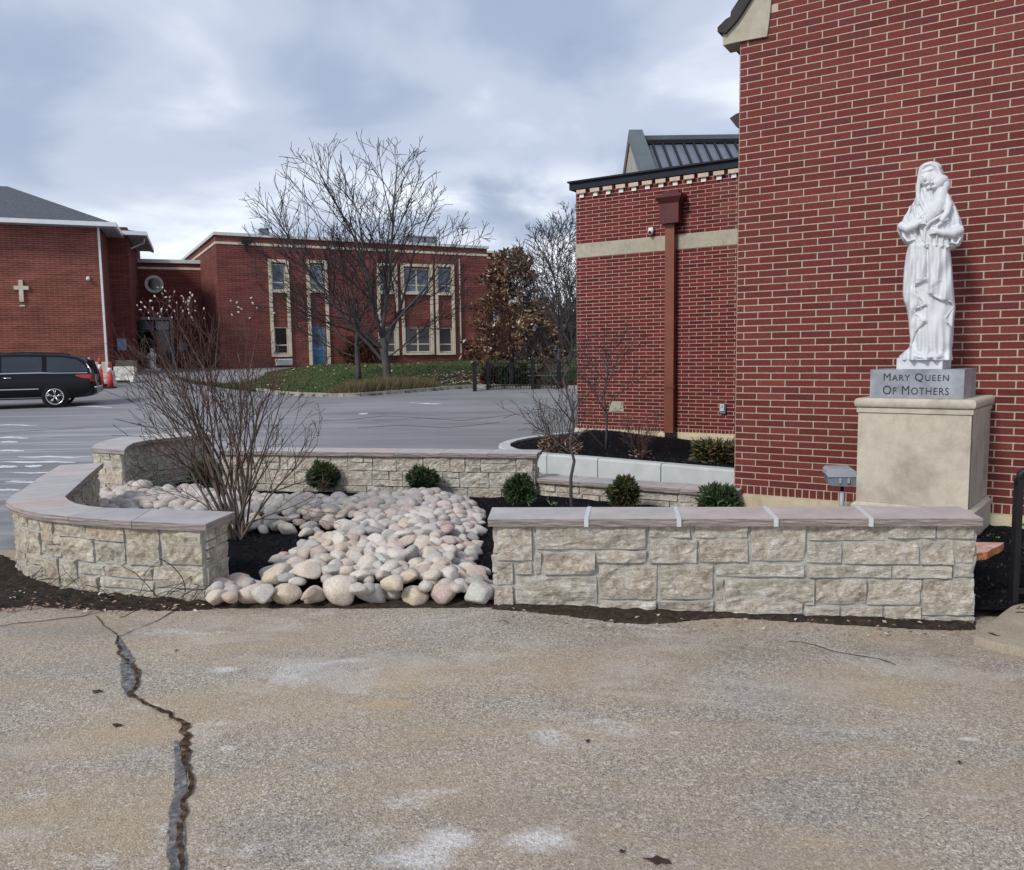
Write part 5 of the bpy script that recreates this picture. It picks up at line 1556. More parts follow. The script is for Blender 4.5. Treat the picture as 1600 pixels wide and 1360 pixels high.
def build_tree(root, out, mats, sides=(10, 7, 5, 4, 3), rmin=.004, names=('trunk', 'limb', 'twigs')):
    """trunk and limbs are parts, all finer growth is one part"""
    tw = MB()
    for lvl, pts, rad in out:
        rad = [max(x, rmin) for x in rad]
        if lvl <= 1:
            mb = MB(); mb.tube(pts, rad, sides[lvl]); mb.build(names[lvl], mats[0], root, True)
        else:
            tw.tube(pts, rad, sides[min(lvl, 4)], cap=False)
    if tw.v: tw.build(names[2], mats[1], root, True, 'stuff')

# the larger, wide spreading tree
b = atg(603, 611); zb_t = lawnz(b.x, b.y+.6); base = Vector((b.x, b.y+.6, zb_t-.1))
sc = base.y/FPX
tr = thing('bare_tree', 'larger bare tree with a wide fan of branches and a thick grey trunk', 'tree', tuple(base), 'bare trees on the grass slope')
rt_ = random.Random(41)
out = []
def env1(q):
    x = (q.x-(base.x-1.0*0-.80))/4.6; y = (q.y-base.y)/3.2; z = (q.z-5.45)/4.35
    return x*x+y*y+z*z < 1.0
P1 = dict(levels=4, seg=[.5, .32, .26, .18, .12], wob=[.04, .05, .065, .09, .11], up=[0, .022, .034, .045, .05], kids=[0, 11, 5, 2], start=[.3, .18, .18, .15],
          ang=[(20, 40), (24, 46), (24, 45), (22, 45)], ratio=[(.6, .8), (.42, .70), (.40, .66), (.40, .7)], rr=[.7, .62, .62, .65], taper=.22, env=env1)
# trunk by hand then limbs
tp = [base, base+Vector((-.02, 0, .5)), base+Vector((-.06, 0, 1.0)), base+Vector((-.12, 0, 1.5)), base+Vector((-.18, 0, 2.0))]
out.append((0, tp, [.22, .165, .155, .15, .14]))
def limb(start, dirv, L, r): grow(out, start, dirv, L, r*.78, 1, rt_, P1)
limb(tp[2], (-.70, -.1, .75), 7.2, .095); limb(tp[3], (-.85, .1, .62), 5.6, .075); limb(tp[4], (-.30, .05, 1), 6.6, .10)
limb(tp[4], (.12, -.05, 1), 6.6, .11); limb(tp[3], (.42, .15, .95), 6.0, .085); limb(tp[4], (.62, -.1, .85), 5.0, .07)
limb(tp[2]+Vector((0, 0, .2)), (.9, .1, .55), 3.6, .05); limb(tp[4], (-.05, .5, 1), 5.6, .08); limb(tp[4], (-.12, -.5, 1), 5.2, .07); limb(tp[3], (-.55, -.5, .9), 5.4, .07)
build_tree(tr, out, (M['bark'], M['bark_dark']), rmin=.010)
# the slimmer tree to its left
b = atg(550, 611); base2 = Vector((b.x, b.y+1.3, lawnz(b.x, b.y+1.3)-.1))
tr2 = thing('bare_tree', 'smaller slim bare tree just left of the larger one, low spreading limbs', 'tree', tuple(base2), 'bare trees on the grass slope')
out = []; rt_ = random.Random(77)
def env2(q):
    x = (q.x-base2.x-.1)/2.6; y = (q.y-base2.y)/2.2; z = (q.z-3.9)/2.9
    return x*x+y*y+z*z < 1.0
P1 = dict(P1, env=env2, kids=[0, 8, 5, 3])
tp = [base2, base2+Vector((.02, 0, .6)), base2+Vector((0, 0, 1.1)), base2+Vector((0, 0, 1.5)), base2+Vector((.02, 0, 2.3)), base2+Vector((.05, 0, 3.2))]
out.append((0, tp, [.14, .105, .10, .095, .07, .05]))
limb(tp[2], (-.95, 0, .25), 3.0, .05); limb(tp[3], (-.8, .2, .5), 3.2, .055); limb(tp[3], (.75, -.2, .55), 2.8, .055); limb(tp[4], (-.35, .1, .95), 3.0, .05)
limb(tp[4], (.4, .3, .9), 2.8, .05); limb(tp[5], (.05, 0, 1), 2.8, .045); limb(tp[3], (.3, -.8, .7), 2.3, .04); limb(tp[3], (-.2, .8, .7), 2.5, .04); limb(tp[5], (-.4, -.2, .9), 2.4, .04)
build_tree(tr2, out, (M['bark'], M['bark_dark']), rmin=.0085)

# grey bare tree behind, near the brick wing
def simple_tree(lab, u, v, Y, H, wid, seed, mats, trunk_r=.1, group=None, zb_=None, low=.25, kids=(0, 10, 5, 3)):
    p = W(u, v, Y); z0 = lotz(p.x, Y) if zb_ is None else zb_
    base = Vector((p.x, Y, z0-.1)); rt = random.Random(seed)
    root = thing('bare_tree', lab, 'tree', tuple(base), group)
    def env(q):
        return ((q.x-base.x)/wid)**2+((q.y-base.y)/wid)**2+((q.z-z0-H*.56)/(H*.5))**2 < 1
    PP = dict(levels=4, seg=[.5, .35, .3, .2, .15], wob=[.03, .06, .09, .12, .14], up=[0, .03, .03, .03, .03], kids=kids, start=[.3, .15, .15, .15],
              ang=[(20, 40), (22, 42), (24, 45), (22, 45)], ratio=[(.6, .8), (.42, .66), (.42, .66), (.42, .7)], rr=[.7, .6, .6, .65], taper=.22, env=env)
    out = []; n = 6; tp = [base+Vector((rt.gauss(0, .03)*i, rt.gauss(0, .03)*i, H*.62*i/n)) for i in range(n+1)]
    out.append((0, tp, [trunk_r*(1-.7*i/n) for i in range(n+1)]))
    for k in range(9):
        f = low+(1-low)*k/8; i = min(n-1, int(f*n)); a = k*2.4
        grow(out, tp[i].lerp(tp[i+1], f*n-i if f < 1 else 1), (math.cos(a)*(.9-.5*f), math.sin(a)*(.9-.5*f), .8), H*(.62-.2*f), trunk_r*(.55-.25*f), 1, rt, PP)
    build_tree(root, out, mats, rmin=.0105)
    return root
simple_tree('tall thin grey bare tree rising between the brown tree and the brick wing', 873, 600, 31.0, 6.3, 1.75, 5, (M['bark'], M['bark']), .09, low=.2)
simple_tree('bare dark tree far behind the brown tree, close to the wing edge', 893, 600, 42.0, 6.5, 2.4, 9, (M['bark_dark'], M['bark_dark']), .12, low=.15)

# far woods behind everything
rr = random.Random(91)
for i, (u, v, Y, H) in enumerate(((850, 575, 75, 8), (905, 575, 70, 9), (800, 575, 85, 8.5), (960, 570, 80, 9))):
    p = W(u, v, Y); root = thing('leafless_thicket', ['grey leafless thicket far behind the brown tree', 'dark leafless thicket beside the left edge of the brick wing', 'distant leafless thicket behind the right end of the school', 'distant leafless thicket hidden mostly by the brick wing'][i], 'thicket', (p.x, Y, 1.0))
    mb = MB()
    for _ in range(900):
        a = rr.uniform(-1, 1); x = p.x+a*5.5; y = Y+rr.uniform(-3, 3); h = H*(1-.35*a*a)*rr.uniform(.5, 1)
        z0 = 1.0+h*rr.uniform(0, .55)
        d = Vector((rr.gauss(0, .3), rr.gauss(0, .3), 1)).normalized()
        q = Vector((x, y, z0)); mb.tube([q, q+d*h*.22, q+d*h*.42+Vector((rr.gauss(0, .2), 0, 0))], [.05, .035, .012], 3, False)
    mb.build('branches', M['bark_dark'], root, False, 'stuff')
# low hill line closing the horizon
hx = lin(-420, 420, 90); mb = MB(); vs = []
for x in hx:
    h = 9+5*noise.noise(Vector((x*.012, 0, 0)))+2.2*noise.noise(Vector((x*.06, 2, 0)))
    vs += [(x, 330, 0), (x, 345, h*.75), (x, 380, h)]
k = len(hx)
mb.add(vs, [(3*i+j, 3*i+3+j, 3*i+4+j, 3*i+1+j) for i in range(k-1) for j in range(2)])
mb.build('hills', simple('far wooded hills', (.10, .10, .105), .95, .25, .08), kind='structure')

# brown-leaved tree (dead leaves kept on) at the lot corner
b = atg(800, 606); base3 = Vector((b.x, b.y+.5, lotz(b.x, b.y)-.05))
s3_ = base3.y/FPX
tr3 = thing('brown_leaf_tree', 'conical tree full of curled dry brown and rust leaves beside the lot', 'tree', tuple(base3))
out = []; rt_ = random.Random(13)
H3 = 217*s3_
def env3(q):
    f = (q.z-base3.z)/H3
    if f < .12 or f > 1.02: return False
    w = float(np.interp(f, [.12, .2, .36, .5, .62, .8, .95, 1.02], [1.2, 2.1, 2.15, 1.5, 1.15, .8, .42, .1]))*(1+.5*noise.noise(Vector((q.x*1.3, q.y*1.3, q.z*1.6))))
    return math.hypot(q.x-base3.x-.12+.25*(f-.5), (q.y-base3.y)*1.35) < max(.10, w)
P3 = dict(levels=3, seg=[.4, .25, .2, .15], wob=[.03, .10, .15, .2], up=[0, .0, .01, .01], kids=[0, 8, 4], start=[.2, .15, .15], ang=[(30, 60), (25, 55), (25, 60)],
          ratio=[(.6, .8), (.45, .7), (.45, .7)], rr=[.6, .6, .6], taper=.3, env=env3)
tp = [base3+Vector((0, 0, H3*.97*i/8)) for i in range(9)]
out.append((0, tp, [.13*(1-.85*i/8) for i in range(9)]))
for k in range(40):
    f = .14+.80*(k/39)**.9; i = min(7, int(f*8)); a = k*2.399
    up = .15+.7*f if k % 3 else -.15+.6*f
    grow(out, tp[i].lerp(tp[i+1], f*8-i), (math.cos(a), math.sin(a), up), 2.6*(1.1-f)+.25, .035*(1.2-f), 1, rt_, P3)
twl = MB(); lim = 0
for lvl, pts, rad in out:
    rad = [max(x, .009) for x in rad]
    if lvl == 0: mb = MB(); mb.tube(pts, rad, 9); mb.build('trunk', M['bark_dark'], tr3, True)
    else: twl.tube(pts, rad, 4 if lvl == 1 else 3, False)
twl.build('branches', M['bark_red'], tr3, False, 'stuff')
t = NT('curled brown leaves')
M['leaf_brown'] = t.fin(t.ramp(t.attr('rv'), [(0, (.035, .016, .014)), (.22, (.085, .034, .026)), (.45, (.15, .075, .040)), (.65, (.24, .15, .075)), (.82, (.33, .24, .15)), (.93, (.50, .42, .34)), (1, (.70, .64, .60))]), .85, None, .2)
lf_ = MB()
for lvl, pts, rad in out:
    if lvl < 1: continue
    for i in range(1, len(pts)):
        for _ in range(2 if lvl > 1 else 1):
            if noise.noise(pts[i]*2.3) < .02: continue
            q = pts[i]+Vector((rt_.gauss(0, .05), rt_.gauss(0, .05), rt_.gauss(0, .05)))
            f = (q.z-base3.z)/H3
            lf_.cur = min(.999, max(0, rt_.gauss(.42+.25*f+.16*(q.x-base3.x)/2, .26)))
            L = rt_.uniform(.10, .24); w = L*.28
            d = (pts[i]-pts[i-1]).normalized()+Vector((rt_.gauss(0, .7), rt_.gauss(0, .7), rt_.gauss(0, .6))); d.normalize()
            s = d.orthogonal().normalized(); m_ = d.cross(s); a = rt_.uniform(0, 6.28); s = s*math.cos(a)+m_*math.sin(a); up_ = d.cross(s)*L*.2
            m = q+d*L*.5
            lf_.add([q, m+s*w+up_, q+d*L, m-s*w+up_, m], [(0, 1, 4), (1, 2, 4), (2, 3, 4), (3, 0, 4)])
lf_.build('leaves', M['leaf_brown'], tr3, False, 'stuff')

# small iron fence, posts and gate-like rails in the corner of the lot
def fence_piece(root, u0, u1, v, Y, z1off, rails, n):
    a, b_ = W(u0, v, Y), W(u1, v, Y); z0 = lotz(a.x, Y)
    F = Frame.through(a, b_); L = (b_-a).length
    for r_ in rails:
        mb = MB(); mb.fbox(F, 0, L, -.02, .02, z0+r_, z0+r_+.04); mb.build('rail', M['black'], root)
    for k in range(n):
        mb = MB(); s = L*k/(n-1); mb.fbox(F, s-.012, s+.012, -.012, .012, z0+.02, z0+z1off); mb.build('picket', M['black'], root)
fz = atg(742, 611)
fp = thing('iron_post', 'black iron post at the end of the lawn kerb', 'post', tuple(fz))
mb = MB(); zt_ = W(742, 570, fz.y).z; mb.box(fz.x-.075, fz.x+.075, fz.y-.075, fz.y+.075, fz.z-.1, zt_); mb.build('shaft', M['black'], fp)
mb = MB(); mb.box(fz.x-.1, fz.x+.1, fz.y-.1, fz.y+.1, zt_+.001, zt_+.05); mb.ball((fz.x, fz.y, zt_+.09), .05, 8, 6); mb.build('post_cap', M['black'], fp)
fc = thing('iron_fence', 'low black iron fence under the brown-leaved tree at the lot corner', 'fence', tuple(atg(840, 607)))
Yf = atg(840, 608).y
fence_piece(fc, 762, 905, 580, Yf, 1.02, (.12, .95), 34)
for i, u in enumerate((762, 832, 873)):
    p = W(u, 580, Yf); z0 = lotz(p.x, Yf); mb = MB(); mb.box(p.x-.06, p.x+.06, Yf-.06, Yf+.06, z0-.1, z0+1.1); mb.build('post', M['black'], fc)
bp_ = atg(856, 606)
bn = thing('slatted_bench', 'pale slatted bench standing behind the iron fence', 'bench', (bp_.x, Yf+.9, bp_.z))
F = Frame((bp_.x-.75, Yf+.9, 0), 0)
zb_ = lotz(bp_.x, Yf+.9)
M['bench_wood'] = simple('weathered slats', (.22, .21, .20), .8, .2)
for k in range(4): mb = MB(); mb.fbox(F, 0, 1.5, -.2+k*.12, -.1+k*.12, zb_+.42, zb_+.45); mb.build('seat_slat', M['bench_wood'], bn)
for k in range(3): mb = MB(); mb.fbox(F, 0, 1.5, -.25, -.22, zb_+.55+k*.13, zb_+.65+k*.13); mb.build('back_slat', M['bench_wood'], bn)
for s in (.1, 1.34): 
    mb = MB(); mb.fbox(F, s, s+.06, -.3, .28, zb_-.05, zb_+.415); mb.fbox(F, s, s+.06, -.3, -.255, zb_+.42, zb_+.95); mb.build('leg', M['black'], bn)
# dark ivy bush and reddish shrub stump in the corner
def needle_shrub_mesh(seed, n=900, leaf=.05, colr=0, rad=(.2, .2, .22), width=.24, spike=.8):
    rr = random.Random(seed); mb = MB()
    for _ in range(n):
        while True:
            q = Vector((rr.uniform(-1, 1), rr.uniform(-1, 1), rr.uniform(-1, 1)))
            if .12 < q.length < 1: break
        q = q.normalized()*(q.length**.45)
        if q.z < -.75: continue
        q *= .82+.62*noise.noise(q*1.9+Vector((seed*1.7, 0, 0)))+.10*noise.noise(q*6+Vector((seed, 4, 0)))
        base = Vector((q.x*rad[0], q.y*rad[1], q.z*rad[2]+rad[2]*.86))
        out_ = Vector((q.x, q.y, q.z+.45)).normalized()
        for k in range(5):
            d = (out_*spike + Vector((rr.gauss(0, .5), rr.gauss(0, .5), rr.gauss(0, .5)))).normalized()
            L = leaf*rr.uniform(.6, 1.3); s = d.orthogonal().normalized(); a = rr.uniform(0, 6.28); s = s*math.cos(a)+d.cross(s)*math.sin(a)
            w = L*width*.5; mb.cur = rr.random()
            mb.add([base-s*w, base+s*w, base+d*L*.7+s*w*.8, base+d*L, base+d*L*.7-s*w*.8], [(0, 1, 2, 3, 4)])
    return mb
def leafmat(name, stops, rough=.7):
    t = NT(name); return t.fin(t.ramp(t.attr('rv'), stops), rough, None, .3)
M['yew'] = leafmat('yew green', [(0, (.014, .030, .014)), (.45, (.034, .066, .024)), (.8, (.075, .115, .04)), (1, (.16, .18, .07))])
M['yew_rust'] = leafmat('yew green with rust tips', [(0, (.010, .026, .012)), (.4, (.030, .060, .022)), (.7, (.085, .085, .03)), (.88, (.17, .10, .04)), (1, (.24, .14, .06))])
M['ivy'] = leafmat('dull green ground shrub', [(0, (.012, .03, .012)), (.5, (.03, .07, .02)), (.85, (.08, .11, .035)), (1, (.22, .22, .12))])
def shrub(lab, p, mesh_mb, mat, rad, group=None, stems=True, name='evergreen_shrub', cat='shrub', sc=1.0):
    root = thing(name, lab, cat, tuple(p), group)
    mb = MB(); mb.v = [(a*sc+p[0], b*sc+p[1], c*sc+p[2]) for a, b, c in mesh_mb.v]; mb.f = mesh_mb.f; mb.uv = mesh_mb.uv; mb.rv = mesh_mb.rv; mb.mi = mesh_mb.mi
    mb.build('foliage', mat, root)
    rr = random.Random(int(p[0]*100)); st = MB()
    for k in range(7):
        a = k*.9; e = Vector((math.cos(a)*rad*.55, math.sin(a)*rad*.55, rad*rr.uniform(.9, 1.3)))
        st.tube([(p[0], p[1], p[2]-.03), (p[0]+e.x*.4, p[1]+e.y*.4, p[2]+e.z*.6), (p[0]+e.x, p[1]+e.y, p[2]+e.z)], [.008, .006, .003], 4, False)
    st.build('stems', M['bark_dark'], root)
    return root
for i, (u, w, lab, m_) in enumerate(((770, .5, 'reddish brown dry shrub at the foot of the corner trees', 'leaf_brown'), (724, .35, 'dark low heap of prunings by the building base', 'leaf_brown'), (790, .55, 'dark green ivy clump round the brown-leaved tree trunk', 'ivy'), (822, .5, 'green clump right of the brown-leaved tree trunk', 'ivy'), (565, .9, 'brown leafless hedge against the school wall between the trunks', 'leaf_brown'))):
    if i == 4: p = FB.pt(fb(562, 560)[0], .7, 0); p.z = lawnz(p.x, p.y)-.05
    elif i == 1: p = FB.pt(fb(736, 565)[0], .6, 0); p.z = lawnz(p.x, p.y)-.05
    else: p = atg(u, 605); p.y += .5
    mbm = needle_shrub_mesh(60+i, 420, .16, rad=(w, w*.7, w*.8), width=.3)
    if i == 4: mbm = needle_shrub_mesh(64, 700, .22, rad=(1.1, .5, .95), width=.2)
    if m_ == 'leaf_brown': mbm.rv = [x*.45 for x in mbm.rv]
    shrub(lab, p, mbm, M[m_], w, name='garden_shrub')

# ------------------------------------------------------------------ the foreground magnolia bush
bb = G(372, 842, .03)
bush = thing('magnolia_bush', 'bare multi-stemmed bush with pale buds at its tips, growing from black mulch', 'bush', tuple(bb))
rt_ = random.Random(23); out = []
spx = bb.y/FPX
def tgt(u, v, dy): 
    p = W(u, v, bb.y+dy); return p
def envb(q): 
    x = (q.x-(bb.x-.22))/.95; y = (q.y-bb.y)/.8; z = (q.z-.98)/1.12
    return x*x+y*y+z*z < 1.0
PB_ = dict(levels=3, seg=[.1, .085, .06, .045], wob=[.05, .055, .09, .11], up=[.02, .024, .035, .04], kids=[6, 4, 1], start=[.22, .2, .2, .2], ang=[(16, 38), (20, 42), (22, 45)],
           ratio=[(.40, .68), (.36, .66), (.36, .7)], rr=[.62, .60, .62], taper=.24, env=envb)
stems = [(180, 575, -.2), (205, 560, .3), (235, 540, -.1), (262, 505, .35), (290, 480, 0), (340, 462, .2), (392, 480, -.2), (420, 505, .25), (445, 545, 0), (470, 600, .2), (485, 690, -.1), (205, 640, .1), (300, 580, .5), (400, 580, .5), (445, 640, -.35), (188, 610, -.3), (220, 590, .5), (178, 650, .2), (250, 560, .4)]
for k, (u, v, dy) in enumerate(stems):
    tg = tgt(u, v, dy)
    a = k*2.4; st = Vector((bb.x+.055*math.cos(a), bb.y+.055*math.sin(a), bb.z-.03)); d = (tg-st); L = d.length*.98; d.normalize()
    d0 = (d+Vector((0, 0, .38 if abs(u-350) > 60 else .05))+Vector((rt_.gauss(0, .05), rt_.gauss(0, .05), 0))).normalized()
    # curve outward: start steeper, droop slightly towards the target
    PB_['up'] = [-.010 if abs(u-350) > 60 else .0, .022, .035, .04]
    grow(out, st, d0, L, rt_.uniform(.010, .0165), 0, rt_, PB_)
for k, (u, v, dy) in enumerate([(500, 765, -.1), (235, 720, .2)]):
    tg = tgt(u, v, dy); st = Vector((bb.x, bb.y, bb.z+.1)); d = (tg-st); PB_['up'] = [.0, .02, .03, .03]
    grow(out, st, d, d.length*.95, .009, 0, rt_, dict(PB_, env=None, kids=[5, 3, 2]))
tw = MB(); tips = []
for lvl, pts, rad in out:
    rad = [max(x, .0021) for x in rad]
    if lvl == 0: mb = MB(); mb.tube(pts, rad, 8); mb.build('stem', M['bark_bush'], bush, True)
    else: tw.tube(pts, rad, 5 if lvl == 1 else 4, False)
    if lvl >= 1: tips.append((pts[-1], (pts[-1]-pts[-2]).normalized()))
tw.build('twigs', M['bark_red'], bush, True, 'stuff')
print('bush tips', len(tips))
M['bud'] = simple('pale downy bud', (.66, .60, .54), .8, .12, 60)
tips.sort(key=lambda t_: -t_[0].z-.0*t_[0].x)
cnt = 0; rt_.seed(3)
bm_ = MB(); bm_.ball((0, 0, 0), 1, 7, 5); me_bud = None
for p, d in tips:
    if cnt > 62: break
    if p.z < .95 or rt_.random() < .80-.25*(p.z > 1.5): continue
    s = rt_.uniform(.006, .0092)
    mb = MB(); mb.tube([p-d*s*.3, p+d*s*.6, p+d*s*1.7, p+d*s*2.6], [s*.4, s*.85, s*.7, s*.08], 7); mb.build('bud', M['bud'], bush, True); cnt += 1

# ------------------------------------------------------------------ saplings and dry shrubs
def sapling(lab, base, H, wid, seed, mats, r0=.014, kids=(0, 5, 3), nl=9, low=.35, lean=0, name='sapling', levels=3):
    rt = random.Random(seed); root = thing(name, lab, 'tree' if name == 'sapling' else 'shrub', tuple(base)); out = []
    n = 8; tp = [Vector(base)+Vector((lean*i/n+rt.gauss(0, .006)*i, rt.gauss(0, .006)*i, H*.8*i/n-.03)) for i in range(n+1)]
    out.append((0, tp, [r0*(1-.65*i/n) for i in range(n+1)]))
    PP = dict(levels=levels, seg=[.1, .09, .07, .05], wob=[.03, .06, .09, .12], up=[0, .035, .03, .03], kids=kids, start=[.3, .15, .15], ang=[(20, 40), (22, 42), (25, 50)],
              ratio=[(.6, .8), (.42, .66), (.42, .7)], rr=[.7, .6, .6], taper=.3, env=None)
    for k in range(nl):
        f = low+(1-low)*k/(nl-1); i = min(n-1, int(f*n)); a = k*2.4+seed
        grow(out, tp[i].lerp(tp[i+1], min(1, f*n-i)), (math.cos(a)*.8, math.sin(a)*.8, .75), wid*(1.25-.5*f), r0*(.55-.25*f), 1, rt, PP)
    build_tree(root, out, mats, rmin=.0026, sides=(8, 5, 4, 3, 3))
    return root
g1 = G(893.5, 793, .06)
sapling('slim young bare tree rising from the bed behind the straight stone wall', g1, 1.62, .62, 3, (M['bark'], M['bark_red']), .019, low=.42, lean=-.02, nl=8)
g2 = G(947, 699, .2)
sapling('young bare tree with upswept branches in front of the dark brick wing', g2, 1.70, .78, 8, (M['bark'], M['bark_dark']), .021, low=.32, nl=11, kids=(0, 6, 4))
def fan_shrub(lab, base, H, spread, seed, mat, n=16, r=.006, name='dry_shrub', bias=0, rmin=.0026, kids=(5, 3)):
    rt = random.Random(seed); root = thing(name, lab, 'shrub', tuple(base)); mbs = MB()
    PP = dict(levels=2, seg=[.07, .06, .05], wob=[.07, .1, .13], up=[.015, .02, .02], kids=kids, start=[.25, .2], ang=[(18, 42), (22, 48)], ratio=[(.35, .6), (.4, .6)], rr=[.6, .6], taper=.3, env=None)
    out = []
    for k in range(n):
        a = k*2.4; sp = spread*rt.uniform(.3, 1)
        grow(out, Vector(base)+Vector((math.cos(a)*.03, math.sin(a)*.03, -.02)), (math.cos(a)*sp+bias, math.sin(a)*sp, 1), H*rt.uniform(.7, 1.05), r, 0, rt, PP)
    for lvl, pts, rad in out: mbs.tube(pts, [max(x, rmin) for x in rad], 4 if lvl == 0 else 3, False)
    mbs.build('twigs', mat, root, False)
    return root
def leaf_clump(root, base, n, rad, leaf, mat, seed, name='dead_leaves', shift=0):
    rr = random.Random(seed); mb = MB()
    for _ in range(n):
        a = rr.uniform(0, 6.28); q = Vector(base)+Vector((math.cos(a)*rad*rr.random()**.6, math.sin(a)*rad*rr.random()**.6, rr.uniform(0, rad*.8)))
        d = Vector((math.cos(a)+rr.gauss(0, .5), math.sin(a)+rr.gauss(0, .5), rr.gauss(.4, .5))).normalized(); L = leaf*rr.uniform(.5, 1.4)
        s = d.orthogonal().normalized()*L*.13; mb.cur = min(1, max(0, rr.random()+shift)); mb.add([q-s, q+s, q+d*L*.6+s*.8, q+d*L], [(0, 1, 2, 3)])
    mb.build(name, mat, root)
g3 = G(876, 707, .2)
r_ = fan_shrub('wiry shrub with rusty dead leaves at the curved end of the pale kerb', g3, .78, .75, 5, M['bark_dark'], 15, .007, bias=-.22)
leaf_clump(r_, g3, 620, .30, .055, M['leaf_brown'], 5, shift=-.05)
g4 = G(1001, 716, .19)
r_ = fan_shrub('small wiry dry shrub near the foot of the brown downspout', g4, .55, .5, 6, M['bark_red'], 13, .005)
leaf_clump(r_, g4, 90, .14, .035, M['leaf_brown'], 9)
g5 = G(1122, 722, .17)
r_ = fan_shrub('low bushy green and rust shrub against the church corner', g5, .30, 1.0, 16, M['bark_red'], 12, .004, kids=(3, 2))
leaf_clump(r_, g5, 2200, .30, .085, M['yew_rust'], 19, 'foliage')
g6 = G(470, 612, .2)

# round clipped evergreens inside the bed
SH = [(505, 762, .170, 'dark green round shrub left of centre against the long back wall', 'yew'), (661, 768, .165, 'dark green round shrub at the middle of the long back wall', 'yew'),
      (812.5, 784, .160, 'dark green spiky shrub where the back wall steps down', 'yew'), (975, 789, .155, 'round green shrub with rusty tips before the lowest wall', 'yew_rust'),
      (1124, 801, .185, 'broad low green shrub at the brick corner, partly hidden by the cap', 'yew'), (321, 765, .19, 'dark green round shrub seen through the bare bush stems', 'yew')]
for i, (u, v, rad, lab, m_) in enumerate(SH):
    p = G(u, v, .03 if i < 4 else .05)
    fl_ = .78 if i == 4 else 1.0
    mbm = needle_shrub_mesh(100+i, 1000, .060, rad=(rad*.86*(1.15 if i == 4 else 1), rad*.86, rad*.92*fl_), width=.2, spike=.8)
    shrub(lab, (p.x, p.y, p.z-.01), mbm, M[m_], rad, 'clipped evergreens round the planting bed')

# weeds and small plants
M['weed'] = leafmat('weed green', [(0, (.10, .17, .05)), (.6, (.22, .30, .10)), (1, (.45, .48, .25))])
for i, (u, v, z, s, lab) in enumerate(((1590, 826, .03, .07, 'small green weed by the brick wall at the right edge'), (1546, 842, 0, .05, 'flat green weed above the pink slab offcut'), (1584, 877, -.02, .05, 'small pale weed in the mulch near the black railing'), (1538, 905, -.05, .055, 'thin two-leaved weed in the mulch beside the wall end'), (864, 790, .05, .06, 'tiny pale weed left of the slim young tree'))):
    p = G(u, v, z); rr = random.Random(i); root = thing('weed', lab, 'weed', tuple(p)); mb = MB()
    for k in range(9):
        a = rr.uniform(0, 6.28); mb.cur = rr.random(); d = Vector((math.cos(a), math.sin(a), rr.uniform(.3, 1.4))).normalized(); L = s*rr.uniform(.6, 1.4); w = d.orthogonal().normalized()*L*.16
        b0 = Vector(p)+Vector((rr.gauss(0, s*.4), rr.gauss(0, s*.4), 0)); m = b0+d*L*.55+Vector((0, 0, L*.1)); mb.add([b0, m-w, b0+d*L, m+w], [(0, 1, 2, 3)])
    mb.build('leaf_tuft', M['weed'], root)
# ------------------------------------------------------------------ pedestal, inscribed block and white statue
FPf = Vector((3.63, 6.36, 0))
FPd = R(-34.5)
FP = Frame(FPf - Vector((math.cos(FPd), math.sin(FPd), 0))*.85, FPd)
wl_s = FP.hit(1338.5, 740)[0]; wr_s = FP.hit(1514.5, 740)[0]
zpt = FP.hit(1420, 623.5)[1]; zf1 = FP.hit(1500, 640)[1]; zf2 = FP.hit(1500, 648.5)[1]
Bk = FM.pt(FM.hit(1544.5, 720)[0], 0, 0)     # where the right side meets the wall
sdv = (Bk - FP.pt(wr_s, 0, 0)); sdv.z = 0; SDL = sdv.length; sdv.normalize()
def ped_poly(e, el=0.0, back=1.0):
    a = FP.pt(wl_s-e, e, 0); b = FP.pt(wr_s+e, e, 0)
    L = SDL*back
    return [a, b, b+sdv*(L), a+sdv*(L-.12)]
ped = thing('stone_pedestal', 'large beige limestone pedestal with a rounded cap, standing against the brick gable wall', 'pedestal', tuple(FP.pt((wl_s+wr_s)/2, -.3, 0)))
zg = .02
zwash = FP.hit(1510, 797)[1]
mb = MB(); mb.prism([(p.x, p.y) for p in ped_poly(0)], zwash+.0, zf2-.0); mb.build('shaft', M['limestone_ped'], ped)
# joint between front slab and side slab
q = FP.pt(wr_s, 0, 0)
mb = MB(); jd = sdv*.03; mb.prism([(p.x, p.y) for p in (q+sdv*.022+Vector((.003, -.002, 0)), q+sdv*.03+Vector((.003, -.002, 0)), q+sdv*.03-FP.d*.03, q+sdv*.022-FP.d*.03)], zwash+.01, zf2-.002)
mb.build('slab_joint', simple('dark joint', (.10, .085, .07), .9), ped)
mb = MB(); mb.prism([(p.x, p.y) for p in ped_poly(.012)], zf2+.002, zf1-.004); mb.build('fillet', M['limestone_ped'], ped)
# rounded cap built of rings
mb = MB(); rings = []; hcap = zpt-zf1
for i in range(9):
    th = math.pi*i/8; rings.append((.008+.022*math.sin(th), zf1+hcap*(1-math.cos(th))/2))
vs = []
for e, z in [(-.02, zf1)]+rings+[(-.02, zpt)]: vs += [(p.x, p.y, z) for p in ped_poly(e)]
n_ = len(vs)//4
mb.add(vs, [(4*i+j, 4*i+(j+1) % 4, 4*i+4+(j+1) % 4, 4*i+4+j) for i in range(n_-1) for j in range(4)]+[(0, 3, 2, 1), tuple(4*(n_-1)+j for j in range(4))])
mb.build('cap', M['limestone_ped'], ped)
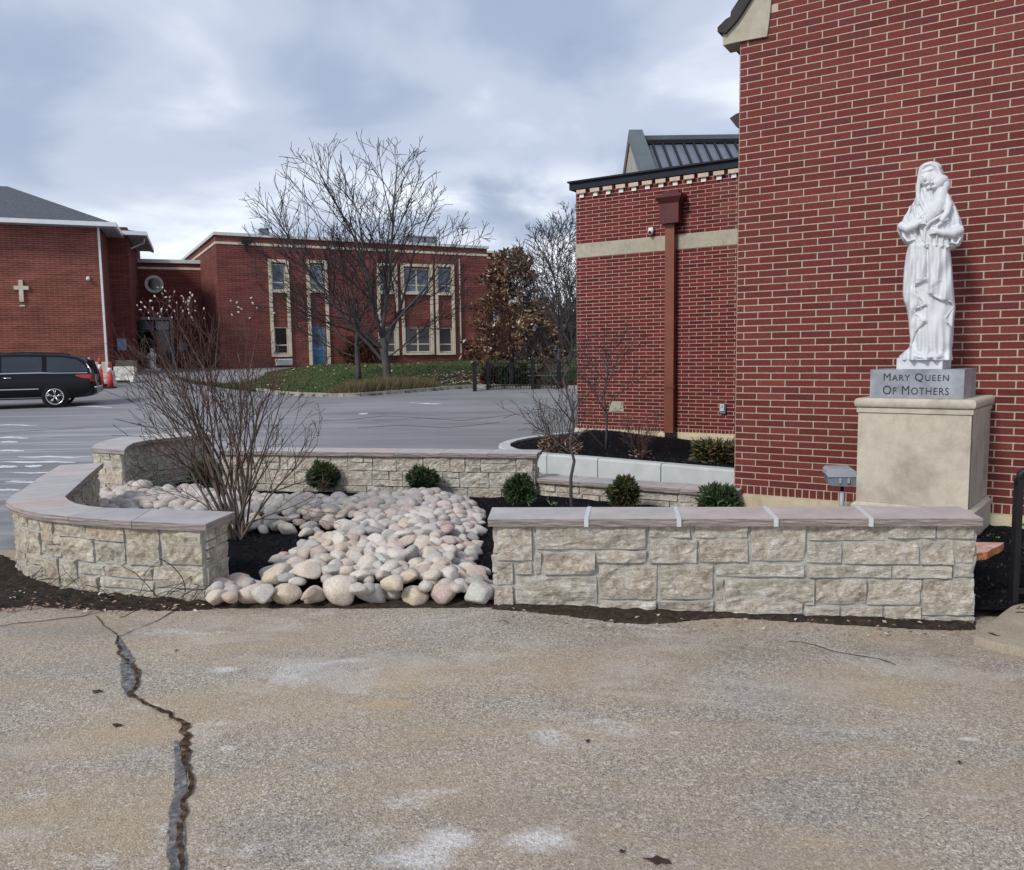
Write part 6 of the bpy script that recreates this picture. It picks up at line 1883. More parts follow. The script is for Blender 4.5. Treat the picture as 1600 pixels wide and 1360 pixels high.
# base with a sloping wash
mb = MB(); vs = []
for e, z in ((.035, -.1), (.035, zwash-.03), (.002, zwash-.001)): vs += [(p.x, p.y, z) for p in ped_poly(e)]
mb.add(vs, [(4*i+j, 4*i+(j+1) % 4, 4*i+4+(j+1) % 4, 4*i+4+j) for i in range(2) for j in range(4)]); mb.build('base', M['limestone_ped'], ped)

M['granite'] = simple('polished grey block', (.30, .325, .36), .34, .28, 4.5, .1, 30, spec=.5)
FBk = Frame(FP.pt(0, -.09, 0), FP.ang)
bl0, bl1 = FBk.hit(1359.5, 600)[0], FBk.hit(1506.5, 600)[0]; bz1 = FBk.hit(1430, 577.5)[1]
blk = thing('inscribed_block', 'grey inscribed stone block lettered in two lines, between the pedestal and the white statue', 'inscribed block', tuple(FBk.pt((bl0+bl1)/2, -.2, zpt)))
mb = MB(); a, b_ = FBk.pt(bl0, 0, 0), FBk.pt(bl1, 0, 0); mb.prism([(p.x, p.y) for p in (a, b_, b_+sdv*.50, a+sdv*.50)], zpt+.001, bz1); mb.build('block', M['granite'], blk)
M['letter'] = simple('engraved letter shadow', (.035, .038, .05), .7, .05)
def lettering(body, u0, u1, v0, v1, par, F, caps):
    cu = bpy.data.curves.new('lettering', 'FONT'); cu.body = body; cu.align_x = 'LEFT'; cu.extrude = .0015; cu.size = 1.0; cu.space_character = 1.12
    cu.small_caps_scale = .80
    for i, ch in enumerate(body):
        if i not in caps: cu.body_format[i].use_small_caps = True
    to = bpy.data.objects.new('lettering', cu); COL.objects.link(to)
    bpy.context.view_layer.update()
    me = bpy.data.meshes.new_from_object(to.evaluated_get(bpy.context.evaluated_depsgraph_get()))
    COL.objects.unlink(to); bpy.data.objects.remove(to)
    xs = [v.co.x for v in me.vertices]; ys = [v.co.y for v in me.vertices]
    s0, z0 = F.hit(u0, v1); s1, z1 = F.hit(u1, v0); z0 = F.hit((u0+u1)/2, v1)[1]; z1 = F.hit((u0+u1)/2, v0)[1]
    kx, ky = (s1-s0)/(max(xs)-min(xs)), (z1-z0)/(max(ys)-min(ys))
    mx, my = min(xs), min(ys)
    o = Vector(WORLDLOC[par.name])
    for v in me.vertices:
        p = F.pt(s0+(v.co.x-mx)*kx, .0008+v.co.z*1.0+.001, z0+(v.co.y-my)*ky); v.co = p-o
    me.materials.clear(); me.materials.append(M['letter'])
    ob = bpy.data.objects.new('lettering', me); COL.objects.link(ob); ob.parent = par
lettering('Mary Queen', 1380.5, 1483, 583.5, 597.5, blk, FBk, (0, 5))
lettering('Of Mothers', 1379.5, 1483, 603, 617, blk, FBk, (0, 3))

# ---- the statue
FS = Frame(FBk.pt((bl0+bl1)/2, -.235, 0), R(-31.5))
def fs(u, v, n=0.0): return FS.hit(u, v, n)
zp1 = fs(1440, 560, .17)[1]
M['marble'] = NT('white painted cast stone')
t = M['marble']; c = t.coord('Object')
cc = t.ramp(t.noise(c, 5, 5, .6), [(0.3, (.53, .555, .59)), (0.6, (.66, .675, .685))])
M['marble'] = t.fin(cc, .55, t.bump(t.noise(c, 60, 4, .6), .12, .004), .35)
stat = thing('statue', 'white statue of a veiled woman in draped robes holding a child, on grey block', 'statue', tuple(FS.pt(fs(1450, 500)[0], 0, bz1)))
F2 = Frame(FS.pt(0, .16, 0), FS.ang)
pl0, pl1 = F2.hit(1401, 568)[0], F2.hit(1472.5, 568)[0]
a, b_ = F2.pt(pl0, 0, 0), F2.pt(pl1, 0, 0)
mb = MB(); mb.prism([(p.x, p.y) for p in (a, b_, b_+sdv*.34, a+sdv*.34)], bz1+.001, zp1); mb.build('plinth', M['marble'], stat)

SB = MB()
rowsS = [(563, 1402, 1489), (556, 1406, 1488), (550, 1413, 1487.5), (544, 1420, 1487.5), (535, 1423, 1489), (520, 1421.5, 1490), (500, 1420, 1491), (488, 1418, 1492.5), (480, 1416, 1493), (472, 1412.5, 1492), (460, 1411, 1491), (440, 1412, 1489.5), (420, 1413.5, 1488), (400, 1416, 1486), (388, 1419, 1484), (376, 1421, 1483)]
def row_at(rows, v):
    for (v0, a0, b0), (v1, a1, b1) in zip(rows, rows[1:]):
        if (v0-v)*(v1-v) <= 0: f = (v-v0)/(v1-v0); return a0+(a1-a0)*f, b0+(b1-b0)*f
    return rows[-1][1:]
PL = [(1405, 384), (1450, 384), (1450.5, 437), (1431, 449), (1434, 461), (1450, 477), (1431, 484.5), (1433, 492), (1450, 502), (1431, 519), (1425, 541), (1400, 541)]
PR = [(1453, 384), (1500, 384), (1500, 517), (1491, 517), (1480.5, 504), (1479, 497), (1493, 480), (1487, 473), (1475, 472), (1453, 460)]
PR2 = [(1453, 384), (1500, 384), (1500, 470), (1471, 470), (1471, 441), (1453, 455)]
def edge_soft(u, v, P, w=1.3):
    d = polydist(u, v, P); ins = inpoly(u, v, P)
    return (1 if ins else 0) if d > w else (.5+.5*d/w if ins else .5-.5*d/w)
NV, NA = 230, 200
def loft(rows, v0, v1, nv, na, fn):
    vs = []
    for i in range(nv+1):
        v = v0+(v1-v0)*i/nv; ul, ur = row_at(rows, v)
        for k in range(na):
            a = 2*math.pi*k/na; vs.append(fn(v, ul, ur, a))
    fsx = [(i*na+k, i*na+(k+1) % na, (i+1)*na+(k+1) % na, (i+1)*na+k) for i in range(nv) for k in range(na)]
    b0 = len(vs); fsx += [tuple(range(na-1, -1, -1)), tuple(nv*na+k for k in range(na))]
    SB.add(vs, fsx)
def se(c, e=.78): return math.copysign(abs(c)**e, c)
def skirt(v, ul, ur, a):
    um = (ul+ur)/2; hw = (ur-ul)/2; ca, sa = math.cos(a), math.sin(a)
    u = um+hw*se(ca)
    s, z = fs(u, v)
    low = sm(470, 556, v)
    dep = .125+.035*low+.045*sm(548, 563, v)
    n = dep*se(sa)
    if sa > -.2:
        w = max(0, min(1, (sa+.2)/.5)); 
        q_ = noise.noise(Vector((u*.05, v*.006, 3.0))); fold = .013*((.5+.5*math.cos((u-1446)*.58+2.6*q_))**1.6-.4)+.016*math.cos((u-1450)*.26+(v-400)*.075)*sm(395, 425, v)*(1-.6*sm(500, 545, v))
        # deep central line
        fold -= .020*math.exp(-((u-1451.2-.004*(v-400))/1.3)**2)*(1-low)
        m = max(edge_soft(u, v, PL), edge_soft(u, v, PR))
        m2 = edge_soft(u, v, PR2)*.5
        inner = .013*math.cos((u-1462)*.55+.4*math.sin(v*.03))*low
        # folds between the zigzag points fan out of the hem
        zig = .006*math.cos((u*.22+v*.26))*(1 if 1426 < u < 1452 and v > 440 else 0)
        n += w*(fold*(.35+.65*m)+.032*m+.014*m2+inner*(1-m)+zig*m)
        if v > 543: n += w*.02*math.cos((u-1448)*.35)*sm(543, 556, v)*1.0
    p = FS.pt(s, n, z)
    return p
loft(rowsS, 563, 376, NV, NA, skirt)
rowsC = [(388.5, 1424, 1494), (386, 1420, 1498), (381, 1413, 1501.5), (373, 1407, 1505), (365, 1403, 1506), (356, 1404.5, 1505), (348, 1408.5, 1503), (340, 1413, 1500), (330, 1419, 1496.5), (320, 1425, 1492), (312, 1429, 1488), (304, 1433, 1482), (296, 1436, 1474)]
def cloak(v, ul, ur, a):
    um = (ul+ur)/2; hw = (ur-ul)/2; ca, sa = math.cos(a), math.sin(a); u = um+hw*se(ca, .85); s, z = fs(u, v)
    dep = .085+.06*sm(300, 350, v); n = dep*se(sa, .8)
    fold = 0
    if sa > -.3:
        d1 = (u-1420)+(v-320)*.30; d2 = (u-1485)-(v-320)*.28
        fold = .013*math.cos(d1*.55)*math.exp(-(d1/16)**2) + .013*math.cos(d2*.5)*math.exp(-(d2/14)**2)
        fold += .006*math.cos(u*.7-v*.25)
        # the opening between the sleeves and the body
        hol = math.exp(-((u-1438-(v-380)*.1)/2.0)**2)*sm(352, 366, v)*.05+math.exp(-((u-1487)/1.6)**2)*sm(358, 372, v)*.045
        n += fold-hol
        if v > 379: n += .012*math.cos(u*.42)
    zz = z
    if v > 379: zz += .012*math.cos(u*.42+.5)*sm(379, 388, v)
    return FS.pt(s, n, zz)
loft(rowsC, 388.5, 296, 110, 180, cloak)
def P3_(u, v, n): s, z = fs(u, v, 0); return FS.pt(s, n, z)
def ell(u, v, n, rs, rn, rz, tilt=0.0, seg=22, rings=14):
    c = P3_(u, v, n); vs = []; f = []
    for i in range(rings+1):
        th = math.pi*i/rings
        for k in range(seg):
            ph = 2*math.pi*k/seg; x, y, z = rs*math.sin(th)*math.cos(ph), rn*math.sin(th)*math.sin(ph), rz*math.cos(th)
            x2, z2 = x*math.cos(tilt)+z*math.sin(tilt), -x*math.sin(tilt)+z*math.cos(tilt)
            q = c+FS.d*x2+FS.n*y; vs.append((q.x, q.y, q.z+z2))
    for i in range(rings):
        for k in range(seg): f.append((i*seg+k, (i+1)*seg+k, (i+1)*seg+(k+1) % seg, i*seg+(k+1) % seg))
    SB.add(vs, f)
def caps_(pts, rad, sides=14):
    P = [P3_(*p) for p in pts]
    # round the ends
    d0 = (P[0]-P[1]).normalized(); d1 = (P[-1]-P[-2]).normalized()
    Q = [P[0]+d0*rad[0]*.85, P[0]+d0*rad[0]*.5]+P+[P[-1]+d1*rad[-1]*.5, P[-1]+d1*rad[-1]*.85]
    Rr = [rad[0]*.4, rad[0]*.85]+list(rad)+[rad[-1]*.85, rad[-1]*.4]
    SB.tube(Q, Rr, sides)
# head under the veil
ell(1453.5, 276, .0, .098, .10, .122, -.04); ell(1454, 292, -.03, .105, .075, .12, 0)
ell(1449.5, 281, .062, .054, .058, .083, -.22)                 # face
ell(1446.6, 283.5, .121, .010, .016, .024, -.25)               # nose
ell(1449.8, 270.5, .098, .046, .02, .014, -.25); ell(1452.5, 297, .085, .022, .026, .018)    # brow and chin
ell(1449.2, 290.5, .112, .018, .011, .0065, -.2)               # lips
ell(1443.6, 278.2, .106, .010, .007, .005, -.2); ell(1452.2, 277.2, .108, .010, .007, .005, -.2)
caps_([(1437, 322, .09), (1435.5, 305, .075), (1436.5, 288, .082), (1439, 272, .095), (1446, 262, .105), (1456, 259.5, .10), (1465, 264, .092), (1470, 276, .08), (1473, 292, .05)], [.02, .017, .015, .014, .015, .015, .014, .016, .02], 12)
ell(1453.5, 266, .03, .088, .075, .062)
ell(1452, 312, .03, .05, .06, .075)                            # neck
# child
ell(1467, 290.5, .128, .050, .050, .060, .35)
ell(1471, 284.5, .108, .062, .058, .042, .30)                # hair
ell(1479, 294, .10, .032, .045, .055, .1)
ell(1458.8, 291.5, .176, .012, .014, .013, .3); ell(1461.5, 298, .158, .022, .022, .014)
caps_([(1472, 304, .12), (1469, 320, .12), (1461, 336, .125), (1447, 351, .125)], [.050, .064, .060, .046])
for k_, P_ in enumerate(([(1461, 308, .12), (1459, 320, .150), (1451, 334, .155), (1441, 347, .15)], [(1469, 306, .145), (1468, 322, .168), (1460, 337, .168), (1449, 349, .16)], [(1456, 315, .13), (1465, 321, .166), (1475, 318, .15)], [(1451, 330, .14), (1460, 336, .168), (1470, 336, .155)])): caps_(P_, [.006]+[.0105]*(len(P_)-2)+[.006], 8)
caps_([(1479, 311, .12), (1483.5, 325, .14), (1481, 338, .165), (1474, 349, .18)], [.030, .031, .024, .017])
caps_([(1486, 322, .13), (1484, 334, .165), (1478, 342, .185)], [.012, .014, .010], 8)       # child's arm sleeve
for k in range(4): caps_([(1474-k*1.3, 351+k*.4, .178), (1471-k*1.4, 356.5+k*.3, .18)], [.0065, .005], 8)
caps_([(1446, 352, .13), (1437, 349, .15), (1429, 354, .15)], [.045, .034, .020])
# cloth hanging below the child
rowsD = [(389, 1431, 1489), (384, 1433, 1487), (375, 1436, 1485), (365, 1439, 1484), (355, 1441, 1483), (346, 1446, 1480)]
def drape(v, ul, ur, a):
    um = (ul+ur)/2; hw = (ur-ul)/2; ca, sa = math.cos(a), math.sin(a); u = um+hw*se(ca, .8); s, z = fs(u, v)
    n = .06+.10*se(sa, .8)+(.012*math.cos((u-1440)*.72+ (v-370)*.04)+.008*math.cos(u*1.35))*sm(350, 372, v)*(1 if sa > 0 else 0)
    return FS.pt(s, n, z+.008*math.cos(u*.6)*sm(378, 389, v))
loft(rowsD, 389, 346, 60, 140, drape)
# sweeping folds over the child and the mother's forearms
caps_([(1412, 356, .10), (1421, 361, .14), (1432, 357, .165), (1441, 351, .18)], [.040, .036, .028, .020])
for k in range(4): caps_([(1441, 348.5+k*2.0, .188), (1446, 347.3+k*2.3, .193), (1450, 348.0+k*2.5, .188)], [.0068, .0064, .005], 8)
caps_([(1439.5, 346, .185), (1442, 342.5, .19), (1445, 341, .186)], [.0072, .0066, .0052], 8)
caps_([(1498, 362, .09), (1489, 368, .13), (1476, 368, .165), (1465, 365.5, .18)], [.046, .042, .030, .021])
for k in range(4): caps_([(1465, 362.5+k*2.1, .190), (1459.5, 362.0+k*2.5, .194), (1455, 363.3+k*2.6, .189)], [.0070, .0066, .005], 8)
caps_([(1467, 360.5, .186), (1463, 357.5, .19), (1460, 357.0, .187)], [.0074, .0068, .0054], 8)
for P_, r_ in (([(1481, 336, .17), (1468, 345, .185), (1456, 352, .185), (1448, 362, .165), (1446, 380, .165)], .013), ([(1484, 346, .165), (1470, 355, .18), (1460, 362, .175), (1454, 375, .165), (1453, 386, .165)], .011),
              ([(1424, 325, .10), (1421, 340, .12), (1424, 352, .13)], .012), ([(1436, 312, .095), (1441, 322, .115), (1445, 332, .125)], .012), ([(1429, 320, .095), (1432, 335, .12), (1434, 346, .13)], .010),
              ([(1462, 310, .12), (1456, 325, .16), (1447, 338, .165)], .010), ([(1492, 325, .075), (1497, 345, .095), (1500, 362, .10)], .014), ([(1411, 362, .10), (1414, 372, .12), (1421, 380, .13), (1431, 377, .13)], .012),
              ([(1488, 372, .12), (1489, 382, .13), (1496, 384, .12), (1502, 374, .10)], .013)):
    caps_(P_, [r_*.5]+[r_]*(len(P_)-2)+[r_*.5], 10)
# raised rims along the mantle's zigzag hems
for P_ in ([(1450.5, 437), (1440, 443), (1431, 449), (1434, 461), (1450, 477)], [(1450, 477), (1431, 484.5), (1433, 492), (1450, 502)], [(1450, 502), (1431, 519), (1425, 541)],
           [(1453, 460), (1475, 471), (1487, 472.5), (1491.5, 480)], [(1490, 481), (1479, 497), (1481, 504), (1489, 515)], [(1471, 440), (1462, 449), (1453, 456)]):
    Q = []
    for (u, v) in P_:
        ul, ur = row_at(rowsS, v); um, hw = (ul+ur)/2, (ur-ul)/2; x = max(-.97, min(.97, (u-um)/hw)); ca = math.copysign(abs(x)**(1/.78), x); sa = math.sqrt(max(0, 1-ca*ca))
        Q.append((u, v, (.125+.035*sm(470, 556, v))*sa**.78+.028))
    caps_(Q, [.0062]*len(Q), 8)
# toes under the hem
ell(1434, 556, .13, .055, .07, .028, .1); ell(1463, 557, .14, .06, .07, .03, 0); ell(1448, 558, .12, .12, .09, .02)
tmp = SB.build('figure', M['marble'], stat, True)
md = tmp.modifiers.new('remesh', 'REMESH'); md.mode = 'VOXEL'; md.voxel_size = .0052; md.use_smooth_shade = True
ms_ = tmp.modifiers.new('smooth', 'SMOOTH'); ms_.factor = .5; ms_.iterations = 2
bpy.context.view_layer.update()
me = bpy.data.meshes.new_from_object(tmp.evaluated_get(bpy.context.evaluated_depsgraph_get()))
tmp.modifiers.clear(); tmp.data = me
me.polygons.foreach_set('use_smooth', [True]*len(me.polygons))
if not me.materials: me.materials.append(M['marble'])
print('statue faces', len(me.polygons))

# ------------------------------------------------------------------ floodlight on its stake
M['galv'] = simple('galvanised grey', (.17, .20, .23), .45, .12, 6, spec=.5)
M['galv_lite'] = simple('pale grey lamp lid', (.36, .39, .43), .4, .06, 4, spec=.5)
Yl = G(1316, 806, .08).y
FL_ = Frame(W(1316, 760, Yl), R(-12))
def fl_h(u, v): return FL_.hit(u, v)
sp_ = thing('landscape_floodlight', 'grey landscape floodlight on a short stake in front of the brick gable wall', 'floodlight', (FL_.o.x, FL_.o.y, .05))
mb = MB(); s0 = fl_h(1315.5, 775)[0]; mb.tube([FL_.pt(s0, 0, .0), FL_.pt(s0, 0, fl_h(1315, 768)[1])], .021, 10); mb.build('stake', M['galv_lite'], sp_, True)
mb = MB(); mb.tube([FL_.pt(s0, 0, fl_h(1315, 768)[1]), FL_.pt(s0, 0, fl_h(1315, 756)[1])], .014, 10); mb.build('knuckle', M['black'], sp_, True)
hd = [fl_h(1290.5, 744), fl_h(1291, 753), fl_h(1296, 757), fl_h(1326, 758.5), fl_h(1338, 756), fl_h(1342.5, 752), fl_h(1336, 744)]
mb = MB(); mb.fpoly(FL_, hd, -.10, .085); mb.build('lamp_housing', M['galv'], sp_)
ld = [fl_h(1289, 733), fl_h(1288, 739.5), fl_h(1291.5, 743.6), fl_h(1335, 743.6), fl_h(1333.5, 734), fl_h(1328, 730), fl_h(1293, 730)]
mb = MB(); mb.fpoly(FL_, ld, -.11, .095); mb.build('lid', M['galv_lite'], sp_)
for u in (1308, 1321):
    mb = MB(); a = fl_h(u, 744)[0]; mb.fbox(FL_, a, a+.02, .085, .10, fl_h(u, 753)[1], fl_h(u, 745)[1]); mb.build('rib', M['galv_lite'], sp_)

# ------------------------------------------------------------------ right edge: walk slab, railing, slab offcut
wk = [G(u, v, .0) for u, v in ((1522, 983), (1541, 989), (1570, 996), (1602, 1001), (1700, 1012))] + [Vector((6.2, 4.3, 0)), Vector((6.2, 5.75, 0)), Vector((5.2, 5.72, 0))] + [G(u, v, .0) for u, v in ((1583, 937), (1570, 946))]
t = NT('tan broom concrete'); c = t.coord('Object')
g = t.ramp(t.noise(c, 3, 6, .65), [(0.3, (.27, .23, .17)), (0.6, (.38, .33, .25)), (0.75, (.46, .41, .32))])
g = t.mix(.5, g, t.ramp(t.noise(c, 120, 3, .7), [(0.3, .25), (0.7, .75)]), 'OVERLAY')
M['walk'] = t.fin(g, .9, t.bump(t.noise(c, 120, 3, .7), .4, .004), .2)
zw = -.05
mb = MB(); mb.prism([(p.x, p.y) for p in wk], zw-.12, zw+.012); mb.build('walkway', M['walk'], kind='structure')
mb = MB(); q = G(1553, 987, zw+.03); mb.add([(q.x-.016, q.y+.03, zw+.0145), (q.x+.006, q.y+.022, zw+.0145), (q.x+.01, q.y-.012, zw+.0145), (q.x+.028, q.y-.028, zw+.0145), (q.x+.0, q.y-.024, zw+.0145), (q.x-.014, q.y+.004, zw+.0145)], [(0, 5, 4, 3, 2, 1)])
mb.build('walkway_chip', M['hairline'], kind='structure')
rb = G(1592, 937, -.02)
rl = thing('black_railing', 'black metal railing post with a curved top at the right edge, above the tan walkway', 'railing', tuple(rb))
FRr = Frame((rb.x, rb.y, 0), R(-8))
zt_ = FRr.hit(1597, 733)[1]
p0 = FRr.hit(1588.5, 800)[0]
mb = MB(); mb.fbox(FRr, p0-.012, p0+.022, -.03, .03, -.12, zt_-.06); mb.build('post', M['black'], rl)
mb = MB(); mb.tube([FRr.pt(p0+.005, 0, zt_-.10), FRr.pt(p0+.012, 0, zt_-.03), FRr.pt(p0+.05, 0, zt_), FRr.pt(p0+.5, 0, zt_+.01)], .022, 10); mb.build('top_rail', M['black'], rl, True)
for k in range(3):
    mb = MB(); a = p0+.09+.11*k; mb.fbox(FRr, a-.008, a+.008, -.008, .008, .0, zt_-.01); mb.build('baluster', M['black'], rl)
mb = MB(); mb.fbox(FRr, p0+.022, p0+.6, -.012, .012, .02, .05); mb.build('bottom_rail', M['black'], rl)
off_c = G(1541, 853, .09)
oc = thing('flagstone_offcut', 'pinkish flagstone offcut with an orange broken edge, lying on mulch beside the wall end', 'stone slab', tuple(off_c))
pts = [G(u, v, .10) for u, v in ((1505, 847), (1569, 848), (1562, 853), (1552, 857), (1543, 863), (1530, 864), (1520, 867), (1505, 866))]
mb = MB(); mb.prism([(p.x, p.y) for p in pts], .045, .10); k = len(pts); mb.mi = [1]*k+[0, 0]
mb.build('slab', [simple('pink flagstone', (.60, .37, .31), .7, .25, 9, .3, 40), simple('orange broken edge', (.62, .25, .10), .85, .4, 30, .6, 60)], oc)

# ------------------------------------------------------------------ soil strips, twigs and leaves at the wall feet
t = NT('damp soil'); c = t.coord('Object')
g = t.ramp(t.noise(c, 24, 7, .75), [(0.3, (.018, .014, .011)), (0.5, (.060, .045, .034)), (0.66, (.11, .085, .060)), (0.8, (.20, .16, .12))])
mo = t.ramp(t.noise(c, 5, 5, .7), [(0.55, 0.), (0.68, 1.)])
g = t.mix(t.math('MULTIPLY', mo, .45), g, (.055, .06, .028))
M['soil'] = t.fin(g, .95, t.bump(t.noise(c, 50, 6, .75), 1.0, .025), .12)
def strip(px, name='soil_strip', z=.006, dens=34, amp=.012, seed=1):
    """irregular sheet over a polygon traced on the ground"""
    P = [G(u, v, 0) for u, v in px]
    # fix for the falling apron
    P = [G(u, v, fallz(p.x, p.y)) for (u, v), p in zip(px, P)]
    x0, x1 = min(p.x for p in P), max(p.x for p in P); y0, y1 = min(p.y for p in P), max(p.y for p in P); pp = [(p.x, p.y) for p in P]
    nx, ny = int((x1-x0)*dens)+2, int((y1-y0)*dens*1.6)+2
    def zf(x, y):
        d = polydist(x, y, pp); e = 1 if inpoly(x, y, pp) else 0
        return fallz(x, y)+(z-.008)+(min(d, .06)/.06*.02 + amp*noise.noise(Vector((x*14, y*14, seed))))*e
    def ins(x, y):
        d = polydist(x, y, pp); w = .03*noise.noise(Vector((x*9, y*9, seed)))
        return inpoly(x, y, pp) and d > .004+abs(w)*.4
    return sheet(name, lin(x0, x1, nx), lin(y0, y1, ny), zf, M['soil'], inside=ins)
strip([(768, 930), (1150, 938), (1524, 950), (1528, 984), (1500, 986), (1420, 983), (1350, 979), (1250, 973), (1150, 967), (1085, 970), (1040, 976), (1000, 977), (950, 973), (880, 963), (820, 957), (768, 954)], seed=4)
strip([(316, 930), (778, 934), (776, 950), (700, 951), (560, 952), (430, 951), (330, 952)], seed=14, amp=.006)
strip([(-60, 868), (6, 868), (30, 880), (60, 900), (90, 918), (180, 928), (330, 932), (338, 953), (280, 956), (150, 955), (90, 951), (40, 948), (-60, 966)], seed=8, amp=.02)
rr = random.Random(55)
vm = MB()
for k in range(95):
    u = rr.uniform(-10, 300) if k > 30 else rr.uniform(-20, 70); v = 952-rr.uniform(0, 20) if u > 60 else rr.uniform(890, 955)
    p = G(u, v, .01); pts = [p]; d = Vector((rr.gauss(0, 1), rr.gauss(0, .5), rr.uniform(0, .8))).normalized(); n = rr.randint(6, 12)
    for i in range(n):
        d = (d+Vector((rr.gauss(0, .22), rr.gauss(0, .15), -.10+rr.gauss(0, .08)))).normalized(); q = pts[-1]+d*.035
        q.z = max(q.z, .012+rr.random()*.01); pts.append(q)
    vm.tube(pts, rr.uniform(.0015, .0028), 4, False)
vine = tag(vm.build('dead_vines', M['bark_dark'], kind='stuff'), 'tangle of thin dead vine twigs on the soil round the curved wall foot')
lm = MB()
for k in range(260):
    u, v = (rr.uniform(0, 330), rr.uniform(925, 960)) if k < 170 else (rr.uniform(770, 1520), rr.uniform(955, 985))
    p = G(u, v, 0); z = fallz(p.x, p.y)+.018; lm.cur = rr.random(); s = rr.uniform(.006, .02); a = rr.uniform(0, 6.28)
    lm.add([(p.x+s*math.cos(a+j*1.57), p.y+s*.6*math.sin(a+j*1.57), z+rr.uniform(-.006, .012)) for j in range(4)], [(0, 1, 2, 3)])
tag(lm.build('leaf_litter', M['leaf_dead'], kind='stuff'), 'small dead leaf bits lying in the soil along the wall feet')
# loose bits on the apron
for i, (u, v, w, lab) in enumerate(((152, 1082, .030, 'small dark curled leaf left of the long crack, upper one'), (184, 1135, .030, 'small dark curled leaf left of the long crack, lower one'), (276, 1018, .014, 'tiny dark leaf right of the crack near the curved wall'),
                                    (919, 1156, .020, 'small black fragment near the middle of the concrete apron'), (1027, 1340, .040, 'dark ragged leaf at the lower edge of the apron, right of centre'), (972, 1328, .016, 'dark crumb left of the ragged dark leaf'), (1500, 1171, .018, 'small dark leaf fragment on the right side of the apron'))):
    p = G(u, v, 0); z = fallz(p.x, p.y); root = thing('dead_leaf', lab, 'leaf', (p.x, p.y, z)); mb = MB()
    n = 13; vs = []
    for k in range(n):
        a = 2*math.pi*k/n; r_ = w*(.95 if k % 3 == 0 else .5)*(.7+.6*rr.random()); vs.append((p.x+r_*math.cos(a), p.y+r_*.75*math.sin(a), z+.003+.006*abs(math.sin(a*1.5+i))))
    vs.append((p.x, p.y, z+.011)); mb.add(vs, [(k, (k+1) % n, n) for k in range(n)]); mb.build('blade', simple('dark dead leaf', (.05, .028, .02), .8, .3, 60) if i == 0 else bpy.data.materials['dark dead leaf'], root)
# ------------------------------------------------------------------ river rocks
t = NT('river rock'); c = t.coord('Object'); r = t.orand(); oc_ = t.n('ShaderNodeObjectInfo').outputs['Color']
cm = t.n('ShaderNodeVectorMath', operation='ADD'); t.l(c, cm.inputs[0]); cb = t.n('ShaderNodeCombineXYZ')
t.l(t.math('MULTIPLY', r, 53.0), cb.inputs[0]); t.l(t.math('MULTIPLY', r, 17.0), cb.inputs[1]); t.l(cb.outputs[0], cm.inputs[1]); v = cm.outputs[0]
base = t.mix(1.0, (0, 0, 0), oc_)
n1 = t.noise(v, 7, 6, .6, .8); n2 = t.noise(v, 30, 5, .65)
pk_ = t.ramp(t.noise(v, 4.5, 4, .6, .5), [(0.45, 0.), (0.68, 1.)])
col = t.mix(t.math('MULTIPLY', pk_, .32), base, (.58, .42, .36))
col = t.mix(.6, col, t.ramp(n1, [(0.3, .26), (0.55, .55), (0.72, .8)]), 'OVERLAY')
col = t.mix(.25, col, t.ramp(n2, [(0.3, .25), (0.7, .8)]), 'OVERLAY')
M['rock'] = t.fin(col, .78, t.bump(n2, .35, .01, t.bump(n1, .35, .02)), .3)
def rock_mesh(seed, sub=3):
    bm = bmesh.new(); bmesh.ops.create_icosphere(bm, subdivisions=sub, radius=1.0)
    rr = random.Random(seed); off = Vector((seed*3.1, seed*1.7, 0))
    planes = []
    for _ in range(8):
        n = Vector((rr.gauss(0, 1), rr.gauss(0, 1), rr.gauss(0, 1))).normalized(); planes.append((n, rr.uniform(.58, .86)))
    for v_ in bm.verts:
        p = v_.co.copy(); p *= 1+.26*noise.noise(p*.9+off)+.10*noise.noise(p*2.2+off)
        for n, d in planes:
            e = p.dot(n)-d
            if e > 0: p -= n*e*.86
        v_.co = p
    me = bpy.data.meshes.new('river_rock'); bm.to_mesh(me); bm.free()
    me.polygons.foreach_set('use_smooth', [True]*len(me.polygons)); me.materials.append(M['rock']); me.update(); return me
RM = [rock_mesh(s) for s in range(26)]
rkr = random.Random(88)
PAL = [((.56, .455, .39), 'rosy beige'), ((.61, .55, .46), 'cream'), ((.45, .435, .405), 'mid grey'), ((.58, .50, .43), 'pinkish beige'), ((.50, .50, .45), 'pale greenish grey'), ((.64, .60, .535), 'whitish'), ((.51, .40, .345), 'dusky rose'), ((.37, .37, .35), 'dark grey'), ((.58, .50, .38), 'buff'), ((.55, .52, .47), 'light grey')]
def put_rock(x, y, z, w, d, h, rot, label, group='river rocks piled in the dry stone bed', tilt=.38, colr=None):
    o = bpy.data.objects.new('river_rock', rkr.choice(RM)); COL.objects.link(o)
    o.location = (x, y, z); o.scale = (w/2, d/2, h/2); o.rotation_euler = (rkr.uniform(-tilt, tilt), rkr.uniform(-tilt, tilt), rot)
    k = colr if colr is not None else rkr.choice((0, 1, 1, 2, 3, 3, 4, 5, 5, 6, 7, 8, 9, 9))
    cr_ = PAL[k][0]; o.color = (*cr_, 1)
    if '%' in label:
        sz = 'small' if w < .145 else 'large' if w > .185 else 'medium'; shp = 'flattish' if h/w < .68 else 'long' if d/w < .80 else 'rounded'
        label = label % (sz+' '+shp+' '+PAL[k][1])
    tag(o, label, 'rock', group); return o
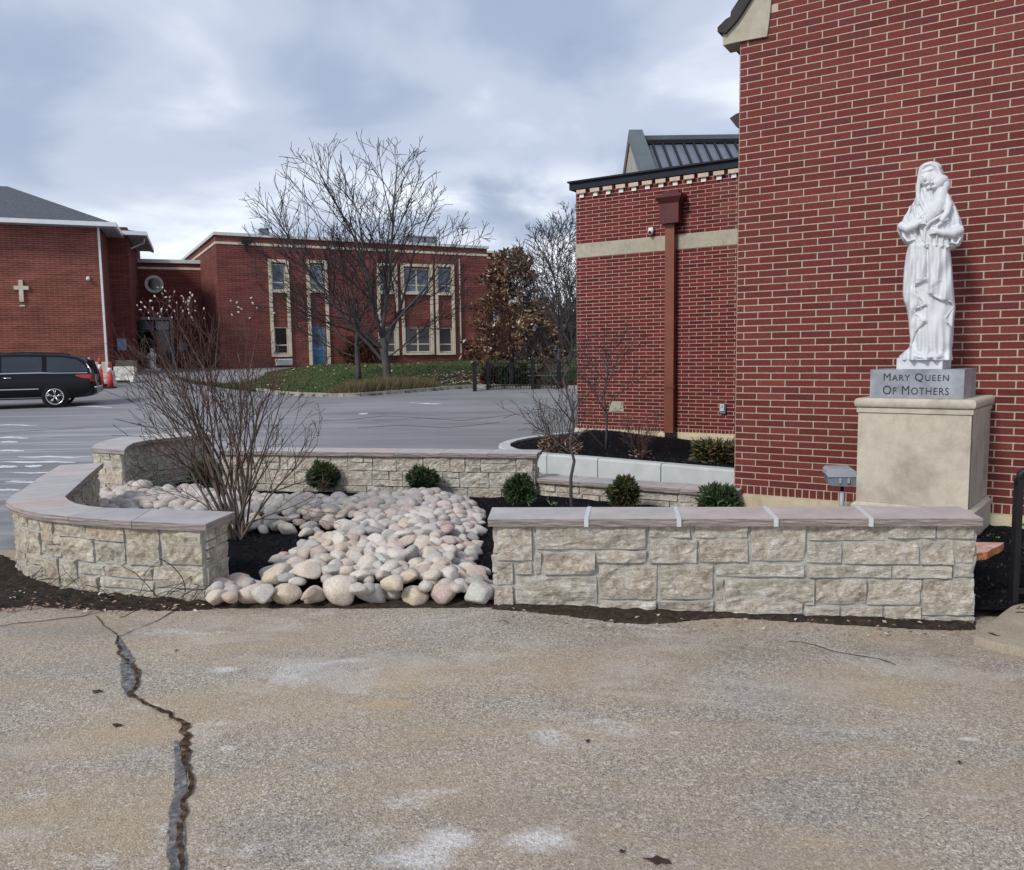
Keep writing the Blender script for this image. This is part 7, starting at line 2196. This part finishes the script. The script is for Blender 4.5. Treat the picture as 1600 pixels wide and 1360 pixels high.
front = [(341, 925, 36, 40, 'round greenish grey river rock against the foot of the curved wall'), (372, 912, 46, 34, 'long pinkish rock leaning just behind the greenish round rock'), (399, 928, 58, 42, 'big angular pink and cream rock in the front row, left part'),
         (449, 928, 50, 42, 'egg shaped buff rock in the front row right of the big angular pink one'), (490, 930, 36, 38, 'pink veined rock between the egg shaped and the largest rock'), (535, 922, 66, 56, 'largest rock of the front row, cream and rose'),
         (583, 928, 52, 40, 'dark grey rock right of the largest front row rock'), (613, 927, 34, 32, 'pale grey notched rock right of the dark grey one'), (650, 931, 46, 34, 'low tan rock in the middle right of the front row'),
         (694, 929, 44, 40, 'reddish pink rock second from the right in the front row'), (748, 927, 55, 44, 'smooth pale grey-green rock against the end of the straight wall')]
placed = []; FC = [4, 0, 3, 8, 0, 1, 7, 9, 8, 6, 4]
for u, v, wp, hp, lab in front:
    p = G(u, v+hp*.46, .0); y = p.y+.035; k = y/FPX
    w, h = wp*k*.94, hp*k*.90
    q = W(u, v, y); put_rock(q.x, y, max(h*.42, h*.5-.01), w*1.08, w*.95, h*1.05, rkr.uniform(-.3, .3), lab, tilt=.1, colr=FC[len(placed)])
    placed.append((q.x, y, w*.5))
cand = []
x0, x1 = min(p[0] for p in rp), max(p[0] for p in rp); y0, y1 = min(p[1] for p in rp), max(p[1] for p in rp)
tries = 0
while tries < 60000 and len(cand) < 640:
    tries += 1
    x, y = rkr.uniform(x0, x1), rkr.uniform(y0, y1)
    if not inpoly(x, y, rp): continue
    r_ = rkr.uniform(.047, .075) * (1.2 if rkr.random() < .22 else 1)
    e = polydist(x, y, rp)
    if y < rp[0][1]+.15: continue
    if any((x-a)**2+(y-b)**2 < ((r_+c_)*.74)**2 for a, b, c_ in placed): continue
    placed.append((x, y, r_)); cand.append((x, y, r_, e))
print('rocks', len(cand))
cand.sort(key=lambda q: q[1])
stuff = []
for i, (x, y, r_, e) in enumerate(cand):
    w = r_*2.5; h = w*rkr.uniform(.48, .74); z = .02+h*.36+.10*sm(.0, .35, e)+.02*noise.noise(Vector((x*3, y*3, 0)))
    side_ = 'left' if x < -1.75 else 'right' if x > -.75 else 'middle'
    if x < -2.3 and y > 6.3: lab = '%s river rock, '+('far end' if x < -3.6 else 'middle' if x < -3.0 else 'bush end')+' of the strip behind the curved wall'
    elif y < 5.75: lab = '%s river rock just behind the front row, '+side_+' part'
    elif y < 6.9: lab = '%s river rock in the middle of the spill, '+side_+' side'
    elif y < 7.7: lab = '%s river rock in the upper part of the spill, '+side_+' side'
    else: lab = '%s river rock in the farthest rows, '+side_+' side'
    if len(front)+i >= 300: stuff.append((x, y, z, w, h)); continue
    put_rock(x, y, z, w, w*rkr.uniform(.75, .95), h, rkr.uniform(0, 3.14), lab)
# a second, sparse layer resting on the first
n2_ = 0
# filler cobbles below the large ones
mb = MB(); rs = random.Random(5)
fill = []
for _ in range(900):
    x, y = rs.uniform(x0, x1), rs.uniform(y0, y1)
    if inpoly(x, y, rp) and polydist(x, y, rp) > .06 and y > rp[0][1]+.16: fill.append((x, y, .05+.075*sm(0, .35, polydist(x, y, rp)), rs.uniform(.09, .155), rs.uniform(.055, .085)))
bmm = bmesh.new()
bmx = []
for (x, y, z, w, h) in fill+stuff:
    me = RM[rs.randrange(len(RM))]; a = rs.uniform(0, 3.14)
    ico = bmesh.new(); bmesh.ops.create_icosphere(ico, subdivisions=2 if h < .081 else 3, radius=1)
    off = Vector((rs.uniform(0, 50), rs.uniform(0, 50), 0)); ca, sa = math.cos(a), math.sin(a); V = []
    for v_ in ico.verts:
        p = v_.co*(1+.15*noise.noise(v_.co*1.1+off)); px2, py2 = p.x*w/2, p.y*w*.42; V.append((x+px2*ca-py2*sa, y+px2*sa+py2*ca, z+p.z*h/2))
    mb.add(V, [tuple(q.index for q in f.verts) for f in ico.faces]); ico.free()
cob_ = mb.build('cobbles', M['rock'], None, True, 'stuff'); cob_.color = (.46, .42, .38, 1)
tag(cob_, 'small cobbles filling the gaps under the large river rocks')
#tag('cobbles', M['rock'], None, True, 'stuff'), 'small cobbles filling the gaps under the large river rocks')
bmm.free()

# ------------------------------------------------------------------ black minivan
Yv = 26.3
pr_ = W(148, 600, Yv)
XR = pr_.x; ZV = lotz(XR, Yv)+.0
van = thing('parked_van', 'black minivan parked sideways at the left edge, chrome trim and red tail light', 'van', (XR, Yv, ZV))
van.rotation_euler.z = R(21)
t = NT('black car paint'); M['car'] = t.fin((.004, .0045, .007), .22, None, .35)
t = NT('privacy glass'); M['car_glass'] = t.fin((.025, .032, .04), .05, None, .7)
t = NT('front side glass'); M['car_glass2'] = t.fin((.30, .42, .38), .08, None, .6)
t = NT('black pillar'); M['pillar'] = t.fin((.006, .006, .007), .4, None, .2)
t = NT('chrome'); M['chrome'] = t.fin((.72, .74, .76), .18, None, .5, 1.0)
t = NT('alloy'); M['alloy'] = t.fin((.62, .64, .66), .25, None, .5, .8)
t = NT('tyre'); M['tyre'] = t.fin((.012, .012, .012), .85, None, .2)
t = NT('red lens'); M['redlens'] = t.fin((.42, .012, .02), .15, None, .6)
HW = .97
# (u from the tail, sill z, belt z, roof z, half width belt, half width roof)
ST = [(0.00, .52, .95, 1.02, .80, .66), (.03, .42, 1.02, 1.16, .88, .66), (.10, .34, 1.06, 1.30, .93, .68), (.30, .30, 1.09, 1.55, .955, .71), (.55, .28, 1.10, 1.655, .965, .73), (1.0, .26, 1.10, 1.715, .97, .745),
      (1.6, .26, 1.09, 1.745, .97, .75), (2.3, .26, 1.08, 1.75, .97, .75), (2.9, .26, 1.07, 1.73, .97, .74), (3.4, .26, 1.06, 1.65, .965, .72), (3.9, .26, 1.05, 1.42, .96, .70), (4.3, .27, 1.04, 1.16, .95, .72), (4.5, .27, 1.02, 1.06, .94, .74),
      (4.9, .30, .90, .93, .88, .72), (5.1, .36, .70, .74, .76, .64), (5.16, .44, .60, .62, .66, .56)]
def st_at(u):
    for a, b in zip(ST, ST[1:]):
        if a[0] <= u <= b[0]:
            f = (u-a[0])/(b[0]-a[0]); f2 = f
            return [x+(y-x)*f2 for x, y in zip(a, b)]
    return list(ST[-1])
def ring(u):
    _, zs, zb_, zr_, hb, hr = st_at(u)
    g = zr_-zb_
    half = [(0.0, zs-.0), (hb*.86, zs), (hb*.975, zs+.05), (hb, zs+(zb_-zs)*.35), (hb*.995, zs+(zb_-zs)*.72), (hb*.985, zb_-.03), (hb*.965, zb_), (hr+(hb*.965-hr)*.5, zb_+g*.45), (hr+(hb*.965-hr)*.12, zb_+g*.84), (hr-.05, zb_+g*.96), (hr-.20, zr_-.002), (0, zr_+.0)]
    # y negative side faces the camera
    P = [(-y, z) for y, z in half]+[(y, z) for y, z in reversed(half[1:-1])]
    return [(XR-u, Yv+.97+y, ZV+z) for y, z in P]
us = [0, .015, .03, .06, .10, .16, .22, .30, .4, .55] + [.55+.09*i for i in range(1, 41)] + [4.24, 4.3, 4.4, 4.5, 4.7, 4.9, 5.0, 5.1, 5.16]
us = sorted(set(us))
mb = MB(); R0 = [ring(u) for u in us]; m = len(R0[0]); vs = [p for r_ in R0 for p in r_]
# wheel arches: leave out side faces inside the arch circles
wc = [(1.17, .34), (4.17, .34)]
fsx = []
for i in range(len(us)-1):
    um = (us[i]+us[i+1])/2
    for j in range(m):
        fsx.append((i*m+j, i*m+(j+1) % m, (i+1)*m+(j+1) % m, (i+1)*m+j))
fsx += [tuple(range(m)), tuple((len(us)-1)*m+j for j in range(m-1, -1, -1))]
mb.add(vs, fsx); body = mb.build('body', M['car'], van, True)
bev = None
def side(u, z, out=.004):
    """point on the camera-facing flank at tail distance u, height z"""
    r_ = st_at(u); zs, zb_, zr_, hb, hr = r_[1:]; g = zr_-zb_
    H = [(hb*.86, zs), (hb*.975, zs+.05), (hb, zs+(zb_-zs)*.35), (hb*.995, zs+(zb_-zs)*.72), (hb*.985, zb_-.03), (hb*.965, zb_), (hr+(hb*.965-hr)*.5, zb_+g*.45), (hr+(hb*.965-hr)*.12, zb_+g*.84), (hr-.05, zb_+g*.96)]
    for (y0_, z0_), (y1_, z1_) in zip(H, H[1:]):
        if z0_ <= z <= z1_: y = y0_+(y1_-y0_)*(z-z0_)/(z1_-z0_); break
    else: y = H[-1][0] if z > H[-1][1] else H[0][0]
    return Vector((XR-u, Yv+.97-(y+out), ZV+z))
def patch_(name, outline, mat, out=.005, n=14, thick=.0, par=None):
    """panel following the flank; outline: list of (u, zlow, zhigh)"""
    mb = MB(); L = []
    for (a, b) in zip(outline, outline[1:]):
        for k in range(n): f = k/n; L.append([x+(y-x)*f for x, y in zip(a, b)])
    L.append(list(outline[-1])); vs = []; M_ = 6
    for u, zl, zh in L:
        for j in range(M_+1): vs.append(side(u, zl+(zh-zl)*j/M_, out))
    mb.add(vs, [(i*(M_+1)+j, i*(M_+1)+j+1, (i+1)*(M_+1)+j+1, (i+1)*(M_+1)+j) for i in range(len(L)-1) for j in range(M_)])
    return mb.build(name, mat, par or van, True)
patch_('pillar_panel', [(.16, 1.105, 1.20), (.30, 1.105, 1.40), (.50, 1.105, 1.56), (.85, 1.105, 1.625), (1.5, 1.105, 1.65), (2.8, 1.10, 1.65), (3.3, 1.10, 1.58), (4.0, 1.09, 1.25)], M['pillar'], .002)
patch_('side_window', [(.20, 1.135, 1.19), (.30, 1.13, 1.36), (.50, 1.13, 1.52), (.85, 1.13, 1.59), (1.36, 1.13, 1.615)], M['car_glass'])
patch_('side_window', [(1.50, 1.13, 1.615), (2.0, 1.125, 1.625), (2.62, 1.12, 1.62)], M['car_glass'])
patch_('side_window', [(2.80, 1.115, 1.61), (3.2, 1.11, 1.57), (3.5, 1.11, 1.50), (3.95, 1.105, 1.24)], M['car_glass2'])
patch_('chrome_trim', [(.2, 1.075, 1.10), (1.2, 1.08, 1.105), (1.5, 1.095, 1.125), (3.9, 1.08, 1.108)], M['chrome'], .012)
patch_('chrome_trim', [(1.62, .585, .605), (4.0, .58, .60)], M['chrome'], .010)
patch_('sill_trim', [(1.52, .27, .325), (3.8, .27, .325)], M['chrome'], .012)
patch_('tail_light', [(.035, .965, 1.005), (.10, .90, 1.035), (.35, .92, 1.04), (.55, .99, 1.03)], M['redlens'], .008)
patch_('tail_light_lower', [(.02, .80, .88), (.12, .82, .90)], M['redlens'], .006)
mb = MB(); mb.tube([side(.09, 1.06, .01), side(.14, 1.22, .01), side(.24, 1.40, .01)], .018, 6); mb.build('rear_pillar_trim', M['chrome'], van, True)
for u in (2.35, 3.05):
    mb = MB(); mb.tube([side(u, .955, .02), side(u+.12, .96, .04), side(u+.24, .955, .02)], .017, 8); mb.build('door_handle', M['chrome'], van, True)
for u in (1.44, 2.71, 4.02):
    mb = MB(); mb.tube([side(u, .34, .001), side(u, .7, .001), side(u, 1.08, .001)], .006, 4); mb.build('door_seam', M['black'], van)
mb = MB(); mb.tube([side(.12, .92, .0), side(.8, .93, .0), side(2.6, .93, .0), side(2.7, .93, .0)], .004, 4); mb.build('slide_rail', M['black'], van)
# rear glass, bumper and plate face away; still built
mb = MB(); mb.add([(XR-.16, Yv+.32, ZV+1.5), (XR-.16, Yv+1.62, ZV+1.5), (XR-.035, Yv+1.75, ZV+1.08), (XR-.035, Yv+.2, ZV+1.08)], [(0, 1, 2, 3)]); mb.build('rear_window', M['car_glass'], van)
mb = MB(); mb.fbox(Frame((XR-.20, Yv+.10, 0), 0), 0, .24, -1.74, .0, ZV+.42, ZV+.62); mb.build('bumper', M['car'], van)
mb = MB(); mb.fbox(Frame((XR-.02, Yv+.08, 0), 0), 0, .065, -1.7, .0, ZV+.60, ZV+.64); mb.build('bumper_step', M['chrome'], van)
for (u, zc_) in wc:
    for sidey, ys in ((0, Yv+.0), (1, Yv+1.94-.24)):
        wx, wz = XR-u, ZV+.335; F = Frame((wx, ys, 0), 0)
        mb = MB(); mb.disc(F, 0, wz, .001, .385, .008 if not sidey else -.24, -.22 if not sidey else 0, 36); 
        if not sidey: mb.build('wheel_arch', M['black'], van)
        n0, n1 = (.028, -.2) if not sidey else (-.01, -.24)
        mb = MB(); mb.disc(F, 0, wz, .255, .335, n0, n1, 40); wh = mb.build('wheel', M['tyre'], van, True)
        if sidey: continue
        mb = MB(); mb.disc(F, 0, wz, .232, .262, .036, -.1, 40); mb.build('rim', M['alloy'], wh, True)
        mb = MB(); mb.disc(F, 0, wz, .001, .235, -.05, -.08, 32); mb.build('wheel_back', M['black'], wh)
        mb = MB(); mb.disc(F, 0, wz, .001, .045, .034, -.03, 18)
        mb.build('hub', M['alloy'], wh, True)
        for k in range(5):
            a = 2*math.pi*k/5+.3; mb = MB()
            for da in (-.14, .14):
                p0 = F.pt(.04*math.cos(a), .026, wz+.04*math.sin(a)); p1 = F.pt(.24*math.cos(a+da), .028, wz+.24*math.sin(a+da)); mb.tube([p0, p1], [.014, .010], 6)
            mb.build('spoke', M['alloy'], wh, True)
mb = MB(); q = side(3.85, 1.1, .02); mb.ball((q.x, q.y-.10, q.z+.05), .10, 12, 8, (1.0, .9, .75)); mb.build('side_mirror', M['car'], van, True)
mb = MB(); q = [Vector((XR-u, Yv+.97-.62, ZV+st_at(u)[3]+.02)) for u in (.7, 1.0, 2.0, 3.0)]; mb.tube(q, .018, 6); mb.build('roof_rail', M['black'], van, True)

# ------------------------------------------------------------------ entrance corner of the link building
q = W(216, 580, 44.0); q.z = lotz(q.x, 44.0)
gar = thing('dark_evergreen', 'tall narrow dark evergreen hung with green garland beside the link doorway', 'shrub', tuple(q))
H_ = W(213, 503, 44).z-q.z
mbm = MB(); rg = random.Random(2)
for _ in range(2400):
    z = q.z+H_*rg.random(); r_ = .36*(1-.3*((z-q.z)/H_)**3)*rg.random()**.3; a = rg.uniform(0, 6.28); b0 = Vector((q.x-.12+r_*math.cos(a), q.y+r_*math.sin(a), z))
    d = Vector((math.cos(a), math.sin(a), .5)).normalized(); s = d.orthogonal().normalized()*.03; mbm.cur = rg.random(); mbm.add([b0-s, b0+s, b0+d*.16], [(0, 1, 2)])
mbm.build('foliage', M['evergreen_dark'], gar)
mb = MB(); mb.tube([(q.x-.1, q.y, q.z-.1), (q.x-.1, q.y, q.z+H_*.9)], .05, 7); mb.build('trunk', M['bark_dark'], gar)
gm = MB()
for _ in range(260):
    f = rg.random(); b0 = W(221+rg.gauss(0, 2.0)+f*4, 505+f*50, 43.4)+Vector((0, rg.gauss(0, .05), 0)); d = Vector((rg.gauss(0, 1), -.5, rg.gauss(0, 1))).normalized()*.12; s = Vector((.03, 0, .02)); gm.cur = rg.random(); gm.add([b0-s, b0+s, b0+d], [(0, 1, 2)])
gm.build('garland', M['garland'], gar)
q = W(239, 579, 42.5); q.z = lotz(q.x, 42.5)
stt = thing('small_statue', 'distant small white statue before the link doorway, half hidden by bush twigs', 'statue', tuple(q))
H_ = W(239, 545, 42.5).z-q.z
mb = MB(); mb.box(q.x-.36, q.x+.36, 42.2, 42.8, q.z-.05, q.z+.12); mb.build('plinth', M['marble'], stt)
mb = MB(); mb.tube([(q.x, 42.5, q.z+.12), (q.x, 42.5, q.z+.2), (q.x, 42.5, q.z+H_*.55), (q.x, 42.5, q.z+H_*.78), (q.x, 42.5, q.z+H_*.84)], [.24, .20, .15, .20, .07], 12)
mb.ball((q.x, 42.48, q.z+H_*.91), .10, 12, 8, (1, 1, 1.25))
for s_ in (-1, 1): mb.tube([(q.x+s_*.17, 42.5, q.z+H_*.76), (q.x+s_*.2, 42.4, q.z+H_*.6), (q.x+s_*.05, 42.28, q.z+H_*.62)], [.06, .05, .035], 7)
mb.build('figure', M['marble'], stt, True)
q = W(284, 542, 46.0)
zz_ = lotz(q.x, 46)
wr = thing('wall_plaque', 'small pale blue plaque on the link wall right of the doorway', 'plaque', tuple(q))
Fw_ = Lk; a, b_ = Lk.hit(284, 542)
mb = MB(); mb.disc(Lk, a, b_, .001, .26, .01, .05, 20); mb.build('disc', simple('pale blue plaque', (.28, .33, .48), .6, .2, 9), wr)
mb = MB(); mb.disc(Lk, a, b_, .24, .30, .0, .065, 20); mb.build('rim', M['black'], wr)
